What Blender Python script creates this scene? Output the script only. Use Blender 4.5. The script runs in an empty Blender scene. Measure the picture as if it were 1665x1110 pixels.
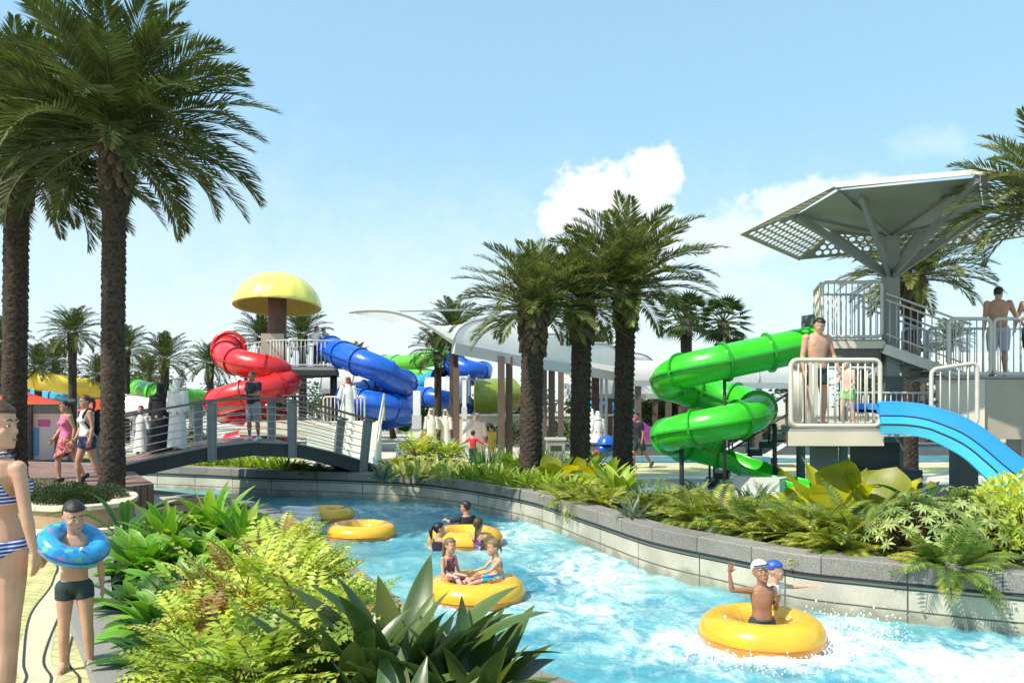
import bpy, bmesh, math, random
import numpy as np
from mathutils import Vector, Matrix, Euler, noise
R = math.radians
PI = math.pi
random.seed(7)
scene = bpy.context.scene
COL = scene.collection
V = Vector
CAMZ, F, CX, HY = 2.05, 1300.0, 832.5, 655.0

def P(px, py, d):
    return V(((px - CX) * d / F, d, CAMZ - (py - HY) * d / F))
def PX(px, d, z=0.0):
    return V(((px - CX) * d / F, d, z))
def GZ(px, py, z=0.0):
    d = F * (CAMZ - z) / (py - HY)
    return V(((px - CX) * d / F, d, z))
def lerp(a, b, t): return a + (b - a) * t
def U(a, b): return random.uniform(a, b)
def interp(xs, ys, x): return float(np.interp(x, xs, ys))

def spline(pts, n=8, closed=False):
    pts = [V(p) for p in pts]
    m = len(pts); out = []
    segs = m if closed else m - 1
    for i in range(segs):
        if closed:
            p0, p1, p2, p3 = pts[i - 1], pts[i], pts[(i + 1) % m], pts[(i + 2) % m]
        else:
            p1, p2 = pts[i], pts[i + 1]
            p0 = pts[i - 1] if i > 0 else p1 * 2 - p2
            p3 = pts[i + 2] if i + 2 < m else p2 * 2 - p1
        for k in range(n):
            t = k / n
            out.append(0.5 * ((2 * p1) + (p2 - p0) * t + (2 * p0 - 5 * p1 + 4 * p2 - p3) * t * t + (3 * p1 - p0 - 3 * p2 + p3) * t ** 3))
    if not closed: out.append(pts[-1].copy())
    return out

# ------------------------------------------------------------------ mesh builder
class MB:
    def __init__(s):
        s.v = []; s.f = []; s.mi = []; s.uv = {}; s.cur = 0
    def add(s, vs, fs, uvs=None):
        o = len(s.v)
        s.v.extend([tuple(p) for p in vs])
        if uvs is not None:
            for i, q in enumerate(uvs): s.uv[o + i] = q
        for f in fs:
            s.f.append(tuple(o + i for i in f)); s.mi.append(s.cur)
        return o
    def box(s, c, size, rz=0.0, M=None):
        sx, sy, sz = size[0] / 2, size[1] / 2, size[2] / 2
        m = M if M is not None else Matrix.Rotation(rz, 3, 'Z')
        c = V(c)
        vs = [c + m @ V((x * sx, y * sy, z * sz)) for z in (-1, 1) for y in (-1, 1) for x in (-1, 1)]
        s.add(vs, [(0, 2, 3, 1), (4, 5, 7, 6), (0, 1, 5, 4), (2, 6, 7, 3), (0, 4, 6, 2), (1, 3, 7, 5)])
    def beam(s, a, b, w, h, up=(0, 0, 1)):
        a, b = V(a), V(b); d = (b - a); L = d.length; d.normalize()
        up = V(up)
        x = d.cross(up)
        if x.length < 1e-4: x = d.cross(V((0, 1, 0)))
        x.normalize(); z = x.cross(d).normalized()
        M = Matrix((x, d, z)).transposed()
        s.box((a + b) / 2, (w, L, h), M=M)
    def tube(s, path, r, n=8, caps=True, closed=False):
        path = [V(p) for p in path]; m = len(path)
        rs = r if isinstance(r, (list, tuple)) else [r] * m
        T = []
        for i in range(m):
            if closed: t = path[(i + 1) % m] - path[i - 1]
            else: t = path[min(i + 1, m - 1)] - path[max(i - 1, 0)]
            T.append(t.normalized() if t.length > 1e-9 else V((0, 0, 1)))
        up = V((0, 0, 1)) if abs(T[0].z) < 0.95 else V((1, 0, 0))
        nrm = (up - T[0] * up.dot(T[0])).normalized()
        vs = []
        for i in range(m):
            nrm = nrm - T[i] * nrm.dot(T[i])
            if nrm.length < 1e-6: nrm = T[i].orthogonal()
            nrm.normalize(); b = T[i].cross(nrm)
            for k in range(n):
                a = 2 * PI * k / n
                vs.append(path[i] + (nrm * math.cos(a) + b * math.sin(a)) * rs[i])
        fs = []
        for i in range(m if closed else m - 1):
            j = (i + 1) % m
            for k in range(n):
                k2 = (k + 1) % n
                fs.append((i * n + k, i * n + k2, j * n + k2, j * n + k))
        if caps and not closed:
            fs.append(tuple(range(n - 1, -1, -1))); fs.append(tuple((m - 1) * n + k for k in range(n)))
        s.add(vs, fs)
    def rod(s, a, b, r, n=8): s.tube([a, b], r, n)
    def sweep(s, path, prof, closed_prof=False, closed=False, caps=False, scales=None):
        """prof: list of (side, up); side = right of travel, up = world-up-ish"""
        path = [V(p) for p in path]; m = len(path); q = len(prof); vs = []; uvs = []; acc = 0.0
        plen = [0.0]
        for i in range(1, q): plen.append(plen[-1] + math.hypot(prof[i][0] - prof[i - 1][0], prof[i][1] - prof[i - 1][1]))
        for i in range(m):
            if closed: t = path[(i + 1) % m] - path[i - 1]
            else: t = path[min(i + 1, m - 1)] - path[max(i - 1, 0)]
            t.normalize()
            if i: acc += (path[i] - path[i - 1]).length
            side = t.cross(V((0, 0, 1))).normalized(); up = side.cross(t).normalized()
            sc = scales[i] if scales else 1.0
            for k, (a, b) in enumerate(prof):
                vs.append(path[i] + side * a * sc + up * b * sc); uvs.append((acc, plen[k]))
        fs = []
        for i in range(m if closed else m - 1):
            j = (i + 1) % m
            for k in range(q if closed_prof else q - 1):
                k2 = (k + 1) % q
                fs.append((i * q + k, j * q + k, j * q + k2, i * q + k2))
        if caps and closed_prof:
            fs.append(tuple(range(q))); fs.append(tuple((m - 1) * q + k for k in range(q - 1, -1, -1)))
        s.add(vs, fs, uvs)
    def lathe(s, prof, c=(0, 0, 0), n=24, caps=False, M=None, sx=1.0, sy=1.0):
        c = V(c); vs = []; q = len(prof)
        for (r, z) in prof:
            for k in range(n):
                a = 2 * PI * k / n
                p = V((r * math.cos(a) * sx, r * math.sin(a) * sy, z))
                vs.append(c + (M @ p if M is not None else p))
        fs = []
        for i in range(q - 1):
            for k in range(n):
                k2 = (k + 1) % n
                fs.append((i * n + k, i * n + k2, (i + 1) * n + k2, (i + 1) * n + k))
        if caps:
            fs.append(tuple(range(n - 1, -1, -1))); fs.append(tuple((q - 1) * n + k for k in range(n)))
        s.add(vs, fs)
    def ell(s, c, rad, M=None, n=12, m=8):
        prof = [(math.sin(PI * i / m), -math.cos(PI * i / m)) for i in range(m + 1)]
        prof[0] = (0.02, -1); prof[-1] = (0.02, 1)
        D = Matrix.Diagonal(V(rad)).to_3x3()
        s.lathe(prof, c, n, True, M=(M @ D if M is not None else D))
    def torus(s, c, Rm, rm, n=48, m=16, M=None, lump=0):
        c = V(c); vs = []
        for i in range(n):
            a = 2 * PI * i / n
            for k in range(m):
                b = 2 * PI * k / m
                rr = rm * (1 + lump * math.sin(a * 18) * max(0, math.cos(b + PI)) )
                p = V(((Rm + rr * math.cos(b)) * math.cos(a), (Rm + rr * math.cos(b)) * math.sin(a), rr * math.sin(b)))
                vs.append(c + (M @ p if M is not None else p))
        fs = [(i * m + k, ((i + 1) % n) * m + k, ((i + 1) % n) * m + (k + 1) % m, i * m + (k + 1) % m) for i in range(n) for k in range(m)]
        s.add(vs, fs)
    def poly(s, pts, h=0.0):
        """flat polygon (list of 3D), extruded down by h when h > 0"""
        pts = [V(p) for p in pts]; n = len(pts)
        s.add(pts, [tuple(range(n))], [(p.x, p.y) for p in pts])
        if h:
            low = [p - V((0, 0, h)) for p in pts]
            s.add(pts + low, [(i, n + i, n + (i + 1) % n, (i + 1) % n) for i in range(n)])
            s.add(low, [tuple(range(n - 1, -1, -1))])
    def build(s, name, mat, parent=None, smooth=True, world=False, label=None, auto=None):
        me = bpy.data.meshes.new(name)
        off = V((0, 0, 0))
        if world and parent is not None: off = V(parent.location)
        vs = np.array(s.v, dtype=np.float64).reshape(-1, 3) - np.array(off)
        me.from_pydata(vs.tolist(), [], s.f)
        ms = mat if isinstance(mat, (list, tuple)) else [mat]
        for m in ms: me.materials.append(m)
        if len(ms) > 1: me.polygons.foreach_set('material_index', s.mi)
        if s.uv:
            ul = me.uv_layers.new(name='UVMap')
            for l in me.loops:
                ul.data[l.index].uv = s.uv.get(l.vertex_index, (0, 0))
        if smooth:
            me.polygons.foreach_set('use_smooth', [True] * len(me.polygons))
        me.update()
        if smooth and auto:
            me.set_sharp_from_angle(angle=R(auto))
        o = bpy.data.objects.new(name, me); COL.objects.link(o)
        if parent is not None: o.parent = parent
        if label: o['label'] = label
        return o

def tag(o, label=None, cat=None, group=None, kind=None):
    if label: o['label'] = label
    if cat: o['category'] = cat
    if group: o['group'] = group
    if kind: o['kind'] = kind
    return o
def thing(name, label, cat, loc=(0, 0, 0), rz=0.0, sc=1.0, group=None):
    o = bpy.data.objects.new(name, None); COL.objects.link(o)
    o.empty_display_size = 0.1
    o.location = loc; o.rotation_euler = (0, 0, rz); o.scale = (sc, sc, sc)
    return tag(o, label, cat, group)
KIDS = {}
def kids(o): return [c for c in o.children]
def copy_tree(o, parent=None):
    c = o.copy(); COL.objects.link(c)
    if parent is not None: c.parent = parent
    for ch in kids(o): copy_tree(ch, c)
    return c
def dup(o, loc, rz=0.0, sc=1.0, label=None, group=None):
    c = copy_tree(o); c.location = loc; c.rotation_euler = (0, 0, rz); c.scale = (sc, sc, sc) if not isinstance(sc, (tuple, list)) else sc
    if label: c['label'] = label
    if group: c['group'] = group
    return c

# ------------------------------------------------------------------ materials
MATS = {}
def nodes_of(m):
    m.use_nodes = True
    nt = m.node_tree
    return nt, nt.nodes, nt.links
def mat(name, col, rough=0.5, var=0.12, scale=6.0, bump=0.0, bscale=40.0, metal=0.0, coat=0.0, spec=0.5, coords='Object', col2=None, detail=4, trans=0.0, island=0.0, emis=None, sss=0.0, rvar=0.0, uvleaf=0.0):
    if name in MATS: return MATS[name]
    m = bpy.data.materials.new(name); nt, N, L = nodes_of(m)
    b = N['Principled BSDF']
    b.inputs['Roughness'].default_value = rough
    b.inputs['Metallic'].default_value = metal
    b.inputs['Coat Weight'].default_value = coat
    b.inputs['Specular IOR Level'].default_value = spec
    tc = N.new('ShaderNodeTexCoord')
    src = tc.outputs[coords]
    nz = N.new('ShaderNodeTexNoise'); nz.inputs['Scale'].default_value = scale; nz.inputs['Detail'].default_value = detail
    L.new(src, nz.inputs['Vector'])
    c = V(col[:3]); hi = c * (1 + var); lo = c * (1 - var)
    if col2 is not None: lo = V(col2[:3])
    rp = N.new('ShaderNodeValToRGB')
    rp.color_ramp.elements[0].position = 0.3; rp.color_ramp.elements[1].position = 0.7
    rp.color_ramp.elements[0].color = (*lo, 1); rp.color_ramp.elements[1].color = (*hi, 1)
    L.new(nz.outputs['Fac'], rp.inputs['Fac'])
    out = rp.outputs['Color']
    if island:
        g = N.new('ShaderNodeNewGeometry'); hs = N.new('ShaderNodeHueSaturation')
        mr = N.new('ShaderNodeMapRange'); mr.inputs[3].default_value = 1 - island; mr.inputs[4].default_value = 1 + island
        L.new(g.outputs['Random Per Island'], mr.inputs[0]); L.new(mr.outputs[0], hs.inputs['Value'])
        mr2 = N.new('ShaderNodeMapRange'); mr2.inputs[3].default_value = 0.5 - island * 0.09; mr2.inputs[4].default_value = 0.5 + island * 0.06
        ml = N.new('ShaderNodeMath'); ml.operation = 'MULTIPLY'; ml.inputs[1].default_value = 7.31
        fr = N.new('ShaderNodeMath'); fr.operation = 'FRACT'
        L.new(g.outputs['Random Per Island'], ml.inputs[0]); L.new(ml.outputs[0], fr.inputs[0]); L.new(fr.outputs[0], mr2.inputs[0])
        L.new(mr2.outputs[0], hs.inputs['Hue'])
        L.new(out, hs.inputs['Color']); out = hs.outputs['Color']
    if uvleaf:
        uvn = N.new('ShaderNodeUVMap'); sx = N.new('ShaderNodeSeparateXYZ'); L.new(uvn.outputs[0], sx.inputs[0])
        def mq(op, a, b_=None):
            q = N.new('ShaderNodeMath'); q.operation = op
            for i, x in enumerate((a, b_)):
                if x is None: continue
                if isinstance(x, (int, float)): q.inputs[i].default_value = x
                else: L.new(x, q.inputs[i])
            return q.outputs[0]
        ed = mq('ABSOLUTE', mq('SUBTRACT', sx.outputs[0], .5))
        me_ = N.new('ShaderNodeMapRange'); me_.interpolation_type = 'SMOOTHSTEP'; me_.inputs[1].default_value = .34; me_.inputs[2].default_value = .5; me_.inputs[4].default_value = uvleaf
        L.new(ed, me_.inputs[0])
        rib = N.new('ShaderNodeMapRange'); rib.interpolation_type = 'SMOOTHSTEP'; rib.inputs[1].default_value = .045; rib.inputs[2].default_value = .0; rib.inputs[4].default_value = uvleaf * .8; L.new(ed, rib.inputs[0])
        fac = mq('MAXIMUM', me_.outputs[0], rib.outputs[0])
        mxa = N.new('ShaderNodeMix'); mxa.data_type = 'RGBA'; L.new(fac, mxa.inputs['Factor']); L.new(out, mxa.inputs['A']); mxa.inputs['B'].default_value = (min(.8, c.x * 1.9 + .10), min(.8, c.y * 1.5 + .10), c.z * 1.5 + .02, 1)
        # veins as fine streaks and browned tips
        wv_ = mq('MULTIPLY', mq('ADD', mq('SINE', mq('MULTIPLY', sx.outputs[0], 95)), 1.0), .5)
        vmx = N.new('ShaderNodeMix'); vmx.data_type = 'RGBA'; vmx.blend_type = 'MULTIPLY'; L.new(mq('MULTIPLY', wv_, .35), vmx.inputs['Factor']); L.new(mxa.outputs['Result'], vmx.inputs['A']); vmx.inputs['B'].default_value = (.55, .6, .5, 1)
        tp = N.new('ShaderNodeMapRange'); tp.interpolation_type = 'SMOOTHSTEP'; tp.inputs[1].default_value = .86; tp.inputs[2].default_value = 1.02; tp.inputs[4].default_value = .9
        L.new(mq('ADD', sx.outputs[1], mq('MULTIPLY', mq('SUBTRACT', nz.outputs['Fac'], .6), .5)), tp.inputs[0])
        tmx = N.new('ShaderNodeMix'); tmx.data_type = 'RGBA'; L.new(tp.outputs[0], tmx.inputs['Factor']); L.new(vmx.outputs['Result'], tmx.inputs['A']); tmx.inputs['B'].default_value = (.20, .13, .045, 1)
        out = tmx.outputs['Result']
    if rvar:
        nr = N.new('ShaderNodeTexNoise'); nr.inputs['Scale'].default_value = 5; nr.inputs['Detail'].default_value = 7; L.new(src, nr.inputs['Vector'])
        mrr = N.new('ShaderNodeMapRange'); mrr.inputs[1].default_value = .35; mrr.inputs[2].default_value = .75; mrr.inputs[3].default_value = rough; mrr.inputs[4].default_value = rough + rvar
        L.new(nr.outputs['Fac'], mrr.inputs[0]); L.new(mrr.outputs[0], b.inputs['Roughness'])
        # faded chalky patches and grime
        mps = N.new('ShaderNodeMapping'); mps.inputs['Scale'].default_value = (3, 3, .8); L.new(src, mps.inputs[0])
        ns_ = N.new('ShaderNodeTexNoise'); ns_.inputs['Scale'].default_value = 2.5; ns_.inputs['Detail'].default_value = 8; ns_.inputs['Roughness'].default_value = .7; L.new(mps.outputs[0], ns_.inputs['Vector'])
        ms_ = N.new('ShaderNodeMapRange'); ms_.interpolation_type = 'SMOOTHSTEP'; ms_.inputs[1].default_value = .52; ms_.inputs[2].default_value = .78; ms_.inputs[4].default_value = .38; L.new(ns_.outputs['Fac'], ms_.inputs[0])
        gx = N.new('ShaderNodeMix'); gx.data_type = 'RGBA'; L.new(ms_.outputs[0], gx.inputs['Factor']); L.new(out, gx.inputs['A']); gx.inputs['B'].default_value = (c.x * .45 + .05, c.y * .45 + .045, c.z * .45 + .04, 1)
        out = gx.outputs['Result']
    L.new(out, b.inputs['Base Color'])
    if sss:
        b.inputs['Subsurface Weight'].default_value = sss; b.inputs['Subsurface Radius'].default_value = (0.02, 0.008, 0.004); b.inputs['Subsurface Scale'].default_value = 0.5
    if bump:
        nb = N.new('ShaderNodeTexNoise'); nb.inputs['Scale'].default_value = bscale; nb.inputs['Detail'].default_value = 5
        L.new(src, nb.inputs['Vector'])
        bp = N.new('ShaderNodeBump'); bp.inputs['Strength'].default_value = bump; bp.inputs['Distance'].default_value = 0.02
        L.new(nb.outputs['Fac'], bp.inputs['Height']); L.new(bp.outputs['Normal'], b.inputs['Normal'])
    if trans:
        t = N.new('ShaderNodeBsdfTranslucent'); mx = N.new('ShaderNodeMixShader'); mx.inputs[0].default_value = trans
        hs2 = N.new('ShaderNodeHueSaturation'); hs2.inputs['Saturation'].default_value = 1.1; hs2.inputs['Value'].default_value = 1.5
        L.new(out, hs2.inputs['Color']); L.new(hs2.outputs['Color'], t.inputs['Color'])
        L.new(b.outputs[0], mx.inputs[1]); L.new(t.outputs[0], mx.inputs[2]); L.new(mx.outputs[0], N['Material Output'].inputs['Surface'])
    MATS[name] = m
    return m
def brick_mat(name, col, col2, mortar, bw, bh, ms=0.01, rough=0.7, offset=0.5, coords='UV', bump=0.3, speck=0.0, speck_scale=120, rot=0.0, var=0.2, vscale=1.5, stain=None):
    m = bpy.data.materials.new(name); nt, N, L = nodes_of(m)
    b = N['Principled BSDF']; b.inputs['Roughness'].default_value = rough
    tc = N.new('ShaderNodeTexCoord'); mp = N.new('ShaderNodeMapping'); mp.inputs['Rotation'].default_value = (0, 0, rot)
    L.new(tc.outputs[coords], mp.inputs['Vector'])
    br = N.new('ShaderNodeTexBrick'); br.offset = offset
    br.inputs['Scale'].default_value = 1; br.inputs['Brick Width'].default_value = bw; br.inputs['Row Height'].default_value = bh
    br.inputs['Mortar Size'].default_value = ms; br.inputs['Color1'].default_value = (*col, 1); br.inputs['Color2'].default_value = (*col2, 1); br.inputs['Mortar'].default_value = (*mortar, 1)
    L.new(mp.outputs[0], br.inputs['Vector'])
    nz = N.new('ShaderNodeTexNoise'); nz.inputs['Scale'].default_value = vscale; nz.inputs['Detail'].default_value = 6
    L.new(tc.outputs['Object'], nz.inputs['Vector'])
    mr = N.new('ShaderNodeMapRange'); mr.inputs[1].default_value = 0.3; mr.inputs[2].default_value = 0.7; mr.inputs[3].default_value = 1 - var; mr.inputs[4].default_value = 1 + var
    L.new(nz.outputs['Fac'], mr.inputs[0])
    out = br.outputs['Color']
    mx = N.new('ShaderNodeVectorMath'); mx.operation = 'SCALE'; L.new(out, mx.inputs[0]); L.new(mr.outputs[0], mx.inputs['Scale']); out = mx.outputs[0]
    if speck:
        vz = N.new('ShaderNodeTexNoise'); vz.inputs['Scale'].default_value = speck_scale; vz.inputs['Detail'].default_value = 2
        L.new(tc.outputs['Object'], vz.inputs['Vector'])
        m2 = N.new('ShaderNodeMapRange'); m2.inputs[1].default_value = 0.35; m2.inputs[2].default_value = 0.65; m2.inputs[3].default_value = 1 - speck; m2.inputs[4].default_value = 1 + speck
        L.new(vz.outputs['Fac'], m2.inputs[0])
        mx2 = N.new('ShaderNodeVectorMath'); mx2.operation = 'SCALE'; L.new(out, mx2.inputs[0]); L.new(m2.outputs[0], mx2.inputs['Scale']); out = mx2.outputs[0]
    if stain:
        sz = N.new('ShaderNodeSeparateXYZ'); L.new(tc.outputs['Object'], sz.inputs[0])
        sn = N.new('ShaderNodeTexNoise'); sn.inputs['Scale'].default_value = 3.5; sn.inputs['Detail'].default_value = 8; L.new(tc.outputs['Object'], sn.inputs['Vector'])
        ad = N.new('ShaderNodeMath'); ad.operation = 'MULTIPLY_ADD'; ad.inputs[1].default_value = .55; L.new(sn.outputs['Fac'], ad.inputs[0]); L.new(sz.outputs[2], ad.inputs[2])
        sm = N.new('ShaderNodeMapRange'); sm.interpolation_type = 'SMOOTHSTEP'; sm.inputs[1].default_value = stain[1] + .275; sm.inputs[2].default_value = stain[0] + .275; sm.inputs[4].default_value = .62; L.new(ad.outputs[0], sm.inputs[0])
        sx2 = N.new('ShaderNodeMix'); sx2.data_type = 'RGBA'; L.new(sm.outputs[0], sx2.inputs['Factor']); L.new(out, sx2.inputs['A']); sx2.inputs['B'].default_value = (.15, .15, .10, 1); out = sx2.outputs['Result']
    L.new(out, b.inputs['Base Color'])
    if bump:
        bp = N.new('ShaderNodeBump'); bp.inputs['Strength'].default_value = bump; bp.inputs['Distance'].default_value = 0.01; bp.invert = True
        L.new(br.outputs['Fac'], bp.inputs['Height']); L.new(bp.outputs['Normal'], b.inputs['Normal'])
    MATS[name] = m
    return m

# ------------------------------------------------------------------ camera, sun, sky
cam = bpy.data.cameras.new('camera'); camo = bpy.data.objects.new('camera', cam); COL.objects.link(camo)
camo.location = (0, 0, CAMZ); camo.rotation_euler = (R(90), 0, 0)
cam.sensor_width = 36; cam.lens = 36 * F / 1665.0
cam.shift_y = (HY - 555) / 1665.0
cam.clip_end = 3000; cam.clip_start = 0.05
scene.camera = camo
scene.view_settings.view_transform = 'Standard'; scene.view_settings.look = 'None'
scene.view_settings.exposure = 0.56; scene.view_settings.gamma = 1.0

SUN_DIR = V((-0.50, -0.38, 0.80)).normalized()
sun = bpy.data.lights.new('sun', 'SUN'); suno = bpy.data.objects.new('sun', sun); COL.objects.link(suno)
sun.energy = 4.1; sun.angle = R(0.5); sun.color = (1.0, 0.93, 0.81)
suno.rotation_euler = SUN_DIR.to_track_quat('Z', 'Y').to_euler()
suno.location = (-20, -10, 40)
SEL = math.asin(SUN_DIR.z); SAZ = math.atan2(SUN_DIR.x, SUN_DIR.y)
world = bpy.data.worlds.new('World'); scene.world = world; world.use_nodes = True
nt = world.node_tree; N = nt.nodes; L = nt.links
bg = N['Background']; bg.inputs['Strength'].default_value = 0.15
sky = N.new('ShaderNodeTexSky'); sky.sky_type = 'NISHITA'; sky.sun_disc = False
sky.sun_elevation = SEL; sky.sun_rotation = SAZ; sky.air_density = 1.15; sky.dust_density = 1.2; sky.ozone_density = 2.2; sky.altitude = 0
tc = N.new('ShaderNodeTexCoord'); sp = N.new('ShaderNodeSeparateXYZ'); L.new(tc.outputs['Generated'], sp.inputs[0])
def wm(op, a, b=None, c=None, clamp=False):
    n = N.new('ShaderNodeMath'); n.operation = op; n.use_clamp = clamp
    for i, q in enumerate((a, b, c)):
        if q is None: continue
        if isinstance(q, (int, float)): n.inputs[i].default_value = q
        else: L.new(q, n.inputs[i])
    return n.outputs[0]
ys = wm('MAXIMUM', sp.outputs[1], 0.05)
u = wm('DIVIDE', sp.outputs[0], ys); v = wm('DIVIDE', sp.outputs[2], ys)
nz = N.new('ShaderNodeTexNoise'); nz.inputs['Scale'].default_value = 22; nz.inputs['Detail'].default_value = 8; nz.inputs['Roughness'].default_value = 0.55
cmb = N.new('ShaderNodeCombineXYZ'); L.new(u, cmb.inputs[0]); L.new(v, cmb.inputs[1]); L.new(cmb.outputs[0], nz.inputs['Vector'])
nn = wm('SUBTRACT', nz.outputs['Fac'], 0.5)
nz2 = N.new('ShaderNodeTexNoise'); nz2.inputs['Scale'].default_value = 75; nz2.inputs['Detail'].default_value = 5
L.new(cmb.outputs[0], nz2.inputs['Vector']); nn2 = wm('SUBTRACT', nz2.outputs['Fac'], 0.5)
mask = None
def puff(px, py, rx, ry, soft, amp, strength=1.0):
    global mask
    u0, v0 = (px - CX) / F, (HY - py) / F
    a = wm('DIVIDE', wm('SUBTRACT', u, u0), rx / F); b = wm('DIVIDE', wm('SUBTRACT', v, v0), ry / F)
    d = wm('SQRT', wm('ADD', wm('MULTIPLY', a, a), wm('MULTIPLY', b, b)))
    d = wm('ADD', d, wm('MULTIPLY', nn, amp)); d = wm('ADD', d, wm('MULTIPLY', nn2, amp * 0.45))
    mr = N.new('ShaderNodeMapRange'); mr.interpolation_type = 'SMOOTHSTEP'
    mr.inputs[1].default_value = 1.0; mr.inputs[2].default_value = 1.0 - soft; mr.inputs[3].default_value = 0; mr.inputs[4].default_value = strength
    L.new(d, mr.inputs[0])
    mask = mr.outputs[0] if mask is None else wm('MAXIMUM', mask, mr.outputs[0])
puff(1062, 296, 58, 70, 0.30, 1.3); puff(985, 318, 86, 66, 0.36, 1.4); puff(920, 345, 66, 58, 0.5, 1.4)
puff(1010, 400, 160, 90, 0.5, 0.9, 0.9); puff(1190, 385, 150, 75, 0.7, 1.2, 0.8); puff(1320, 340, 120, 60, 0.4, 1.1, 0.85)
puff(1440, 320, 110, 48, 0.5, 1.0, 0.85)
puff(1130, 480, 330, 110, 0.9, 1.0, 0.6); puff(1520, 235, 110, 38, 0.9, 1.6, 0.3); puff(330, 620, 420, 170, 0.9, 0.8, 0.75)
puff(650, 400, 60, 20, 0.9, 1.5, 0.4); puff(420, 460, 110, 60, 0.9, 1.0, 0.5); puff(700, 660, 2200, 470, 0.98, 0.35, 0.80); puff(150, 480, 700, 420, 0.95, 0.5, 0.45)
mixc = N.new('ShaderNodeMix'); mixc.data_type = 'RGBA'
veil = N.new('ShaderNodeMix'); veil.data_type = 'RGBA'; veil.inputs['Factor'].default_value = .55; L.new(sky.outputs['Color'], veil.inputs['A']); veil.inputs['B'].default_value = (2.05, 3.85, 4.75, 1)
L.new(mask, mixc.inputs['Factor']); L.new(veil.outputs['Result'], mixc.inputs['A'])
mixc.inputs['B'].default_value = (4.6, 5.0, 5.2, 1)
L.new(mixc.outputs['Result'], bg.inputs['Color'])
SKYMIX = mixc
# ================================================================== materials for the setting
M_skin = None
m_pave = brick_mat('paving', (.46, .42, .33), (.52, .47, .37), (.30, .27, .2), .6, .6, .012, .8, coords='Object', bump=.2, vscale=.35, var=.25)
m_yel = brick_mat('yellow_pavers', (.52, .48, .20), (.46, .44, .18), (.33, .31, .12), .22, .11, .010, .75, coords='Object', bump=.5, vscale=2.5, var=.3, speck=.15, speck_scale=60, rot=R(20))
m_cream = mat('cream_concrete', (.54, .49, .33), .8, .10, 3, .15, 60)
m_white_conc = mat('white_concrete', (.68, .66, .60), .75, .08, 2, .1, 60)
m_dark = mat('dark_joint', (.03, .03, .03), .8)
m_agg = mat('aggregate', (.25, .24, .225), .9, .55, 160, .4, 200, detail=2)
m_soil = mat('soil', (.035, .026, .016), .95, .4, 20, .5, 30)
m_copin = brick_mat('granite_coping', (.20, .185, .16), (.235, .22, .19), (.07, .07, .06), .9, 2.0, .008, .75, offset=0, bump=.3, speck=.32, speck_scale=75, var=.12)
m_panel = brick_mat('wall_panel', (.45, .41, .32), (.50, .455, .36), (.08, .08, .07), 1.35, .24, .010, .7, offset=0, bump=.4, speck=.08, speck_scale=60, vscale=1.1, var=.22, stain=(-.40, -.22))
m_planter = mat('planter_stucco', (.36, .25, .15), .85, .12, 2, .2, 60)
m_cap = brick_mat('planter_cap', (.56, .50, .38), (.60, .54, .41), (.25, .22, .18), .75, 3, .008, .7, offset=0, bump=.2)
m_deck = brick_mat('deck_boards', (.23, .12, .085), (.30, .165, .12), (.06, .03, .025), 3.0, .14, .012, .6, coords='Object', bump=.4, vscale=2, var=.3, rot=R(0))
m_gravel = mat('lawn_strip', (.25, .30, .06), .9, .3, 30, .4, 80)

# ================================================================== river outline (world metres)
RB = spline([(-18, 25.0, 0), (-14, 24.0, 0), (-11, 23.2, 0), (-8.5, 22.3, 0), (-6.5, 21.4, 0), (-4.36, 20.8, 0), (-2.03, 19.6, 0), (.22, 16.6, 0), (1.33, 13.6, 0), (2.03, 11.6, 0), (2.75, 10.45, 0), (3.4, 9.55, 0), (4.0, 9.15, 0), (4.54, 8.85, 0), (5.6, 8.35, 0), (8, 7.6, 0), (13, 6.9, 0)], 6)
LB = spline([(-18, 23.0, 0), (-14, 21.9, 0), (-10.6, 20.4, 0), (-8.4, 18.7, 0), (-6.5, 17.4, 0), (-5.2, 16.3, 0), (-4.1, 14.5, 0), (-3.15, 12.6, 0), (-2.25, 10.5, 0), (-1.44, 8.8, 0), (-.76, 7.4, 0), (-.16, 6.48, 0), (.43, 5.8, 0), (1.4, 4.9, 0), (2.8, 3.9, 0), (6, 2.6, 0), (13, 1.6, 0)], 6)

def fill_with_holes(name, outer, holes, z, mat_, kind='structure'):
    bm = bmesh.new()
    es = []
    for loop in [outer] + holes:
        vs = [bm.verts.new((p[0], p[1], z)) for p in loop]
        for i in range(len(vs)): es.append(bm.edges.new((vs[i], vs[(i + 1) % len(vs)])))
    bmesh.ops.triangle_fill(bm, use_beauty=True, use_dissolve=False, edges=es)
    for f in bm.faces:
        f.normal_update()
        if f.normal.z < 0: f.normal_flip()
    me = bpy.data.meshes.new(name); bm.to_mesh(me); bm.free()
    me.materials.append(mat_)
    o = bpy.data.objects.new(name, me); COL.objects.link(o)
    return tag(o, kind=kind)
hole = list(RB) + list(reversed(LB))
fill_with_holes('ground', [(-900, -60, 0), (900, -60, 0), (900, 1800, 0), (-900, 1800, 0)], [hole], 0.0, m_pave)

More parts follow.
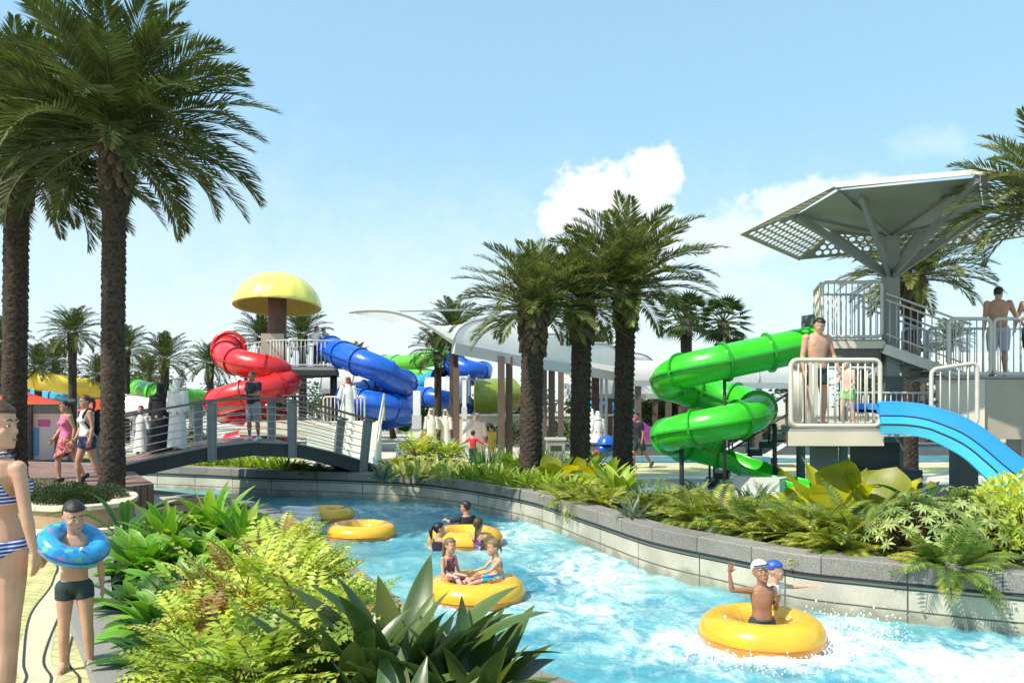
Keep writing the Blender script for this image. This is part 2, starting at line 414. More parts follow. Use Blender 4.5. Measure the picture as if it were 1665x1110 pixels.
# ---- river water: displaced sheet with foam attribute
RINGS = [(*GZ(a_, b_, -.4).xy, c_) for a_, b_, c_ in ((530, 843, .58), (588, 872, .62), (757, 884, .66), (772, 972, .64), (1238, 1040, .66))]
def river_water():
    # parametrised between the banks
    n = len(RB); A = []; Bk = []
    def resample(pts, n):
        d = [0]
        for i in range(1, len(pts)): d.append(d[-1] + (pts[i] - pts[i - 1]).length)
        return [V((interp(d, [p.x for p in pts], t), interp(d, [p.y for p in pts], t), 0)) for t in np.linspace(0, d[-1], n)]
    # pair banks by matching control spacing (both splines have the same control count)
    rows = []
    nn_ = 5
    for i in range(len(RB) - 1):
        for k in range(nn_):
            rows.append((RB[i].lerp(RB[i + 1], k / nn_), LB[i].lerp(LB[i + 1], k / nn_)))
    rows.append((RB[-1], LB[-1]))
    W = 110
    mb = MB(); vs = []; foam = []
    for i, (a, b) in enumerate(rows):
        for j in range(W + 1):
            t = -0.03 + 1.06 * j / W
            p = a.lerp(b, t)
            # foam: rapids in the wide near bend
            f = 0.0
            for (cx, cy, rx, ry, am) in ((1.15, 11.6, .9, 2.0, .75), (1.0, 9.4, 1.3, 1.2, .6), (2.6, 8.1, 1.5, 1.0, 1.0), (4.6, 7.3, 1.6, 1.0, .9), (.0, 14.8, 1.0, 1.8, .6), (2.5, 6.3, 1.6, .8, .75), (-2.6, 18.4, 2.2, 1.4, .55), (3.4, 8.9, .9, .4, .7), (.6, 8.0, 1.0, .8, .35), (6.5, 6.8, 1.5, 1.2, .5)):
                q = ((p.x - cx) / rx) ** 2 + ((p.y - cy) / ry) ** 2
                f = max(f, am * math.exp(-q * 0.8))
            for (rx_, ry_, rr_) in RINGS:
                dr = math.hypot(p.x - rx_, p.y - ry_) - rr_
                if abs(dr) < .5: f = max(f, .85 * math.exp(-(dr / .13) ** 2) * (.65 + .5 * noise.noise(V((p.x * 5, p.y * 5, 2)))))
            edge = min(abs(t), abs(1 - t))
            f = max(f, 0.35 * math.exp(-edge * 40))
            wv = noise.noise(V((p.x * 1.6, p.y * 1.6, 0))) * .035 + noise.noise(V((p.x * 4.3, p.y * 3.1, 3))) * .02 + noise.noise(V((p.x * 9, p.y * 8, 9))) * .010
            tur = (noise.noise(V((p.x * 3.2, p.y * 3.2, 31))) * .06 + noise.noise(V((p.x * 8, p.y * 8, 37))) * .035) * f
            vs.append((p.x, p.y, -0.4 + wv * (0.6 + f) + tur)); foam.append(f)
    fs = [(i * (W + 1) + j, (i + 1) * (W + 1) + j, (i + 1) * (W + 1) + j + 1, i * (W + 1) + j + 1) for i in range(len(rows) - 1) for j in range(W)]
    mb.add(vs, fs)
    m = bpy.data.materials.new('river_water_material'); nt, N, L = nodes_of(m); b = N['Principled BSDF']
    at = N.new('ShaderNodeAttribute'); at.attribute_name = 'foam'
    tc = N.new('ShaderNodeTexCoord')
    def nse(scale, detail, dist=0.0, sc=(1, 1, 1)):
        mp = N.new('ShaderNodeMapping'); mp.inputs['Scale'].default_value = sc; L.new(tc.outputs['Object'], mp.inputs[0])
        q = N.new('ShaderNodeTexNoise'); q.inputs['Scale'].default_value = scale; q.inputs['Detail'].default_value = detail; q.inputs['Distortion'].default_value = dist; q.inputs['Roughness'].default_value = .62
        L.new(mp.outputs[0], q.inputs['Vector']); return q.outputs['Fac']
    n1 = nse(2.2, 9, 1.6, (1, .7, 1)); n2 = nse(.5, 3, .5); n3 = nse(5.5, 6, 2.5, (1, .8, 1))
    def mth(op, a, b_, cl=False):
        q = N.new('ShaderNodeMath'); q.operation = op; q.use_clamp = cl
        for i, x in enumerate((a, b_)):
            if isinstance(x, (int, float)): q.inputs[i].default_value = x
            else: L.new(x, q.inputs[i])
        return q.outputs[0]
    # foam amount = smoothstep(foam*0.75 + (noise-.5)*...)
    fa = mth('ADD', mth('MULTIPLY', at.outputs['Fac'], .62), mth('MULTIPLY', mth('SUBTRACT', n1, .5), 1.5))
    fa = mth('ADD', fa, mth('MULTIPLY', mth('SUBTRACT', n3, .5), .8))
    mr = N.new('ShaderNodeMapRange'); mr.interpolation_type = 'SMOOTHSTEP'; mr.inputs[1].default_value = .02; mr.inputs[2].default_value = .72
    L.new(fa, mr.inputs[0]); foamf = mth('MULTIPLY', mr.outputs[0], mth('ADD', mth('MULTIPLY', at.outputs['Fac'], 1.3), .12), True)
    rp = N.new('ShaderNodeValToRGB'); e = rp.color_ramp.elements
    e[0].position = .3; e[0].color = (.03, .23, .33, 1); e[1].position = .72; e[1].color = (.34, .60, .59, 1)
    mid = e.new(.52); mid.color = (.11, .39, .44, 1)
    L.new(mth('ADD', n2, mth('MULTIPLY', mth('SUBTRACT', n1, .5), .5)), rp.inputs['Fac'])
    mx = N.new('ShaderNodeMix'); mx.data_type = 'RGBA'; L.new(foamf, mx.inputs['Factor']); L.new(rp.outputs[0], mx.inputs['A']); mx.inputs['B'].default_value = (.80, .90, .90, 1)
    L.new(mx.outputs['Result'], b.inputs['Base Color'])
    rr = mth('ADD', mth('MULTIPLY', foamf, .5), .06); L.new(rr, b.inputs['Roughness'])
    b.inputs['IOR'].default_value = 1.33
    bp = N.new('ShaderNodeBump'); bp.inputs['Strength'].default_value = .45; bp.inputs['Distance'].default_value = .05
    L.new(mth('ADD', n3, mth('MULTIPLY', foamf, .6)), bp.inputs['Height']); L.new(bp.outputs[0], b.inputs['Normal'])
    o = mb.build('river_water', m)
    a = o.data.attributes.new('foam', 'FLOAT', 'POINT'); a.data.foreach_set('value', foam)
    tag(o, kind='structure')
river_water()

def offset(path, d):
    out = []
    for i, p in enumerate(path):
        t = (path[min(i + 1, len(path) - 1)] - path[max(i - 1, 0)]).normalized()
        out.append(p + V((t.y, -t.x, 0)) * d)
    return out
# ---- right bank wall (travel left->right, land lies on the left hand = negative side)
w = thing('pool_wall', 'curved pale panelled channel wall capped with speckled grey granite below the planting', 'wall', (0, 0, 0))
b = MB(); b.sweep(RB, [(0, -.75), (0, .05)]); b.build('wall_panel', m_panel, w, smooth=False)
b = MB(); b.sweep(RB, [(.05, .05), (.05, .245), (.035, .26), (-.33, .26), (-.33, .03), (.05, .05)]); b.build('coping', m_copin, w, smooth=False)
b = MB(); b.sweep(offset(RB, .012), [(0, .015), (.03, .015), (.03, .048), (0, .048)]); b.build('shadow_joint', m_dark, w, smooth=False)
b = MB(); b.sweep(RB, [(-.33, .20), (-2.3, .20), (-2.4, -.02)]); tag(b.build('planting_bed', m_soil, smooth=False), kind='structure')
# ---- left bank wall
w = thing('pool_wall', 'low channel edge with flush grey granite coping along the near planting', 'wall', (0, 0, 0))
b = MB(); b.sweep(LB, [(0, .0), (0, -.75)]); b.build('wall_panel', m_panel, w, smooth=False)
b = MB(); b.sweep(LB, [(-.04, -.06), (-.04, .02), (.34, .02), (.34, -.06)]); b.build('coping', m_copin, w, smooth=False)

# ---- left planting bed, aggregate strip and paving bands
BE = spline([(-1.0, 3.6, 0), (-1.9, 4.7, 0), (-2.58, 5.86, 0), (-3.25, 6.9, 0), (-4.0, 8.0, 0), (-4.6, 9.1, 0), (-5.1, 10.2, 0), (-5.45, 11.2, 0), (-5.6, 12.2, 0)], 5)
bed = [V((p.x, p.y, .03)) for p in BE] + [V((-6.4, 13.6, .03)), V((-7.0, 15.5, .03))] + [V((p.x, p.y, .03)) for p in offset(LB, .34) if 3.2 < p.y < 17.4]
bed.append(V((1.0, 3.6, .03)))
b = MB(); b.poly(bed); tag(b.build('planting_bed', m_soil, smooth=False), kind='structure')
b = MB(); b.sweep([p + V((0, 0, .0)) for p in BE], [(.03, .0), (.03, .07), (-.02, .075), (-.42, .075), (-.44, .0)]); tag(b.build('path_edging', m_agg, smooth=False), kind='structure')
def strip_poly(l, r, z): return [V((p[0], p[1], z)) for p in l] + [V((p[0], p[1], z)) for p in reversed(r)]
L1 = spline([(-3.1, 3.5, 0), (-3.40, 5.2, 0), (-3.57, 5.86, 0), (-3.88, 6.35, 0), (-4.65, 7.72, 0), (-5.29, 9.22, 0), (-6.2, 10.6, 0), (-8.5, 11.9, 0), (-12, 12.6, 0)], 6)
L2 = spline([(-2.9, 3.5, 0), (-3.22, 5.2, 0), (-3.38, 5.86, 0), (-3.76, 6.42, 0), (-4.45, 7.9, 0), (-5.02, 9.2, 0), (-5.8, 10.8, 0), (-8.0, 12.4, 0), (-12, 13.2, 0)], 6)
L3 = spline([(-2.6, 3.5, 0), (-3.0, 5.2, 0), (-3.17, 5.86, 0), (-3.57, 6.42, 0), (-4.2, 7.8, 0), (-4.75, 9.1, 0), (-5.5, 10.6, 0), (-5.9, 11.5, 0)], 6)
b = MB(); b.poly(strip_poly([(-14, 2.5, 0)] + [(-14, 12.9, 0)], L1, .004) if False else [V((-14, 3.5, .004))] + [V((p.x, p.y, .004)) for p in L1] + [V((-14, 12.6, .004))]); tag(b.build('yellow_paving', m_yel, smooth=False), kind='structure')
b = MB(); b.sweep([(p + q) / 2 + V((0, 0, .008)) for p, q in zip(L1, L2)], [(-.12, 0), (.12, 0)])
tag(b.build('pale_paving_band', m_cream, smooth=False), kind='structure')
mid = [(-2.0, 3.6), (-3.0, 5.2)]
b = MB(); b.poly([V((p.x, p.y, .006)) for p in L2[:-7]] + [V((-5.9, 11.5, .006))] + [V((p.x, p.y, .006)) for p in reversed(BE)]); tag(b.build('pale_paving', brick_mat('pale_pavers', (.46, .43, .19), (.51, .47, .23), (.30, .28, .13), .3, .15, .008, .8, coords='Object', bump=.3, vscale=2, var=.2, rot=R(20)), smooth=False), kind='structure')
b = MB(); b.sweep([p + V((0, 0, .011)) for p in L3], [(-.09, 0), (.09, 0)]); 
for Lx in (L1, L2, L3):
    b2 = MB(); b2.sweep([p + V((0, 0, .013)) for p in Lx], [(-.009, 0), (.009, 0)]); tag(b2.build('paving_joint', m_dark, smooth=False), kind='structure')

# ---- left raised planter and timber terrace
PLo = spline([(-14, 14.6, 0), (-11, 14.2, 0), (-9.5, 13.6, 0), (-8.2, 12.7, 0), (-7.3, 12.1, 0), (-6.6, 11.95, 0), (-6.15, 12.4, 0), (-6.25, 13.2, 0), (-6.6, 13.9, 0), (-7.2, 14.6, 0)], 5)
w = thing('raised_planter', 'tan rendered planter wall with pale stone cap round the clipped hedge', 'planter', (-8, 12.5, 0))
b = MB(); b.sweep(PLo, [(0, 0), (0, .43)]); b.build('wall', m_planter, w, smooth=False, world=True)
b = MB(); b.sweep(PLo, [(.05, .43), (.05, .50), (-.27, .50), (-.27, .43), (.05, .43)]); b.build('cap', m_cap, w, smooth=False, world=True)
b = MB(); b.sweep(PLo, [(.26, 0), (.26, .16), (.012, .16)]); b.build('plinth', brick_mat('plinth_block', (.62, .55, .36), (.68, .6, .4), (.25, .22, .15), .5, 1, .01, .8, offset=0), w, smooth=False, world=True)
b = MB(); b.poly([V((p.x, p.y, .42)) for p in offset(PLo, -.1)] + [V((-8.6, 15.5, .42)), V((-14, 16.3, .42))]); tag(b.build('planter_soil', m_soil, smooth=False), kind='structure')
b = MB(); b.poly([V(p) for p in ((-9.3, 15.1, .5), (-7.4, 14.2, .5), (-6.9, 15.4, .5), (-7.9, 17.0, .5), (-8.6, 18.2, .5), (-10.0, 20.0, .5), (-13, 21.2, .5), (-13.4, 19.2, .5), (-11.6, 18.4, .5))], .5)
tag(b.build('timber_terrace', m_deck, smooth=False), kind='structure')
# pale paths and lawn patches beyond the terrace
for pts, z, mt, nm in (
    ([(-21, 21.5), (-13.2, 21.4), (-11.5, 24.6), (-12, 27), (-25, 29)], .05, m_white_conc, 'pale_path'),
    ([(-30, 30), (-12, 28), (-10.5, 30.5), (-30, 34)], .03, m_gravel, 'lawn'),
    ([(-30, 18.2), (-15.0, 18.0), (-13.6, 19.4), (-14, 20.6), (-30, 21)], .06, mat('grey_paving', (.34, .34, .32), .8, .1, 3), 'grey_path')):
    b = MB(); b.poly([V((x, y, z)) for x, y in pts], .06); tag(b.build(nm, mt, smooth=False), kind='structure')

# ---- splash pools and paving behind the right planting
m_pool = mat('pool_water', (.16, .46, .55), .05, .25, 1.2, .35, 9, spec=.5, col2=(.05, .30, .42))
m_lime = mat('lime_paving', (.50, .46, .24), .8, .18, 1.5, .15, 60)
m_brown = brick_mat('brown_paving', (.20, .115, .085), (.25, .15, .11), (.12, .07, .05), .5, .25, .01, .7, coords='Object', bump=.2)
def flat(name, pts, z, mt, h=0.0):
    b = MB(); b.poly([V((x, y, z)) for x, y in pts], h); return tag(b.build(name, mt, smooth=False), kind='structure')
flat('splash_pool_water', [(2.2, 15.2), (3.4, 13.6), (5.5, 11.6), (16, 10.0), (24, 12), (24, 21.0), (9.5, 20.6), (3.0, 20.2), (1.6, 18.6)], .02, m_pool)
b = MB(); b.sweep(spline([(1.3, 17.6, 0), (1.9, 19.8, 0), (3.4, 20.9, 0), (6, 21.2, 0), (10, 21.4, 0), (24, 21.8, 0)], 5), [(.35, .0), (.35, .09), (-.35, .09), (-.35, .0)]); tag(b.build('pool_kerb', m_white_conc, smooth=False), kind='structure')
flat('lime_paving_band', [(.5, 20.5), (1.7, 20.6), (3.3, 21.4), (6, 21.7), (24, 22.4), (24, 27.0), (-1.0, 26.2)], .03, m_lime)
flat('brown_paving', [(7.7, 13.2), (9.0, 12.2), (14, 13.0), (24, 14.5), (24, 20.5), (10.0, 19.6)], .05, m_brown, .05)
flat('brown_paving', [(2.6, 17.4), (4.6, 15.6), (5.2, 16.2), (3.2, 18.2)], .05, m_brown, .05)
flat('far_pool_water', [(2.0, 27.4), (24, 28.0), (24, 31.5), (1.0, 30.5)], .02, m_pool)
flat('island_pool_water', [(-8.6, 23.2), (-5.0, 22.2), (-3.2, 22.6), (-3.0, 27.0), (-9, 27)], .024, m_pool)
flat('cream_paving', [(-3.0, 23.5), (1.0, 21.0), (.0, 26), (-2, 34), (-20, 40), (-9, 28), (-3, 27.3)], .016, mat('cream_paving_material', (.62, .55, .40), .8, .12, 1.2, .1, 60))
w = thing('low_wall', 'long dark low wall beyond the far pool behind the green slide', 'wall', (2, 31, 0))
b = MB(); b.box((11, 31.4, .22), (19, .3, .44)); b.build('wall_body', mat('dark_wall', (.10, .11, .11), .7), w, False, True)
b = MB(); b.box((11, 31.4, .47), (19.1, .4, .055)); b.build('cap', mat('dark_cap', (.14, .14, .14), .6), w, False, True)

# ---- distant hedge and wall behind everything
m_beige = mat('beige_render', (.52, .46, .34), .85, .2, .6, .15, 20)
w = thing('boundary_wall', 'long beige boundary wall behind the white vaulted canopies', 'wall', (10, 40, 0))
b = MB(); b.box((14, 40, .7), (34, .4, 1.4)); b.build('wall_body', m_beige, w, False, True)
b = MB(); b.box((14, 40, 1.45), (34.2, .55, .1)); b.build('cap', m_white_conc, w, False, True)
# ================================================================== bridge
m_steel = mat('grey_steel', (.22, .235, .23), .45, .1, 5, metal=.3)
m_steel_d = mat('dark_steel', (.045, .05, .05), .5, .15, 5, metal=.3)
m_rail = mat('cream_painted_steel', (.60, .555, .465), .35, .05, 8, coat=.3)
m_rail_grey = mat('pale_grey_steel', (.50, .51, .50), .4, .06, 8)
m_handrail = mat('timber_handrail', (.17, .135, .115), .5, .2, 20)
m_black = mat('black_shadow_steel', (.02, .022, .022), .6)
br = thing('footbridge', 'arched timber footbridge with grey steel posts and wire rails over the channel', 'bridge', (-6.5, 19.5, 0))
A = V((-9.35, 17.9, 0)); B = V((-3.35, 21.2, 0)); dirb = (B - A).normalized(); nb = V((-dirb.y, dirb.x, 0))   # nb points away from camera
def arch(t):   # deck height
    return interp([-.05, 0, .15, .32, .5, .66, .82, 1.0, 1.1], [.42, .50, .74, .98, 1.10, 1.02, .74, .30, .1], t)
def bp(t, off, dz=0.0):
    p = A.lerp(B, t); return V((p.x, p.y, arch(t) + dz)) + nb * off
ts = [i / 30 for i in range(-1, 32)]
b = MB()
nbds = 78
for i in range(nbds):
    t0 = -.03 + 1.06 * i / nbds; t1 = t0 + 1.06 / nbds * .92
    a0, a1, c1, c0 = bp(t0, 0.0), bp(t1, 0.0), bp(t1, 2.0), bp(t0, 2.0)
    vs = [a0, a1, c1, c0] + [q - V((0, 0, .05)) for q in (a0, a1, c1, c0)]
    b.add(vs, [(0, 1, 2, 3), (4, 7, 6, 5), (0, 4, 5, 1), (1, 5, 6, 2), (2, 6, 7, 3), (3, 7, 4, 0)])
b.build('deck', mat('bridge_boards', (.26, .15, .11), .6, .3, 5, island=.25), br, False, True)
for off in (-.06, 2.06):
    b = MB(); path = [bp(t, off, -.16) for t in ts]
    b.sweep(path, [(.05, -.17), (.05, .15), (-.05, .15), (-.05, -.17), (.05, -.17)]); b.build('girder', m_steel_d, br, False, True)
    b = MB(); b.sweep([bp(t, off, .005) for t in ts], [(.09, -.018), (.09, .018), (-.09, .018), (-.09, -.018), (.09, -.018)]); b.build('edge_flange', m_steel, br, False, True)
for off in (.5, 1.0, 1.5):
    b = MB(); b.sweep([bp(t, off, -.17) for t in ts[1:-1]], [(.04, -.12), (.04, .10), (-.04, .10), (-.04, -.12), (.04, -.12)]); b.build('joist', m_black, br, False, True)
tposts = (.03, .36, .635, .90)
lean = (-.16, 0, .0, .14)
for off, sgn in ((-.17, -1), (2.17, 1)):
    tops = []
    for t, ln in zip(tposts, lean):
        base = bp(t, off, -.34); top = bp(t, off, 1.05) + dirb * ln
        tops.append(top)
        b = MB(); d = (top - base)
        # flared steel blade: web and two flanges
        for s_ in (-1, 1):
            b.beam(base + dirb * (.085 * s_), top + dirb * (.10 * s_), .10, .03, up=dirb)
        b.beam(base, top, .035, .17, up=dirb)
        b.build('post', m_steel, br, False, True)
    # hand rail through post tops
    pts = [tops[0] - dirb * .25 - V((0, 0, .12)), tops[0]]
    full = spline([tops[0] - dirb * .1 - V((0, 0, .05))] + tops + [tops[3] + dirb * .12 - V((0, 0, .06))], 8)
    b = MB(); b.sweep([p + V((0, 0, .035)) for p in full], [(.075, -.025), (.075, .025), (-.075, .025), (-.075, -.025), (.075, -.025)]); b.build('handrail', m_handrail, br, False, True)
    for k in range(5):
        f = (k + 1) / 6.0
        lows = [bp(t, off, .0) for t in tposts]
        w_ = spline([lo.lerp(to, f) for lo, to in zip(lows, tops)], 8)
        b = MB(); b.tube(w_, .011, 6); b.build('wire_rail', m_rail_grey, br, True, True)
b = MB(); b.box(bp(.985, 1, -.35), (.5, 2.2, .5), math.atan2(dirb.y, dirb.x)); b.build('abutment', mat('abutment_concrete', (.18, .18, .17), .8), br, False, True)

# ================================================================== tube slides
def col_plastic(name, c): return mat(name, c, .20, .12, .9, coat=.25, spec=.5, rvar=.28)
m_green = col_plastic('green_fibreglass', (.04, .52, .02)); m_green_d = col_plastic('green_fibreglass_flange', (.02, .33, .02))
m_red = col_plastic('red_fibreglass', (.62, .02, .022)); m_red_d = col_plastic('red_fibreglass_flange', (.48, .015, .02))
m_blue = col_plastic('blue_fibreglass', (.008, .10, .50)); m_blue_d = col_plastic('blue_fibreglass_flange', (.006, .07, .38))
m_yellow = col_plastic('yellow_fibreglass', (.75, .52, .04)); m_cyan = col_plastic('cyan_fibreglass', (.03, .32, .62)); m_wht = col_plastic('white_fibreglass', (.72, .72, .70)); m_olive = col_plastic('olive_fibreglass', (.25, .30, .03))
m_lime_p = col_plastic('lime_fibreglass', (.12, .50, .03))
def helix(c, rad, a0, a1, z0, z1, n=40):
    return [V((c[0] + rad * math.cos(lerp(a0, a1, i / n)), c[1] + rad * math.sin(lerp(a0, a1, i / n)), lerp(z0, z1, i / n))) for i in range(n + 1)]
def ring(b, p, t, r, wd, th, n=24):
    t = t.normalized(); a = t.orthogonal().normalized(); c = t.cross(a)
    prof = [(r * .96, -wd / 2), (r + th, -wd / 2), (r + th, wd / 2), (r * .96, wd / 2)]
    M = Matrix((a, c, t)).transposed()
    b.lathe(prof + [prof[0]], p, n, M=M)
def resamp(path, step):
    d = [0]
    for i in range(1, len(path)): d.append(d[-1] + (path[i] - path[i - 1]).length)
    n = max(2, int(d[-1] / step)); out = []
    for t in np.linspace(0, d[-1], n + 1):
        out.append(V((interp(d, [p.x for p in path], t), interp(d, [p.y for p in path], t), interp(d, [p.z for p in path], t))))
    return out
def tube_slide(root, path, r, m1, m2, every=7, seam=True, closed_to=1.0, step=.12):
    path = resamp(path, step); n = len(path); k = int(n * closed_to)
    ang = [2 * PI * i / 22 for i in range(22)]
    prof = [(r * math.cos(a), r * math.sin(a)) for a in ang]
    prin = [(r * .93 * math.cos(a), r * .93 * math.sin(a)) for a in ang]
    b = MB(); b.sweep(path[:k], prof, closed_prof=True); b.sweep(list(path[:k]), prin, closed_prof=True)
    for pth_end, pr in ((path[0], 0), ):
        pass
    b.build('tube', m1, root, True, True)
    if k < n - 1:   # open flume at the end
        pts = [(r * math.cos(a), r * math.sin(a)) for a in np.linspace(PI * 1.0, 2 * PI, 14)]
        pts = [(-r, r * .12)] + pts + [(r, r * .12)]
        inn = [(x * .93, y * .93 + (0 if abs(y) > .05 else 0)) for x, y in reversed(pts)]
        b = MB(); b.sweep(path[k - 1:], pts + inn, closed_prof=True, caps=True); b.build('flume', m1, root, True, True)
    if seam:
        for s in (-1, 1):
            b = MB(); b.sweep(path[:k], [(s * r * .95, -.022), (s * (r + .055), -.022), (s * (r + .055), .022), (s * r * .95, .022), (s * r * .95, -.022)]); b.build('seam_flange', m2, root, False, True)
    for i in range(0, k, every):
        t = path[min(i + 1, n - 1)] - path[max(i - 1, 0)]
        b = MB(); ring(b, path[i], t, r, .05, .06); b.build('joint_flange', m2, root, False, True)
# ---- green helix
gs = thing('tube_slide', 'bright green enclosed spiral tube slide dropping from the canopied tower', 'water slide', (4.35, 17.6, 0))
gc = (4.40, 17.55)
gp = [V((6.30, 16.75, 3.30)), V((5.9, 16.72, 3.22)), V((5.3, 16.70, 3.09)), V((4.8, 16.66, 2.99))] + helix(gc, .95, -PI / 2, -PI / 2 - 2 * PI * 1.62, 2.90, 0.86, 90)
a_end = -PI / 2 - 2 * PI * 1.62
pe = gp[-1]; te = V((math.sin(a_end), -math.cos(a_end), -.25)).normalized()
gp += [pe + te * .45 + V((0, 0, -.06)), V((5.55, 17.2, .56)), V((5.9, 16.9, .42)), V((6.2, 16.55, .34)), V((6.55, 16.2, .31))]
gpath = spline(gp, 3)
tube_slide(gs, gpath, .365, m_green, m_green_d, 8, closed_to=.80)
b = MB(); b.rod((4.40, 16.55, 0), (4.40, 16.55, 3.4), .035, 8); 
for z in (2.9, 1.7): b.rod((4.40, 16.55, z), (4.40, 17.2, z - .1), .03)
b.build('support_pole', m_steel_d, gs, True, True)
b = MB(); b.rod((5.75, 17.5, 0), (5.75, 17.5, 1.6), .05, 8); b.build('support_pole', m_steel_d, gs, True, True)
b = MB(); b.rod((3.65, 17.2, 0), (3.65, 17.2, 1.2), .05, 8); b.build('support_pole', m_steel_d, gs, True, True)
b = MB(); b.box((5.35, 17.0, .25), (1.0, .9, .5), R(-38)); b.build('run_out_base', mat('pale_stucco', (.55, .55, .50), .8, .1, 3), gs, False, True)
# ---- red helix
rs_ = thing('tube_slide', 'red enclosed spiral tube slide on the mushroom roofed tower', 'water slide', (-10.9, 34, 0))
rc = (-10.95, 33.8)
rp_ = [P(372, 566, 36.4), P(366, 574, 35.2), P(376, 584, 34.2), P(400, 592, 33.6), P(430, 598, 33.5), P(455, 605, 34.0)] + helix(rc, 1.42, R(28), R(28) - 2 * PI * 1.38, 3.02, -.05 + .35, 70)
tube_slide(rs_, spline(rp_, 3), .56, m_red, m_red_d, 9, step=.16)
b = MB(); ring(b, P(372, 566, 36.4), V((.12, -1, .05)), .66, .12, .14, 32); b.build('entry_ring', m_red, rs_, True, True)
b = MB(); b.rod((-10.95, 33.8, 0), (-10.95, 33.8, 3.4), .12, 10); b.build('support_pole', m_steel_d, rs_, True, True)
# ---- blue helix
bs = thing('tube_slide', 'deep blue enclosed spiral tube slide right of the mushroom roofed tower', 'water slide', (-5.7, 34, 0))
bc = (-5.75, 34.0)
bpth = [P(538, 568, 35.0), P(560, 578, 33.9), P(590, 590, 33.0), P(620, 602, 32.9)] + helix(bc, 1.15, R(-40), R(-40) + 2 * PI * 1.75, 3.0, .95, 80)
tube_slide(bs, spline(bpth, 3), .56, m_blue, m_blue_d, 8, step=.16)
b = MB(); b.rod((-5.75, 34, 0), (-5.75, 34, 3.3), .12, 10); b.build('support_pole', m_steel_d, bs, True, True)
# ---- far slides
def far_slide(label, pts, r, m1, m2, poles=2):
    t = thing('tube_slide', label, 'water slide', (pts[0].x, pts[0].y, 0))
    path = spline(pts, 8); tube_slide(t, path, r, m1, m2, 6, seam=False, step=.4)
    for i in range(poles):
        q = path[int((i + .5) / poles * (len(path) - 1))]
        b = MB(); b.rod((q.x, q.y, 0), (q.x, q.y, q.z - r * .8), .12, 8); b.build('support_pole', m_rail_grey, t, True, True)
far_slide('pale green far tube slide passing high beside the white shelter', [P(625, 590, 58), P(660, 590, 55), P(705, 582, 54), P(745, 578, 56)], .55, m_lime_p, m_green_d)
far_slide('lower green far tube slide coming out behind the blue spiral', [P(600, 618, 57), P(660, 608, 55), P(700, 612, 54), P(740, 622, 55)], .5, m_lime_p, m_green_d)
far_slide('light blue far tube slide swooping between the green tubes', [P(640, 640, 52), P(680, 625, 50), P(730, 610, 52), P(790, 600, 56)], .55, m_cyan, m_blue_d)
far_slide('blue far spiral slide curling behind the shelter pillar', [P(735, 588, 47), P(760, 600, 46), P(785, 606, 47), P(770, 612, 49), P(735, 618, 48), P(715, 612, 46)], .55, m_blue, m_blue_d, 1)
far_slide('blue far slide tube behind the two men in white', [P(660, 640, 44), P(700, 646, 42), P(745, 655, 42), P(765, 668, 44), P(745, 682, 46)], .5, m_blue, m_blue_d)
far_slide('tangled low green slide behind the white post', [P(655, 690, 46), P(675, 668, 47), P(700, 672, 46), P(730, 662, 47)], .45, m_lime_p, m_green_d, 1)
far_slide('fat olive green tube with yellow mouth left of the shelter pillars', [P(775, 645, 42), P(790, 645, 42), P(830, 642, 43)], .95, m_olive, m_yellow, 1)
far_slide('yellow far slide crossing behind the left palms', [P(-20, 622, 46), P(50, 618, 44), P(110, 626, 44), P(160, 634, 46)], .5, m_yellow, m_yellow)
far_slide('cyan far slide below the yellow one at the left', [P(60, 640, 48), P(110, 646, 46), P(160, 655, 46)], .45, m_cyan, m_blue_d)
far_slide('bright green far tube behind the woman in black', [P(225, 632, 42), P(260, 641, 40), P(300, 646, 40), P(345, 655, 42)], .5, m_lime_p, m_green_d)
far_slide('white far tube slide running behind the boy in the white robe', [P(185, 655, 40), P(220, 662, 38), P(260, 668, 38)], .55, m_wht, m_rail_grey, 1)
far_slide('light blue covered slide beyond the white robed pair at the palms', [P(950, 662, 44), P(985, 668, 42), P(1020, 672, 41), P(1050, 680, 41)], .5, m_cyan, m_blue_d)
far_slide('small red and yellow slide end near the brown pillars', [P(905, 700, 40), P(930, 692, 42), P(950, 680, 44)], .35, m_red, m_yellow, 1)
far_slide('magenta slide chute behind the walking man in navy', [P(1030, 690, 36), P(1050, 704, 35), P(1066, 714, 35)], .35, col_plastic('magenta_fibreglass', (.62, .06, .45)), m_rail_grey, 1)

# ================================================================== rail panel helper
def rail_panel(root, a, b_, h, n, m, r=.028, rb=.012, z0=0.05, corner=.10, name='rail_panel'):
    """rounded frame of tube between points a and b_ (feet), h high, n bars"""
    a, b_ = V(a), V(b_); d = b_ - a; L_ = math.hypot(d.x, d.y)
    up = V((0, 0, 1))
    def q(u, z): return a + d * (u / L_) + up * z
    c = corner
    pts = []
    for (cu, cz, a0) in ((c, z0 + c, 180), (L_ - c, z0 + c, 270), (L_ - c, h - c, 0), (c, h - c, 90)):
        for k in range(5):
            an = R(a0 + 90 * k / 4)
            pts.append(q(cu + c * math.cos(an), cz + c * math.sin(an)))
    b = MB(); b.tube(pts, r, 8, closed=True); f = b.build(name, m, root, True, True)
    b = MB()
    for i in range(n):
        u_ = L_ * (i + 1) / (n + 1)
        b.rod(q(u_, z0), q(u_, h), rb, 6)
    o = b.build('bar_infill', m, root, True, True)
    return f
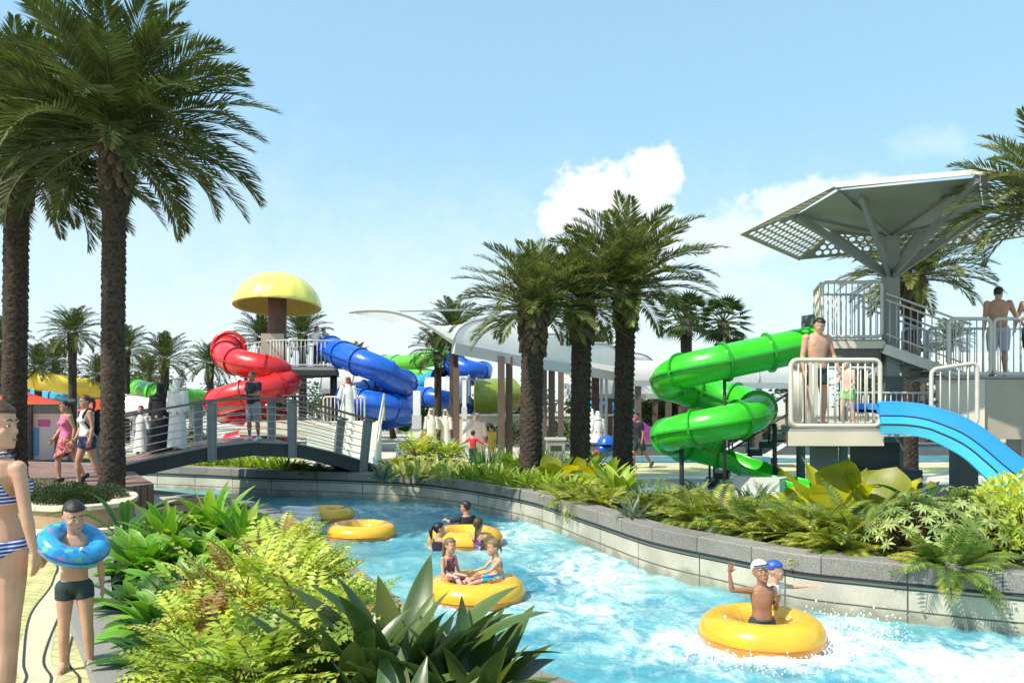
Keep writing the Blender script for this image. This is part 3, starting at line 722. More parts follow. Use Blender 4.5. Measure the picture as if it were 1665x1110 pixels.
# ================================================================== mushroom tower
m_stem = mat('brown_stem', (.12, .055, .035), .6, .15, 2)
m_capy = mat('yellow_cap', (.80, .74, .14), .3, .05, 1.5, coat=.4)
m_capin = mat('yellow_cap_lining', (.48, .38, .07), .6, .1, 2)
m_floor = mat('grey_platform', (.30, .30, .28), .7, .1, 3)
m_beigep = mat('beige_fascia', (.43, .375, .28), .6, .10, 1.5)
m_cfasc = mat('cream_fascia', (.66, .585, .44), .55, .07, 1.5)
mt = thing('mushroom_tower', 'slide tower with a yellow mushroom roof on a brown stem and railed deck', 'tower', PX(451, 35.5))
mc = PX(451, 35.5)
b = MB(); b.lathe([(.40, 0), (.40, 6.9)], mc, 24); b.build('stem', m_stem, mt, True, True)
b = MB()
prof = [(1.90, 6.30), (1.93, 6.36), (1.91, 6.46), (1.85, 6.66), (1.72, 6.95), (1.50, 7.24), (1.20, 7.50), (.85, 7.68), (.45, 7.79), (.04, 7.83)]
cz0 = len(b.v); b.lathe(prof, mc, 64)
# panel joints pressed into the shell
for i in range(cz0, len(b.v)):
    k = (i - cz0) % 64
    if k % 4 == 0:
        x, y, z = b.v[i]; dx, dy = x - mc.x, y - mc.y; rr = math.hypot(dx, dy)
        if rr > .3: b.v[i] = (mc.x + dx * (1 - .018), mc.y + dy * (1 - .018), z - .01)
TL = Matrix.Rotation(R(-6.5), 3, 'X') @ Matrix.Identity(3)
def tiltcap(b): 
    o_ = mc + V((0, 0, 6.4)); b.v = [tuple(o_ + TL @ (V(p) - o_)) for p in b.v]
tiltcap(b)
capo = b.build('roof_cap', m_capy, mt, True, True)
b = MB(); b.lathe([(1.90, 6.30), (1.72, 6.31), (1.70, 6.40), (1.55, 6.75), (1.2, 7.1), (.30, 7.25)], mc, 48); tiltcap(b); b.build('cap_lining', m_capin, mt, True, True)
zf = 3.62
fl = [V((*P(392, 600, 36.8).xy, zf)), V((*P(440, 600, 34.2).xy, zf)), V((*P(470, 600, 33.9).xy, zf)), V((*P(548, 600, 34.3).xy, zf)), V((*P(550, 600, 36.5).xy, zf)), V((*P(480, 600, 38).xy, zf)), V((*P(400, 600, 38.3).xy, zf))]
b = MB(); b.poly(fl, .16); b.build('deck', m_floor, mt, False, True)
b = MB()
for i in range(len(fl)): b.beam(fl[i] - V((0, 0, .28)), fl[(i + 1) % len(fl)] - V((0, 0, .28)), .10, .22)
b.build('edge_beam', m_steel_d, mt, False, True)
for i, nbar in ((0, 7), (1, 5), (2, 11), (3, 6), (4, 9), (5, 9), (6, 6)):
    rail_panel(mt, fl[i], fl[(i + 1) % len(fl)], 1.1, nbar, m_rail_grey, .03, .016)
for px, d in ((478, 34.6), (540, 35.0), (400, 37.5), (545, 36.2)):
    q = PX(px, d); b = MB(); b.rod(q, q + V((0, 0, zf - .3)), .09, 10); b.build('column', m_steel_d, mt, True, True)
b = MB(); b.box(PX(443, 34.6, 3.9) + V((0, 0, .4)), (.95, .08, 1.5), R(12)); b.build('gate_panel', m_beigep, mt, False, True)
# rear stair going up to the deck
b = MB()
for i in range(12):
    q = P(442, 690, 36).lerp(P(497, 690, 35.5), i / 11); b.box((q.x, q.y + .6, 1.0 + i * .22), (.42, 1.0, .05))
b.build('stair_flight', m_floor, mt, False, True)
# lower timber platform
lp = thing('low_platform', 'beige boarded low platform with grey rails under the red slide', 'platform', PX(458, 30))
b = MB(); q = [GZ(388, 722, .55), GZ(532, 722, .55), PX(522, 33, .9), PX(402, 33, .9)]
q = [PX(388, 29.6, 1.0), PX(534, 29.2, .85), PX(528, 32.5, 1.35), PX(402, 32.5, 1.35)]
b.poly(q, .12); b.build('deck', m_beigep, lp, False, True)
for i in range(6):
    s_ = q[0].lerp(q[1], (i + .5) / 6); b = MB(); b.beam(V((s_.x, s_.y + .4, 0)), V((s_.x, s_.y + .4, s_.z - .1)), .16, .16, up=(0, 1, 0)); b.build('post', m_steel_d, lp, False, True)
for i in range(4):
    b = MB(); z = .25 + .19 * i; b.beam(PX(392, 29.7 + .2 * i, z), PX(536, 29.3 + .2 * i, z - .08), .28, .05); b.build('step', m_steel_d, lp, False, True)
rail_panel(lp, q[3], q[2], 1.0, 14, m_steel_d, .03, .016); rail_panel(lp, PX(536, 30, .9), q[2] + V((.2, 0, 0)), 1.0, 8, m_steel_d, .03, .016)
# white stair block with the robed man on it
ws = thing('white_stair', 'cream stair block with slanting white hand rails beside the blue spiral', 'stair', PX(575, 27))
b = MB()
y0 = 26.0
for i in range(6):
    z1 = 1.45 - .22 * i
    b.box(((566 - CX) * 27 / F + .5 + .0, y0 - .28 * i + .9, z1 / 2), (1.25, .29, z1))
b.build('stair_body', mat('stair_white', (.74, .70, .60), .6, .1, 3), ws, False, True)
b = MB(); b.box(((555 - CX) * 28 / F, 27.9, .66), (2.0, 1.5, 1.32)); b.build('landing', m_cfasc, ws, False, True)
for xo in (-.26, 1.08):
    b = MB()
    x = (566 - CX) * 27 / F + xo + .1
    a0, a1 = V((x, 27.2, 2.35)), V((x + .08, 25.2, 1.0)); b0, b1 = V((x, 27.2, 1.45)), V((x + .08, 25.2, .1))
    b.tube([b0, a0, a1, b1], .035, 8); b.tube([a0.lerp(b0, .5), a1.lerp(b1, .5)], .025, 8)
    b.tube([a0.lerp(a1, .5), b0.lerp(b1, .5)], .025, 8)
    b.build('hand_rail', m_rail, ws, True, True)
rail_panel(ws, ((525 - CX) * 28.4 / F, 28.5, 1.32), ((592 - CX) * 28.4 / F, 28.5, 1.32), .95, 10, m_rail, .03, .016)

# ================================================================== hexagonal canopy
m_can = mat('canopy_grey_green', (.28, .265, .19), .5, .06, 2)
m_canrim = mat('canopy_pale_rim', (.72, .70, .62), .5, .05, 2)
m_pole = mat('pole_grey', (.27, .275, .25), .5, .06, 3)
hp = thing('canopy', 'big flat hexagonal sunshade with honeycomb holes on a branching grey column', 'canopy', (7.9, 16.6, 0))
ZC = 5.80
def onz(px, py, z=ZC): return GZ(px, py, z)
NL, NR = P(1357, 303, 13.7), P(1616, 279, 13.1)
LT, FL, FR = P(1204, 381, 15.9), P(1298, 422, 18.0), P(1592, 396, 17.3)
RT = V((10.6, 15.2, 5.35))
hexo = [LT, NL, NR, RT, FR, FL]
inner = [onz(1296, 346), onz(1364, 306), onz(1590, 285), V((9.15, 15.5, ZC)), onz(1500, 364), onz(1352, 374)]
cen = V((7.9, 16.55, ZC))
def panel(quad, name='honeycomb_panel', hr=.070, pitch=.168, margin=.115):
    q0, q1, q2, q3 = quad; o_ = q0; ex = (q3 - q0).normalized(); nrm = ex.cross(q1 - q0).normalized(); ey = nrm.cross(ex)
    to2 = lambda p: V(((p - o_).dot(ex), (p - o_).dot(ey)))
    pol = [to2(p) for p in quad]
    def ins(p):
        c = False
        for i in range(4):
            a, b_ = pol[i], pol[(i + 1) % 4]
            if (a.y > p.y) != (b_.y > p.y) and p.x < (b_.x - a.x) * (p.y - a.y) / (b_.y - a.y) + a.x: c = not c
        return c
    def de(p):
        m = 9
        for i in range(4):
            a, b_ = pol[i], pol[(i + 1) % 4]; ab = b_ - a
            if ab.length < 1e-6: continue
            t = max(0, min(1, (p - a).dot(ab) / ab.length_squared)); m = min(m, (p - a - ab * t).length)
        return m
    loops = [pol]
    for i in range(-60, 61):
        for j in range(-60, 61):
            p = V(((i + (j % 2) * .5) * pitch, j * pitch * .866))
            if ins(p) and de(p) > margin: loops.append([p + V((math.cos(R(60 * k + 30)), math.sin(R(60 * k + 30)))) * hr for k in range(6)])
    bm = bmesh.new(); es = []
    for lp2 in loops:
        vs = [bm.verts.new((p.x, p.y, 0)) for p in lp2]; es += [bm.edges.new((vs[i], vs[(i + 1) % len(vs)])) for i in range(len(vs))]
    bmesh.ops.triangle_fill(bm, use_beauty=True, use_dissolve=False, edges=es)
    g = bmesh.ops.extrude_face_region(bm, geom=bm.faces[:])
    for q in g['geom']:
        if isinstance(q, bmesh.types.BMVert): q.co.z += .014
    bmesh.ops.recalc_face_normals(bm, faces=bm.faces[:])
    for v_ in bm.verts: v_.co = o_ + ex * v_.co.x + ey * v_.co.y + nrm * v_.co.z - V(hp.location)
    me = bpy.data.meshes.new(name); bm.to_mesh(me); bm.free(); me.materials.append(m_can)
    o = bpy.data.objects.new(name, me); COL.objects.link(o); o.parent = hp
panel([LT, inner[0], inner[5], FL]); panel([FL, inner[5], inner[4], FR]); panel([FR, inner[4], inner[3], RT]); panel([RT, inner[3], inner[2], NR]); panel([LT, NL, inner[1], inner[0]], margin=.085); panel([NL, NR, inner[2], inner[1]], name='solid_panel', margin=9)
b = MB()
for i in range(6):
    b.beam(hexo[i] + V((0, 0, .02)), hexo[(i + 1) % 6] + V((0, 0, .02)), .04, .05 if i != 1 else .09)
b.build('rim_edge', m_canrim, hp, False, True)
for i in range(6):
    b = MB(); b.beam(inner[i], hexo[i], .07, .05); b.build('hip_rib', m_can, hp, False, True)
# shallow folded soffit inside the perforated band
hub = V((7.86, 16.6, 5.52))
b = MB(); ins = [p - V((0, 0, .035)) for p in inner]
vs = ins + [hub]; b.add(vs, [(i, 6, (i + 1) % 6) for i in range(6)] + [(0, 1, 2, 3, 4, 5)])
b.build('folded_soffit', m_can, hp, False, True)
for i in range(6):
    b = MB(); b.beam(hub + V((0, 0, -.02)), ins[i] - V((0, 0, .02)), .05, .05); b.build('soffit_rib', m_pole, hp, False, True)
pc = V((7.86, 16.6, 0))
b = MB(); b.box(pc + V((0, 0, 2.75)), (.26, .26, 5.5)); b.build('column', m_pole, hp, False, True)
for tx in (inner[0], inner[2], inner[3], inner[4], inner[5], onz(1400, 312)):
    b = MB(); tgt = V((tx.x, tx.y, ZC - .06)); 
    b.beam(pc + V((0, 0, 4.66)), tgt, .075, .15); b.build('strut', m_pole, hp, False, True)

# ================================================================== right slide tower
tw = thing('slide_tower', 'cream play tower with two railed decks and stairs under the honeycomb sunshade', 'tower', (6.5, 15, 0))
m_tcol = mat('dark_green_column', (.10, .125, .115), .6, .1, 3)
# near deck
zn = 1.62; x0, x1, yn, yf = 4.63, 6.18, 13.35, 15.3
nd = [V((x0, yn, zn)), V((x1, yn, zn)), V((6.95, yf, zn)), V((5.45, yf, zn))]
def grow(poly, k): 
    c = sum(poly, V((0, 0, 0))) / len(poly); return [p + (p - c).normalized() * k for p in poly]
b = MB(); b.poly(nd, .04); b.build('deck', m_floor, tw, False, True)
b = MB(); b.poly([p - V((0, 0, .043)) for p in grow(nd, .04)], .24); b.build('fascia', m_cfasc, tw, False, True)
rail_panel(tw, (x0 + .04, yn + .03, zn), (x1 - .02, yn + .03, zn), 1.15, 11, m_rail, .038, .014)
rail_panel(tw, nd[0] + V((.06, .12, 0)), nd[3] + V((-.02, -.35, 0)), 1.10, 10, m_rail, .034, .014)
rail_panel(tw, nd[3] + V((.2, -.05, 0)), nd[2] + V((-.05, -.05, 0)), 1.10, 9, m_rail_grey, .03, .014)
b = MB(); b.box((5.24, 13.9, zn + .56), (.12, .1, 1.12)); b.build('gate_post', m_rail, tw, False, True)
for x, y, s_, zt in ((5.42, 13.9, .36, zn - .28),):
    b = MB(); b.box((x, y, zt / 2), (s_, s_, zt)); b.build('column', m_tcol, tw, False, True)
b = MB(); b.box((6.48, 14.3, .68), (.62, .6, 1.36)); b.build('column', mat('dark_column', (.035, .045, .045), .5), tw, False, True)
b = MB(); b.box((6.55, 14.2, .45), (1.0, .95, .9)); b.build('column_plinth', mat('dark_plinth', (.02, .028, .035), .4), tw, False, True)
# upper deck
zu = 3.36; ux0, ux1, uy0, uy1 = 6.26, 7.62, 16.4, 18.3
ud = [V((6.33, 16.4, zu)), V((7.62, 16.4, zu)), V((8.15, 17.9, zu)), V((6.68, 17.7, zu))]
b = MB(); b.poly(ud, .04); b.build('deck', m_floor, tw, False, True)
b = MB(); b.poly([p - V((0, 0, .043)) for p in grow(ud, .04)], .15); b.build('fascia', m_cfasc, tw, False, True)
b = MB(); b.poly([p - V((0, 0, .196)) for p in grow(ud, -.06)], .32); b.build('deck_beam', mat('brown_soffit', (.16, .14, .11), .7), tw, False, True)
rail_panel(tw, ud[0] + V((.05, .03, 0)), ud[1] + V((-.02, .03, 0)), 1.17, 9, m_rail, .036, .013)
rail_panel(tw, ud[0] + V((.06, .12, 0)), ud[3] + V((.0, -.05, 0)), 1.17, 8, m_rail, .034, .013)
rail_panel(tw, ud[3] + V((.1, -.03, 0)), ud[2] + V((-.3, -.05, 0)), 1.1, 9, m_rail_grey, .03, .013)
b = MB(); b.box((6.20, 16.75, zu + .28), (.05, .35, .5), R(20)); b.build('slide_entry_hood', m_tcol, tw, False, True)
for x, y in ((6.5, 18.0), (7.5, 18.1)):
    b = MB(); b.rod((x, y, 0), (x, y, zu - .3), .10, 10); b.build('column', m_tcol, tw, True, True)
# column casing under the canopy
b = MB(); b.box((7.86, 16.6, 1.3), (.36, .36, 2.6)); b.build('column', m_tcol, tw, False, True)
# flight from the upper deck down to the right deck
zr = 2.56
sa, sb_ = V((7.64, 16.9, zu - .12)), V((9.15, 16.5, zr))
ns = 8
for i in range(ns):
    q = sa.lerp(sb_, (i + .5) / ns); b = MB(); b.box((q.x, q.y, q.z), (.26, 1.1, .05), 0); b.build('tread', m_floor, tw, False, True)
for yo in (-.58, .58):
    b = MB(); b.beam(sa + V((-.05, yo, -.08)), sb_ + V((.05, yo, -.08)), .05, .2); b.build('stringer', m_rail, tw, False, True)
    for hz in (.95, .82, .12):
        b = MB(); b.tube([sa + V((0, yo, hz + .1)), sb_ + V((0, yo, hz + .1))], .022 if hz > .2 else .016, 8); b.build('stair_rail', m_rail, tw, True, True)
    b = MB()
    for i in range(12):
        q = sa.lerp(sb_, (i + .5) / 12) + V((0, yo, 0)); b.rod(q + V((0, 0, .1)), q + V((0, 0, .95)), .012, 6)
    b.build('stair_bar_infill', m_rail_grey, tw, True, True)
# right deck
rx0, rx1, ry0, ry1 = 8.38, 12.4, 15.3, 17.4
b = MB(); b.box(((rx0 + rx1) / 2, (ry0 + ry1) / 2, zr - .02), (rx1 - rx0, ry1 - ry0, .05)); b.build('deck', m_floor, tw, False, True)
b = MB(); b.box(((9.0 + rx1) / 2, ry0 + .1, (zr + 1.42) / 2 - .06), (rx1 - 9.0, .2, zr - 1.42)); b.build('side_wall', m_beigep, tw, False, True)
b = MB(); b.poly([(8.30, 15.55, zr - .06), (9.0, 15.22, zr - .06), (9.0, 15.40, zr - .06), (8.34, 15.75, zr - .06)], 1.15); b.build('angled_wall', m_cfasc, tw, False, True)
rail_panel(tw, (8.36, 15.3, zr), (9.16, 15.3, zr), 1.1, 5, m_rail, .036, .013)
rail_panel(tw, (9.22, 15.3, zr), (9.98, 15.3, zr), 1.1, 5, m_rail, .036, .013)
rail_panel(tw, (9.98, 14.9, zr - .22), (11.6, 14.9, zr - .22), 1.1, 9, m_rail, .036, .013)
rail_panel(tw, (9.0, 17.3, zr), (12.2, 17.3, zr), 1.1, 18, m_rail_grey, .03, .012)
rail_panel(tw, (8.45, 17.3, zr), (8.95, 17.3, zr), 1.1, 3, m_rail_grey, .03, .012)
rail_panel(tw, (7.50, 14.3, 1.50), (8.32, 14.3, 1.62), 1.15, 4, m_rail, .038, .012)
b = MB(); b.box((10.6, 16.5, .7), (.5, .5, 1.4)); b.build('column', m_rail, tw, False, True)
b = MB(); b.box((9.6, 17.0, .7), (.4, .4, 1.4)); b.build('column', m_tcol, tw, False, True)
# stair rising behind the green slide toward the tower
m_dgs = mat('dark_green_step', (.022, .05, .04), .5, .1, 3)
s0, s1 = V((4.95, 19.8, .1)), V((6.65, 19.2, 1.45)); sdir = V((.33, .94, 0))
for i in range(8):
    q = s0.lerp(s1, i / 7); b = MB(); b.box(q, (.34, 1.1, .15), R(-18)); b.build('tread', m_dgs, tw, False, True)
for yo in (-.58, .58):
    o_ = sdir * yo
    b = MB(); b.tube([s0 + o_, s0 + o_ + V((0, 0, .95)), s1 + o_ + V((.3, 0, 1.05)), s1 + o_ + V((.3, 0, 0))], .03, 8); b.tube([s0 + o_ + V((0, 0, .5)), s1 + o_ + V((.3, 0, .55))], .02, 8)
    for t in (.25, .5, .75):
        q = s0.lerp(s1, t) + o_; b.rod(q, q + V((0, 0, .98)), .022, 6)
    b.build('stair_rail', m_steel_d, tw, True, True)
# lower walkway under the right stair
b = MB()
for i in range(9):
    q = V((7.0, 16.2, 1.2)).lerp(V((8.6, 15.9, 2.2)), i / 8); b.box(q, (.2, .7, .04))
b.build('stair_flight', m_tcol, tw, False, True)
rail_panel(tw, (6.3, 15.6, 1.35), (8.3, 15.9, 1.35), .9, 16, m_rail_grey, .024, .012)

# ================================================================== wide blue flume
m_sky1 = mat('flume_blue', (.03, .30, .80), .25, .06, 1.5, coat=.4); m_sky2 = mat('flume_light_blue', (.04, .42, .86), .25, .06, 1.5, coat=.4); m_sky3 = mat('flume_cyan', (.10, .62, .84), .25, .06, 1.5, coat=.4)
fs_ = thing('wide_slide', 'open light blue humped slide with dark seams running off the near deck', 'water slide', (6.2, 13.6, 0))
cl = [P(1428, 655, 13.3), P(1470, 656, 13.25), P(1507, 661, 13.15), P(1556, 675, 13.0), P(1591, 693, 12.9), P(1626, 719, 12.8), P(1665, 749, 12.7), P(1725, 788, 12.55), P(1800, 818, 12.45)]
top = spline(cl, 6)
hts = [interp([0, 6, 12, 18, 24, 30, 36, 42, 48], [.51, .51, .53, .64, .76, .84, .85, .75, .5], i) for i in range(len(top))]
def flume_strip(f0, f1, m, nm, out0, out1):
    b = MB()
    vs = []; n = len(top)
    for p, h in zip(top, hts):
        vs += [p + V((0, -out0, -h * f0)), p + V((0, -out1, -h * f1)), p + V((0, .06 - out1, -h * f1)), p + V((0, .06 - out0, -h * f0))]
    fs = [(i * 4 + k, i * 4 + (k + 1) % 4, (i + 1) * 4 + (k + 1) % 4, (i + 1) * 4 + k) for i in range(n - 1) for k in range(4)]
    b.add(vs, fs); return b.build(nm, m, fs_, True, True, auto=40)
flume_strip(0, .40, m_sky1, 'side_wall', .0, .07); flume_strip(.425, .68, m_sky2, 'side_wall', .075, .13); flume_strip(.705, 1.0, m_sky3, 'side_wall', .135, .10)
for f, o_ in ((.412, .075), (.692, .135)):
    b = MB(); b.tube([p + V((0, -o_ + .01, -h * f)) for p, h in zip(top, hts)], .017, 6); b.build('seam', m_dark, fs_, True, True)
b = MB(); b.tube([p + V((0, .03, .0)) for p in top], .035, 8); b.build('lip', m_sky1, fs_, True, True)
b = MB(); vs = []
for p, h in zip(top, hts): vs += [p + V((0, .06, -h * .22)), p + V((0, 1.1, -h * .22)), p + V((0, 1.1, -h * .22 - .05)), p + V((0, .06, -h * .22 - .05))]
b.add(vs, [(i * 4 + k, i * 4 + (k + 1) % 4, (i + 1) * 4 + (k + 1) % 4, (i + 1) * 4 + k) for i in range(len(top) - 1) for k in range(4)]); b.build('slide_bed', m_sky2, fs_, True, True, auto=40)
b = MB(); vs = []
for p, h in zip(top, hts): vs += [p + V((0, 1.1, 0)), p + V((0, 1.1, -h * .3)), p + V((0, 1.16, -h * .3)), p + V((0, 1.16, 0))]
b.add(vs, [(i * 4 + k, i * 4 + (k + 1) % 4, (i + 1) * 4 + (k + 1) % 4, (i + 1) * 4 + k) for i in range(len(top) - 1) for k in range(4)]); b.build('side_wall', m_sky1, fs_, True, True, auto=40)
b = MB(); b.rod((8.35, 13.6, 0), (8.35, 13.6, .9), .08); b.build('support_pole', m_tcol, fs_, True, True)

# ================================================================== tensile shelter
m_fab = mat('white_fabric', (.70, .70, .68), .7, .04, 2, trans=.35)
m_pill = mat('brown_pillar', (.11, .075, .06), .55, .12, 4)
m_beam = mat('grey_beam', (.46, .46, .45), .5, .05, 3)
sh = thing('shade_shelter', 'white tensile fabric shelter on brown paired pillars behind the middle planting', 'shelter', PX(800, 27))
def quadpatch(c00, c10, c11, c01, sag, n=12, thick=.02):
    vs = []
    for i in range(n + 1):
        for j in range(n + 1):
            s_, t = i / n, j / n
            p = V(c00) * (1 - s_) * (1 - t) + V(c10) * s_ * (1 - t) + V(c11) * s_ * t + V(c01) * (1 - s_) * t
            p = p + V(sag) * (16 * s_ * (1 - s_) * t * (1 - t)) 
            vs.append(p)
    fs = [(i * (n + 1) + j, (i + 1) * (n + 1) + j, (i + 1) * (n + 1) + j + 1, i * (n + 1) + j + 1) for i in range(n) for j in range(n)]
    return vs, fs
E0 = P(737, 566, 26.0); E1 = P(850, 588, 27.5); E2 = P(935, 600, 30.0); E3 = P(1000, 612, 34)
tip = P(568, 507, 24.5)
b = MB()
for a_, c_ in ((E0, E1), (E1, E2), (E2, E3)): b.beam(a_, c_, .22, .34)
b.build('edge_beam', m_beam, sh, False, True)
b = MB()
ridge0 = P(800, 515, 28.5); ridge1 = P(900, 545, 31); ridge2 = P(975, 525, 34)
up_ = V((0, 0, .18))
# prow panel: long tip sweeping to the corner
n = 16; vs = []
for i in range(n + 1):
    t = i / n
    lo = tip.lerp(E0 + up_, t) + V((0, 0, math.sin(t * PI) * .42))
    hi = tip.lerp(P(772, 524, 28), t) + V((0, 0, -math.sin(t * PI) * .28))
    for j in range(9):
        s_ = j / 8; p = lo.lerp(hi, s_); vs.append(p)
b.add(vs, [(i * 9 + j, (i + 1) * 9 + j, (i + 1) * 9 + j + 1, i * 9 + j + 1) for i in range(n) for j in range(8)])
b.build('fabric_prow', m_fab, sh, True, True)
b = MB()
# barrel panels over the beam
def barrel(e_a, e_b, w, h, n=14, fl=0.0):
    side = V((.85, 1.0, 0)).normalized() if fl == 0 else V((fl, 1, 0)).normalized()
    vs = []
    for e in (e_a, e_a.lerp(e_b, .33), e_a.lerp(e_b, .66), e_b):
        for k in range(n + 1):
            a = PI * k / n
            vs.append(V(e) + side * (w / 2 * (1 - math.cos(a))) + V((0, 0, h * math.sin(a) + .17)))
    b.add(vs, [(r_ * (n + 1) + k, r_ * (n + 1) + k + 1, (r_ + 1) * (n + 1) + k + 1, (r_ + 1) * (n + 1) + k) for r_ in range(3) for k in range(n)])
barrel(E0, E1, 3.6, .88); b.build('fabric_vault', m_fab, sh, True, True)
b = MB(); barrel(E1 + V((.05, 0, -.02)), E2, 3.6, .84); b.build('fabric_vault', m_fab, sh, True, True)
b = MB(); barrel(E2 + V((.05, 0, -.02)), E3, 3.6, .8); b.build('fabric_vault', m_fab, sh, True, True)
for e in (E0, E1, E2, E3):
    b = MB(); side = V((.85, 1.0, 0)).normalized()
    b.tube([e + side * (1.8 * (1 - math.cos(PI * k / 12))) + V((0, 0, .88 * math.sin(PI * k / 12) + .19)) for k in range(13)], .05, 8); b.build('arch_tube', m_beam, sh, True, True)
b = MB(); b.tube([tip, P(700, 505, 27), P(790, 503, 29)], .03, 6); b.build('mast_cable', m_beam, sh, True, True)
b = MB(); lo = [tip.lerp(E0 + up_, i / 16) + V((0, 0, math.sin(i / 16 * PI) * .42)) for i in range(17)]; b.tube(lo, .06, 8); b.build('edge_tube', m_canrim, sh, True, True)
for px, d in ((815, 26.9), (828, 27.2), (742, 31), (884, 29), (897, 29.3), (912, 33)):
    q = PX(px, d); zt = 3.62 if d < 28 else 3.42
    b = MB(); b.box(q + V((0, 0, zt / 2)), (.23, .23, zt)); b.build('pillar', m_pill, sh, False, True)
# further tents
def vault(label, px0, px1, d, pyb, pyt, ang=0.0, name='vault_canopy', legs=True, depth=3.0):
    a_, c_ = P(px0, pyb, d), P(px1, pyb, d + ang); t = thing(name, label, 'canopy', (a_.x, a_.y, 0))
    h = (pyb - pyt) * d / F; n = 16
    b = MB(); vs = []
    for r_ in range(5):
        for k in range(n + 1):
            al = PI * k / n; e = a_.lerp(c_, r_ / 4)
            vs.append(e + V((0, depth / 2 * (1 - math.cos(al)), h * math.sin(al))))
    b.add(vs, [(r_ * (n + 1) + k, r_ * (n + 1) + k + 1, (r_ + 1) * (n + 1) + k + 1, (r_ + 1) * (n + 1) + k) for r_ in range(4) for k in range(n)])
    b.build('fabric', m_fab, t, True, True)
    for e in (a_, a_.lerp(c_, .5), c_):
        b = MB(); b.tube([e + V((0, depth / 2 * (1 - math.cos(PI * k / n)), h * math.sin(PI * k / n) + .03)) for k in range(n + 1)], .045, 6); b.build('arch_tube', m_beam, t, True, True)
    b = MB(); b.beam(a_ - V((0, 0, .12)), c_ - V((0, 0, .12)), .18, .22); b.build('edge_beam', m_beam, t, False, True)
    for f in (.12, .5, .88):
        e = a_.lerp(c_, f); b = MB(); b.box((e.x, e.y + .1, (e.z - .2) / 2), (.22, .22, e.z - .2)); b.build('pillar', m_pill, t, False, True)
    return t
vault('white barrel vaulted canopy just left of the green spiral slide', 1022, 1150, 31, 618, 582, 1.5)
vault('low white vaulted canopy below and behind the taller vault', 1010, 1120, 36, 640, 612, 1)
vault('white barrel vaulted canopy behind the green spiral and near deck', 1165, 1300, 30, 622, 578, 1.5)
vault('white vaulted canopy seen through the right tower railings', 1480, 1640, 32, 606, 568, 1)
vault('broad white canopy between the two spiral slides of the mushroom tower', 520, 622, 40, 632, 598, 1)
vault('small pale vaulted canopy left of the trio of palms', 690, 760, 44, 648, 612, -3)
vault('pale vaulted canopy behind the trio of palm trunks', 930, 1000, 38, 640, 588, 2)
# flying fabric sail right of the palms
sl = thing('sail_canopy', 'white pointed fabric sail on slim posts between the palm trunks', 'canopy', PX(960, 36))
b = MB(); vs, fs2 = quadpatch(P(900, 600, 34), P(948, 575, 36), P(995, 592, 37), P(925, 625, 38), (0, 0, -.35)); b.add(vs, fs2)
vs, fs2 = quadpatch(P(870, 585, 33), P(935, 545, 34), P(1000, 522, 36), P(955, 560, 39), (0, 0, -.3)); b.add(vs, fs2); b.build('fabric', m_fab, sl, True, True)
for px, d, py in ((978, 36.5, 596), (986, 37, 596)):
    q = PX(px, d); b = MB(); b.rod(q, P(px, py, d), .07, 8); b.build('post', m_rail_grey, sl, True, True)
b = MB(); b.rod(P(945, 608, 36), P(996, 606, 36.5), .05); b.build('cross_tube', m_rail_grey, sl, True, True)

# ---- posts, bins, planters boxes
def white_post(px, d, pyt, label, w_=.26):
    t = thing('light_column', label, 'post', PX(px, d)); h = P(px, pyt, d).z
    b = MB(); b.box((0, 0, h / 2), (w_, w_, h)); b.build('shaft', m_wht, t, False)
    b = MB(); b.box((0, 0, .15), (w_ + .14, w_ + .14, .3)); b.build('base', m_rail_grey, t, False)
    b = MB(); b.box((0, -.02, h * .55), (w_ + .06, w_ + .06, .5)); b.build('collar', m_rail_grey, t, False)
white_post(678, 29, 635, 'square white post with grey collar right of the blue spiral')
white_post(755, 33, 618, 'slim white post beside the brown shelter pillar', .16)
def bin_box(px, d, w_, h, label):
    t = thing('litter_bin', label, 'bin', PX(px, d))
    b = MB(); b.box((0, 0, h / 2 + .08), (w_, w_, h - .1)); b.build('body', m_floor, t, False)
    b = MB(); b.box((0, 0, h + .03), (w_ + .08, w_ + .08, .06)); b.build('lid', m_rail_grey, t, False)
    b = MB(); b.box((0, -.003 - w_ / 2, h * .75), (w_ * .6, .03, .14)); b.build('opening', m_dark, t, False)
bin_box(903, 24.0, .55, .95, 'square pale grey litter bin between the palm trunks')
bin_box(663, 27, .7, .8, 'grey square bin at the foot of the white post')
b = thing('bench', 'low pale bench between the two nearer palm trunks', 'bench', PX(925, 25.5))
q = MB(); q.box((0, 0, .45), (1.5, .5, .09)); q.build('seat', m_rail_grey, b, False)
for x in (-.6, .6): q = MB(); q.box((x, 0, .2), (.1, .42, .4)); q.build('leg', m_floor, b, False)

# ---- kiosk, umbrella, left background
ks = thing('kiosk', 'grey slatted kiosk with a bright open hatch behind the leftmost palm', 'kiosk', PX(60, 27))
m_slat = brick_mat('slatted_panel', (.20, .20, .18), (.24, .23, .2), (.08, .08, .07), 4, .12, .02, .7, coords='Object', bump=.3, var=.2)
b = MB(); b.box((-1.2, 0, 1.05), (3.2, 2.4, 2.1)); b.build('wall', m_slat, ks, False)
b = MB(); b.box((-1.2, 0, 2.15), (3.5, 2.7, .1)); b.build('roof', m_floor, ks, False)
b = MB(); b.box((1.0, -.9, .95), (1.1, .1, 1.5)); b.build('display_panel', m_rail_grey, ks, False)
b = MB(); b.box((.80, -.97, 1.40), (.36, .03, .22)); b.build('notice', mat('pink_notice', (.45, .10, .30), .6), ks, False)
b = MB(); b.box((1.3, -.97, .7), (.28, .03, .8)); b.build('notice', mat('dark_notice', (.05, .06, .05), .5), ks, False)
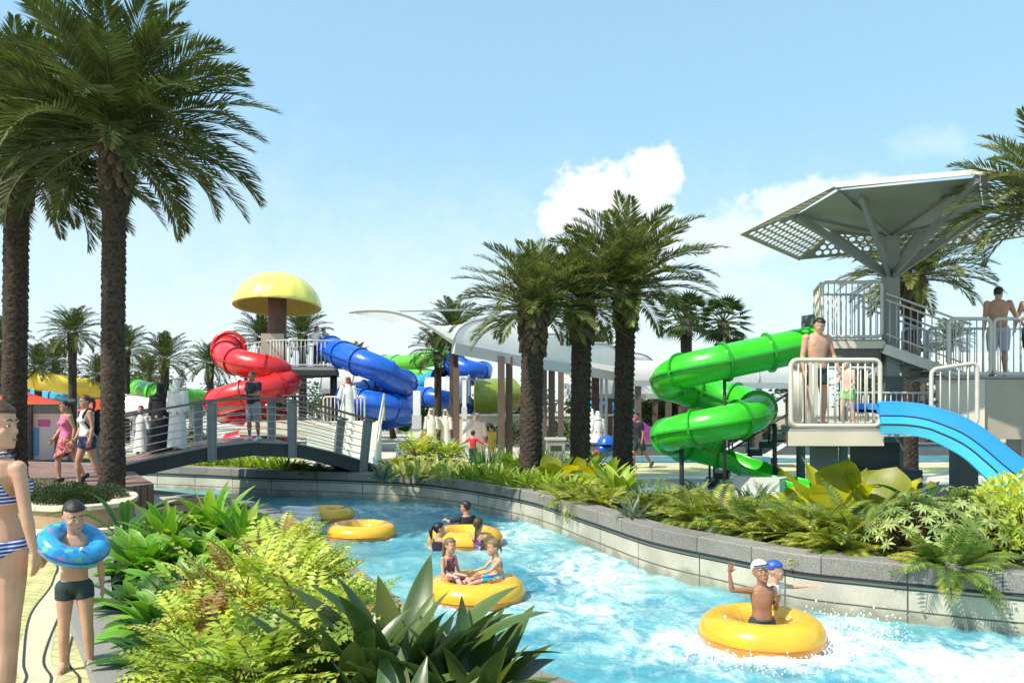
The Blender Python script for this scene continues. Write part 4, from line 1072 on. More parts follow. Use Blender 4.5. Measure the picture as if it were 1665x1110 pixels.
b = MB(); b.box((.55, -.97, .8), (.14, .03, .9)); b.build('notice', mat('blue_notice', (.05, .3, .6), .5), ks, False)
for x in (.4, 1.65): b = MB(); b.box((x, -.9, 1.0), (.08, .12, 2.0)); b.build('post', m_tcol, ks, False)
m_orange = mat('orange_red_fabric', (.72, .09, .035), .7, .06, 2, trans=.25)
um = thing('parasol', 'orange red pyramid parasol beside the kiosk at the left edge', 'umbrella', PX(32, 25))
b = MB(); zt, zb = P(32, 634, 25).z, P(32, 657, 25).z
b.lathe([(1.45, zb), (1.0, zb + .12), (.5, zb + .27), (.05, zt)], (0, 0, 0), 4, M=Matrix.Rotation(R(45), 3, 'Z')); b.build('canopy', m_orange, um, False)
b = MB(); b.rod((0, 0, 0), (0, 0, zt - .02), .04, 8); b.build('pole', m_steel_d, um)
um2 = thing('parasol', 'small orange red parasol farther back behind the walking women', 'umbrella', PX(160, 33))
zb = P(160, 668, 33).z
b = MB(); b.lathe([(1.0, zb), (.5, zb + .2), (.05, zb + .5)], (0, 0, 0), 4); b.build('canopy', m_orange, um2, False)
b = MB(); b.rod((0, 0, 0), (0, 0, zb + .45), .035, 8); b.build('pole', m_steel_d, um2)

# ---- loungers
def lounger(px, d, rz, label):
    t = thing('sun_lounger', label, 'sun lounger', PX(px, d), rz, group='white sun loungers behind the tower')
    b = MB(); b.box((.25, 0, .36), (1.35, .65, .05)); b.build('seat', m_wht, t, False)
    b = MB(); b.beam((-.42, 0, .37), (-.98, 0, .72), .65, .05); b.build('backrest', m_wht, t, False)
    for x in (-.6, .75):
        for y in (-.26, .26): b = MB(); b.box((x, y, .165), (.05, .05, .33)); b.build('leg', m_steel_d, t, False)
for px, d, rz, lb in ((1225, 26.0, R(170), 'white sun lounger nearest the green slide exit'), (1300, 25.3, R(172), 'white sun lounger framed below the near deck fascia'), (1395, 25.2, R(8), 'white sun lounger between the two dark tower columns'), (1160, 28, R(175), 'white sun lounger farther back behind the lower coil'), (1648, 23.5, R(5), 'white sun lounger under the right deck at the picture edge')):
    lounger(px, d, rz, lb)
# ================================================================== people
def skin(name, c): return mat(name, c, .45, .16, 5.5, .12, 160, sss=.0, spec=.35, detail=7)
SK_L = skin('skin_light', (.56, .32, .215)); SK_M = skin('skin_tan', (.50, .27, .17)); SK_D = skin('skin_brown', (.34, .17, .10)); SK_P = skin('skin_pale', (.66, .43, .33))
m_hair = mat('black_hair', (.012, .010, .009), .45, .3, 60, .3, 120); m_hairb = mat('brown_hair', (.07, .035, .018), .45, .3, 60, .3, 120); m_hairl = mat('light_brown_hair', (.20, .11, .055), .5, .25, 60, .3, 120)
m_eye = mat('eye_white', (.75, .75, .72), .2, .02); m_iris = mat('iris_dark', (.015, .01, .008), .15, .02); m_lip = mat('lip_red', (.42, .11, .09), .4, .05)
def cloth(name, c, **k): return mat(name, c, k.pop('rough', .8), k.pop('var', .08), k.pop('scale', 12), k.pop('bump', .15), k.pop('bscale', 60), **k)
m_robe = cloth('white_robe', (.78, .76, .72)); m_abaya = cloth('black_robe', (.012, .012, .013)); m_navy = cloth('navy_cloth', (.018, .028, .09)); m_grey_c = cloth('grey_cloth', (.30, .30, .30)); m_dknavy = cloth('dark_navy_cloth', (.014, .016, .028)); m_pink = cloth('pink_top', (.68, .16, .30)); m_whitec = cloth('white_top', (.70, .68, .66)); m_redc = cloth('red_cloth', (.55, .03, .03)); m_yelc = cloth('mustard_cloth', (.60, .42, .05)); m_lgreen = cloth('pale_green_trunks', (.30, .62, .22)); m_tealdk = cloth('dark_trunks', (.02, .045, .05)); m_lilac = cloth('pale_grey_shorts', (.48, .49, .55)); m_bcap = cloth('blue_swim_cap', (.03, .08, .42), rough=.4); m_wcap = cloth('white_cap', (.80, .78, .76)); m_khaki = cloth('khaki', (.35, .30, .2)); m_jean = cloth('denim', (.05, .08, .16))
def stripes(name, a, bcol, freq, axis='Z', dist=0.0):
    m = bpy.data.materials.new(name); nt, N, L = nodes_of(m); b = N['Principled BSDF']; b.inputs['Roughness'].default_value = .6
    tc = N.new('ShaderNodeTexCoord'); w_ = N.new('ShaderNodeTexWave'); w_.bands_direction = axis; w_.inputs['Scale'].default_value = freq; w_.inputs['Distortion'].default_value = dist; w_.inputs['Detail'].default_value = 0
    L.new(tc.outputs['Object'], w_.inputs['Vector']); rp = N.new('ShaderNodeValToRGB'); rp.color_ramp.interpolation = 'LINEAR'
    e = rp.color_ramp.elements; e[0].position = .66; e[0].color = (*a, 1); e[1].position = .74; e[1].color = (*bcol, 1)
    L.new(w_.outputs['Fac'], rp.inputs['Fac']); L.new(rp.outputs[0], b.inputs['Base Color']); MATS[name] = m; return m
def blotch(name, cols, scale, rough=.5, coat=0.0):
    m = bpy.data.materials.new(name); nt, N, L = nodes_of(m); b = N['Principled BSDF']; b.inputs['Roughness'].default_value = rough; b.inputs['Coat Weight'].default_value = coat
    tc = N.new('ShaderNodeTexCoord'); vz = N.new('ShaderNodeTexVoronoi'); vz.inputs['Scale'].default_value = scale; L.new(tc.outputs['Object'], vz.inputs['Vector'])
    sp_ = N.new('ShaderNodeSeparateColor'); L.new(vz.outputs['Color'], sp_.inputs[0]); rp = N.new('ShaderNodeValToRGB'); rp.color_ramp.interpolation = 'CONSTANT'
    e = rp.color_ramp.elements
    for i, (pos, c) in enumerate(cols):
        q = e[i] if i < 2 else e.new(pos); q.position = pos; q.color = (*c, 1)
    L.new(sp_.outputs[0], rp.inputs['Fac']); L.new(rp.outputs[0], b.inputs['Base Color']); MATS[name] = m; return m
m_stripe = stripes('blue_white_stripes', (.02, .05, .30), (.62, .66, .72), 14.5)
m_sarong = blotch('patterned_wrap', [(0, (.5, .06, .06)), (.35, (.65, .35, .28)), (.6, (.12, .02, .03)), (.8, (.6, .1, .1))], 34)
m_swim1 = blotch('patterned_swimsuit', [(0, (.05, .03, .05)), (.45, (.45, .05, .08)), (.7, (.1, .15, .45)), (.85, (.5, .4, .4))], 30)
m_swim2 = blotch('bright_swimsuit', [(0, (.03, .35, .55)), (.4, (.6, .12, .25)), (.7, (.1, .5, .5)), (.85, (.7, .6, .1))], 22)

BONES = ['torso', 'neck', 'head', 'uaL', 'faL', 'haL', 'uaR', 'faR', 'haR', 'thL', 'shL', 'ftL', 'thR', 'shR', 'ftR']
def vox_union(mb, vox, iters, fac=.5):
    o = mb.build('tmp_union', m_eye, None, False)
    md = o.modifiers.new('r', 'REMESH'); md.mode = 'VOXEL'; md.voxel_size = vox; md.adaptivity = 0
    sm = o.modifiers.new('s', 'SMOOTH'); sm.factor = fac; sm.iterations = iters
    dg = bpy.context.evaluated_depsgraph_get(); dg.update()
    ev = o.evaluated_get(dg); me = ev.to_mesh()
    vs = np.zeros(len(me.vertices) * 3); me.vertices.foreach_get('co', vs); vs = vs.reshape(-1, 3)
    ns = np.zeros(len(me.vertices) * 3); me.vertices.foreach_get('normal', ns); ns = ns.reshape(-1, 3)
    fs = [tuple(p.vertices) for p in me.polygons]
    ev.to_mesh_clear(); om = o.data; bpy.data.objects.remove(o); bpy.data.meshes.remove(om)
    return vs, ns, fs
def limb(mb, p0, p1, prof, n=12, flat=1.0):
    """prof: list of (t, r)"""
    p0, p1 = V(p0), V(p1); d = p1 - p0; L_ = d.length
    path = [p0 + d * t for t, r in prof]; rs = [r for t, r in prof]
    # rounded ends
    dn = d.normalized()
    path = [path[0] - dn * rs[0] * .75, path[0] - dn * rs[0] * .45] + path + [path[-1] + dn * rs[-1] * .45, path[-1] + dn * rs[-1] * .75]
    rs = [rs[0] * .5, rs[0] * .85] + rs + [rs[-1] * .85, rs[-1] * .5]
    mb.tube(path, rs, n)
def nv(v): return V(v).normalized()
HEADSEC = [(0.0, .10, -.35, -.16), (.07, .19, -.40, -.04), (.2, .265, -.395, .14), (.35, .305, -.385, .33), (.5, .325, -.375, .42), (.65, .34, -.385, .45), (.8, .31, -.345, .42), (.92, .22, -.24, .31), (1.0, .07, -.08, .13)]
def person(loc, rz, H, pose, skinm, label, hair=m_hair, hairstyle='short', heads=7.4, sex='m', vox=.012, face=True, girth=1.0, cat='person', z0=True, leg=.50, group=None, iters=2, seat=None, arm=1.0, hidden_legs=False):
    """faces local -Y. pose keys: sp (spine dir), tw (shoulder twist deg), aL/aR ((upper),(fore)[,(hand)]), lL/lR ((thigh),(shin)[,(foot)]), head (yaw,pitch,roll), curl"""
    t = thing('person', label, 'person', loc, rz, 1.0, group)
    mb = MB(); hh = H / heads; hipz = H * leg
    th_l, sh_l = H * leg * .50, H * leg * .43
    sh_h = H - hh * 1.22; tor = sh_h - hipz
    sp = nv(pose.get('sp', (0, 0, 1))); tw = R(pose.get('tw', 0)); px_ = V((1, 0, 0))
    pel = V((0, 0, hipz))
    fw = sp.cross(px_).normalized() * 1.0      # sp x right
    if fw.y > 0: fw = -fw
    srx = (px_ * math.cos(tw) + (-fw) * math.sin(tw)).normalized(); sfw = srx.cross(sp).normalized()
    if sfw.y > 0 and abs(tw) < 1.5: sfw = -sfw
    g = girth
    if sex == 'm': sw, hw = .108 * H, .052 * H; W = [(0, .078, .060), (.12, .088, .068), (.36, .079, .058), (.62, .094, .066), (.82, .104, .064), (.95, .088, .052), (1.04, .045, .04)]
    elif sex == 'f': sw, hw = .094 * H, .054 * H; W = [(0, .080, .062), (.12, .094, .072), (.38, .068, .052), (.62, .078, .066), (.80, .088, .062), (.95, .075, .048), (1.04, .038, .036)]
    else: sw, hw = .098 * H, .048 * H; W = [(0, .070, .058), (.12, .078, .062), (.36, .073, .058), (.62, .084, .062), (.82, .092, .058), (.95, .078, .048), (1.04, .038, .036)]
    top = pel + sp * tor
    # torso loft
    vs = []; n = 20; secs = [(-.10, .035, .035)] + W
    for (u_, wx, wy) in secs:
        c = pel + sp * (tor * u_); k = max(0, min(1, (u_ - .25) / .5)); rx = px_.lerp(srx, k).normalized(); ff = fw.lerp(sfw, k).normalized()
        for i in range(n):
            a = 2 * PI * i / n
            e = .8; ca, sa = math.cos(a), math.sin(a)
            ex = math.copysign(abs(ca) ** e, ca); ey = math.copysign(abs(sa) ** e, sa)
            vs.append(c + rx * (wx * H * g * ex) + ff * (wy * H * g * ey))
    m = len(secs)
    fs = [(i * n + k, i * n + (k + 1) % n, (i + 1) * n + (k + 1) % n, (i + 1) * n + k) for i in range(m - 1) for k in range(n)] + [tuple(range(n - 1, -1, -1)), tuple((m - 1) * n + k for k in range(n))]
    mb.add(vs, fs)
    if sex == 'f':
        for s in (-1, 1):
            mb.ell(pel + sp * tor * .66 + srx * (s * .040 * H) + sfw * (.050 * H), (.034 * H,) * 3)
    if sex in 'fm':
        for s in (-1, 1): mb.ell(pel + sp * (tor * .0) + px_ * (s * .042 * H) - fw * .034 * H, (.046 * H, .044 * H, .05 * H))
    if sex == 'm':
        for s in (-1, 1): mb.ell(pel + sp * tor * .74 + srx * (s * .046 * H) + sfw * (.042 * H), (.045 * H, .022 * H, .035 * H))
    seg = {'torso': (pel, top)}
    # neck and head
    yaw, pit, rol = pose.get('head', (0, 0, 0))
    nk0 = top + sp * .00 * H; hb = top + sp * hh * .20 - V((0, 0, 0)) + sfw * (hh * .06)
    limb(mb, nk0 - sp * .02 * H, hb + sp * hh * .12, [(0, .040 * H if sex == 'm' else .034 * H), (.5, hh * .23), (1, hh * .23)])
    seg['neck'] = (nk0, hb)
    # head frame follows the body's facing, then yaw / pitch
    base = Matrix((srx, -sfw, sp)).transposed()
    lean_back = pose.get('headup', .6)
    upm = sp.lerp(V((0, 0, 1)), lean_back).normalized()
    fx = srx - upm * srx.dot(upm); fx.normalize(); fy = upm.cross(fx)
    base = Matrix((fx, fy, upm)).transposed()
    HM = base @ Matrix.Rotation(R(yaw), 3, 'Z') @ Matrix.Rotation(R(pit), 3, 'X') @ Matrix.Rotation(R(rol), 3, 'Y')
    def hp_(x, y, z): return hb + HM @ (V((x, y, z)) * hh)
    vs = []; n = 20
    for (z, w, yf, yb) in HEADSEC:
        yc = (yf + yb) / 2
        for i in range(n):
            a = 2 * PI * i / n; ca, sa = math.cos(a), math.sin(a)
            ex = math.copysign(abs(ca) ** .9, ca)
            vs.append(hp_(w * ex, yc + (yb - yf) / 2 * sa, z))
    m = len(HEADSEC)
    fs = [(i * n + k, i * n + (k + 1) % n, (i + 1) * n + (k + 1) % n, (i + 1) * n + k) for i in range(m - 1) for k in range(n)] + [tuple(range(n - 1, -1, -1)), tuple((m - 1) * n + k for k in range(n))]
    mb.add(vs, fs)
    # nose, brow, cheeks, lips, ears
    mb.add([hp_(*q) for q in ((-.035, -.37, .54), (.035, -.37, .54), (-.075, -.36, .33), (.075, -.36, .33), (0, -.50, .355), (0, -.42, .54), (0, -.38, .31))], [(0, 5, 1), (0, 2, 4, 5), (1, 5, 4, 3), (2, 6, 4), (6, 3, 4), (0, 1, 3, 6, 2)])
    for s in (-1, 1):
        mb.ell(hp_(s * .13, -.355 if sex != 'k' else -.335, .585), (.10 * hh, .045 * hh, .035 * hh), HM); mb.ell(hp_(s * .17, -.30, .36), (.10 * hh, .07 * hh, .09 * hh), HM)
        mb.ell(hp_(s * .335, .06, .45), (.030 * hh, .07 * hh, .11 * hh), HM)
    mb.ell(hp_(0, -.39, .19), (.10 * hh, .045 * hh, .045 * hh), HM); mb.ell(hp_(0, -.37, .05), (.09 * hh, .05 * hh, .06 * hh), HM)
    seg['head'] = (hp_(0, 0, .1), hp_(0, .02, .9))
    # arms
    ual, fal, hal = .165 * H * arm, .142 * H * arm, .100 * H * arm
    kr = (1.0 if sex == 'm' else .86) * arm
    for s, key, sd in ((1, 'aL', 'L'), (-1, 'aR', 'R')):
        sp_ = pose.get(key, ((s * .16, 0, -1), (s * .04, -.12, -1)))
        sh = top + srx * (s * sw) - sp * (.028 * H)
        ud, fd = nv(sp_[0]), nv(sp_[1]); hd = nv(sp_[2]) if len(sp_) > 2 else fd
        el = sh + ud * ual; wr = el + fd * fal
        limb(mb, sh, el, [(0, .034 * H * kr * g), (.3, .031 * H * kr * g), (.7, .026 * H * kr), (1, .023 * H * kr)])
        mb.ell(sh, (.036 * H * kr * g,) * 3)
        limb(mb, el, wr, [(0, .023 * H * kr), (.25, .025 * H * kr), (.7, .019 * H * kr), (1, .0145 * H * kr)])
        # hand: palm + five fingers
        thumb = V(pose.get('th' + sd, (0, -1, 0))); thumb = (thumb - hd * thumb.dot(hd)).normalized(); pn = hd.cross(thumb).normalized()
        # palm normal pointing to the body side
        if pn.dot(srx) * s > 0: pn = -pn
        if ('pn' + sd) in pose: 
            q = V(pose['pn' + sd]); 
            if pn.dot(q) < 0: pn = -pn
        pl = hal * .50; pc = wr + hd * pl * .55
        Mh = Matrix((thumb, pn, hd)).transposed()
        mb.ell(pc, (hal * .24, hal * .11, pl * .62), Mh, 10, 8)
        curl = pose.get('curl' + sd, .35)
        for fi, (off, ln) in enumerate(((.19, .40), (.065, .45), (-.065, .42), (-.19, .33))):
            b0 = wr + hd * pl * .95 + thumb * hal * off
            spread = pose.get('spread' + sd, .0) * off * 3
            d0 = (hd + thumb * spread + pn * curl * .5).normalized(); d1 = (hd + thumb * spread + pn * curl * 1.6).normalized()
            m1 = b0 + d0 * hal * ln * .55; e1 = m1 + d1 * hal * ln * .5
            mb.tube([b0 - d0 * hal * .1, b0, m1, e1, e1 + d1 * hal * .03], [hal * .062, hal * .064, hal * .058, hal * .045, hal * .02], 7)
        b0 = wr + hd * pl * .35 + thumb * hal * .19; d0 = (hd * .75 + thumb * .75 + pn * .25).normalized(); d1 = (hd + thumb * .35 + pn * .3).normalized()
        mb.tube([b0 - d0 * hal * .08, b0, b0 + d0 * hal * .2, b0 + d0 * hal * .2 + d1 * hal * .2], [hal * .07, hal * .075, hal * .066, hal * .04], 7)
        seg['ua' + sd] = (sh, el); seg['fa' + sd] = (el, wr); seg['ha' + sd] = (wr, wr + hd * hal)
    # legs
    feet = []
    for s, key, sd in ((1, 'lL', 'L'), (-1, 'lR', 'R')):
        lp_ = pose.get(key, ((s * .03, 0, -1), (0, 0.02, -1)))
        hip = pel + px_ * (s * hw) - sp * (.0)
        td, sdn = nv(lp_[0]), nv(lp_[1])
        kn = hip + td * th_l; an = kn + sdn * sh_l
        fd = nv(lp_[2]) if len(lp_) > 2 else nv((s * .12, -1, -.12))
        limb(mb, hip, kn, [(0, .054 * H * g), (.3, .051 * H * g), (.7, .039 * H * g), (1, .031 * H)], 14)
        limb(mb, kn, an, [(0, .031 * H), (.28, .034 * H * g), (.65, .025 * H), (1, .0185 * H)], 12)
        # foot: heel, arch, toes
        up_f = (-sdn - fd * (-sdn).dot(fd)).normalized()
        fl_ = .145 * H; heel = an - fd * .028 * H - up_f * (.030 * H)
        sr = fd.cross(up_f)
        mb.ell(heel + up_f * .008 * H, (.021 * H, .026 * H, .022 * H), Matrix((sr, fd, up_f)).transposed(), 10, 8)
        mb.tube([heel, an + fd * .02 * H - up_f * .012 * H, heel + fd * .09 * H + up_f * .004 * H, heel + fd * .118 * H - up_f * .004 * H], [.022 * H, .025 * H, .021 * H, .013 * H], 10)
        for k in range(5):
            o_ = (k - 2) * .0088 * H
            b0 = heel + fd * (.108 - abs(k - 1.5 * (1 if s < 0 else 1)) * .004) * H + sr * o_ - up_f * .006 * H
            mb.tube([b0, b0 + fd * .020 * H, b0 + fd * (.030 if k else .034) * H], [.0078 * H, .0072 * H, .004 * H], 6)
        seg['th' + sd] = (hip, kn); seg['sh' + sd] = (kn, an); seg['ft' + sd] = (an, heel + fd * fl_)
        feet.append(heel.z - .020 * H)
    vs, ns, fs = vox_union(mb, vox, iters)
    dz = -min(feet) if seat is None else (seat - (pel.z - .05 * H))
    shift = np.array([0, 0, dz])
    # bone classification
    D = []; T = []
    for bn in BONES:
        a, b_ = np.array(seg[bn][0]), np.array(seg[bn][1]); ab = b_ - a
        tt = np.clip(((vs - a) @ ab) / (ab @ ab), 0, 1); D.append(np.linalg.norm(vs - a - tt[:, None] * ab, axis=1)); T.append(((vs - a) @ ab) / (ab @ ab))
    D = np.array(D); T = np.array(T)
    rad = np.array([.075, .035, hh / H * .40, .03, .022, .015, .03, .022, .015, .045, .028, .015, .045, .028, .015]) * H
    bi = np.argmin(D - rad[:, None] * .7, axis=0)
    info = dict(t=t, vs=vs, ns=ns, fs=fs, bi=bi, T=T, H=H, hh=hh, hb=hb, HM=HM, seg=seg, pel=pel, sp=sp, tor=tor, dz=dz, srx=srx, sfw=sfw, fw=fw, top=top, vox=vox, D=D, hp=hp_, sw=sw)
    def finish(name, m, vv, ff, parent=t, smooth=True):
        b = MB(); b.v = [tuple(p) for p in (np.asarray(vv) + shift)]; b.f = ff; b.mi = [0] * len(ff); return b.build(name, m, parent, smooth)
    info['finish'] = finish
    body = finish('body', skinm, vs, fs); info['body'] = body
    info['shift'] = V((0, 0, dz))
    # face details
    if face:
        for s in (-1, 1):
            b = MB(); b.ell(hp_(s * .135, -.352, .49) + V((0, 0, dz)), (.050 * hh, .030 * hh, .024 * hh), HM, 10, 8); e = b.build('eye', m_eye, t)
            b = MB(); b.ell(hp_(s * .135, -.376, .49) + V((0, 0, dz)), (.030 * hh, .012 * hh, .025 * hh), HM, 8, 6); b.build('iris', m_iris, e)
            b = MB(); b.tube([hp_(s * .05, -.398, .60) + V((0, 0, dz)), hp_(s * .13, -.402, .625) + V((0, 0, dz)), hp_(s * .22, -.35, .60) + V((0, 0, dz))], [.012 * hh, .017 * hh, .008 * hh], 6); b.build('eyebrow', hair, t)
        b = MB(); b.ell(hp_(0, -.425, .195) + V((0, 0, dz)), (.085 * hh, .022 * hh, .028 * hh), HM, 10, 6); b.build('lips', m_lip, t)
    # hair
    hv = (vs - np.array(hb)) @ np.array(HM) / hh     # head-local coords
    info['hv'] = hv
    if hairstyle:
        y, z, x = hv[:, 1], hv[:, 2], hv[:, 0]
        if hairstyle == 'short': mk = (D[2] < hh * .62) & (z > .2) & ((z > .72 + .10 * np.clip(-y - .1, 0, 1)) | ((y > .02) & (z > .50)) | ((y > .16) & (z > .26)))
        elif hairstyle in ('long', 'pony', 'bun', 'braid'): mk = (D[2] < hh * .62) & (z > .1) & ((z > .74) | ((y > -.12) & (z > .52)) | ((y > .14) & (z > .16)))
        elif hairstyle == 'cap': mk = (D[2] < hh * .62) & (z > .55) & ((z > .66) | (y > .0))
        fm = np.array([mk[list(f)].all() for f in fs]) & (np.array([f[0] for f in fs]) >= 0)
        shell(info, 'cap' if hairstyle == 'cap' else 'hair', hair, None, hh * (.034 if hairstyle != 'cap' else .05), mask=mk, rough=hh * .02 if hairstyle != 'cap' else 0)
        b = MB(); z3 = V((0, 0, dz))
        if hairstyle == 'pony':
            pth = [hp_(0, .36, .66), hp_(0, .56, .62), hp_(.03, .66, .35), hp_(.05, .62, .0), hp_(.06, .55, -.35)]
            b.tube([p + z3 for p in spline(pth, 4)], list(np.interp(np.linspace(0, 1, 17), [0, .2, .5, .8, 1], [.07, .13, .15, .11, .02]) * hh), 10); b.build('ponytail', hair, t)
        if hairstyle == 'bun':
            b.ell(hp_(0, .38, .86) + z3, (.16 * hh, .16 * hh, .15 * hh)); b.build('hair_bun', hair, t)
            b = MB(); b.tube([hp_(.12, .34, .6) + z3, hp_(.15, .42, .3) + z3, hp_(.14, .38, .02) + z3], [.06 * hh, .07 * hh, .02 * hh], 8); b.build('hair_lock', hair, t)
        if hairstyle == 'braid':
            pth = spline([hp_(0, .34, .4), hp_(.02, .44, .1), hp_(.05, .42, -.3), hp_(.08, .46, -.75)], 5); b.tube([p + z3 for p in pth], [(.10 + .025 * math.sin(i * 2.4)) * hh * (1 - i / 30) for i in range(len(pth))], 8); b.build('braid', hair, t)
        if hairstyle == 'long':
            vs2 = []
            for k, (yy, zz, ww) in enumerate(((.20, .72, .30), (.36, .45, .34), (.36, .1, .32), (.33, -.25, .30), (.30, -.50, .22))):
                for i in range(12):
                    a = 2 * PI * i / 12; vs2.append(hp_(ww * math.cos(a), yy + .13 * math.sin(a) - .02, zz) + z3)
            b.add(vs2, [(i * 12 + k, i * 12 + (k + 1) % 12, (i + 1) * 12 + (k + 1) % 12, (i + 1) * 12 + k) for i in range(4) for k in range(12)] + [tuple(range(12)), tuple(48 + k for k in range(12))]); b.build('long_hair', hair, t)
    return info
def shell(I, name, m, pred, off=.008, mask=None, rough=0.0, flare=None):
    """clothing grown from the body's own surface where pred(bone name array, T) holds"""
    vs, ns, fs, bi, T = I['vs'], I['ns'], I['fs'], I['bi'], I['T']
    mk = mask if mask is not None else pred(I)
    keep = [f for f in fs if mk[list(f)].sum() >= len(f) - 0]
    if not keep: return None
    used = sorted(set(i for f in keep for i in f)); idx = {i: k for k, i in enumerate(used)}
    cnt = {}
    for f in keep:
        for k in range(len(f)):
            e = tuple(sorted((f[k], f[(k + 1) % len(f)]))); cnt[e] = cnt.get(e, 0) + 1
    bd = {}
    for (a, b_), c in cnt.items():
        if c == 1: bd.setdefault(a, []).append(b_); bd.setdefault(b_, []).append(a)
    pos = {i: vs[i].copy() for i in used}
    for it in range(6):
        new = {i: (pos[i] * .4 + .6 * np.mean([pos[j] for j in nb_], axis=0)) for i, nb_ in bd.items()}
        pos.update(new)
    out = []
    for i in used:
        o_ = off * (.0 + 1.0) if i not in bd else off * .3
        if rough: o_ += rough * noise.noise(V(vs[i]) * (9 / I['hh'] * .23))
        p = pos[i] + ns[i] * o_
        if flare is not None: p = flare(i, p)
        out.append(p)
    # rim closing back onto the body
    faces = [tuple(idx[i] for i in f) for f in keep]
    base = len(out); rim = {i: base + k for k, i in enumerate(bd)}
    for i in bd: out.append(pos[i] - ns[i] * .004)
    for (a, b_), c in cnt.items():
        if c == 1: faces.append((idx[a], idx[b_], rim[b_], rim[a]))
    return I['finish'](name, m, np.array(out), faces)
B_ = {n: i for i, n in enumerate(BONES)}
def isb(I, *names): return np.isin(I['bi'], [B_[n] for n in names])
def tz(I): # height along the torso, 0 pelvis .. 1 shoulders
    return ((I['vs'] - np.array(I['pel'])) @ np.array(I['sp'])) / I['tor']
def trunks(I, m, low=.45, wa=.10, off=.010, name='shorts'):
    T = I['T']
    def pr(I): return (isb(I, 'torso') & (tz(I) < wa)) | (isb(I, 'thL') & (T[B_['thL']] < low)) | (isb(I, 'thR') & (T[B_['thR']] < low))
    return shell(I, name, m, pr, off)
def briefs(I, m, wa=.10, off=.007, name='swim_briefs'):
    def pr(I):
        h = tz(I); s = np.minimum(np.abs(((I['vs'] - np.array(I['pel'])) @ np.array(V((1, 0, 0))))), .1 * I['H']) / (.1 * I['H'])
        return (isb(I, 'torso', 'thL', 'thR')) & (h < wa) & (h > -.34 + .36 * s)
    return shell(I, name, m, pr, off)
def topc(I, m, lo=.08, hi=1.02, sleeve=0.0, off=.010, name='top', straps=False):
    T = I['T']
    def pr(I):
        k = isb(I, 'torso') & (tz(I) > lo) & (tz(I) < hi)
        if sleeve > 0:
            k |= (isb(I, 'uaL') & (T[B_['uaL']] < min(sleeve, 1.2))) | (isb(I, 'uaR') & (T[B_['uaR']] < min(sleeve, 1.2)))
            k |= isb(I, 'neck') & (T[B_['neck']] < .25)
        if sleeve > 1: k |= isb(I, 'faL', 'faR') & (np.where(isb(I, 'faL'), T[B_['faL']], T[B_['faR']]) < sleeve - 1)
        return k
    return shell(I, name, m, pr, off)
def pants(I, m, low=.98, off=.016, name='trousers'):
    T = I['T']
    def pr(I): return (isb(I, 'torso') & (tz(I) < .1)) | isb(I, 'thL', 'thR') | (isb(I, 'shL') & (T[B_['shL']] < low)) | (isb(I, 'shR') & (T[B_['shR']] < low))
    return shell(I, name, m, pr, off)
def shoes(I, m, off=.008, name='shoe'):
    for s in 'LR':
        shell(I, name, m, lambda I: isb(I, 'ft' + s) | (isb(I, 'sh' + s) & (I['T'][B_['sh' + s]] > .97)), off)
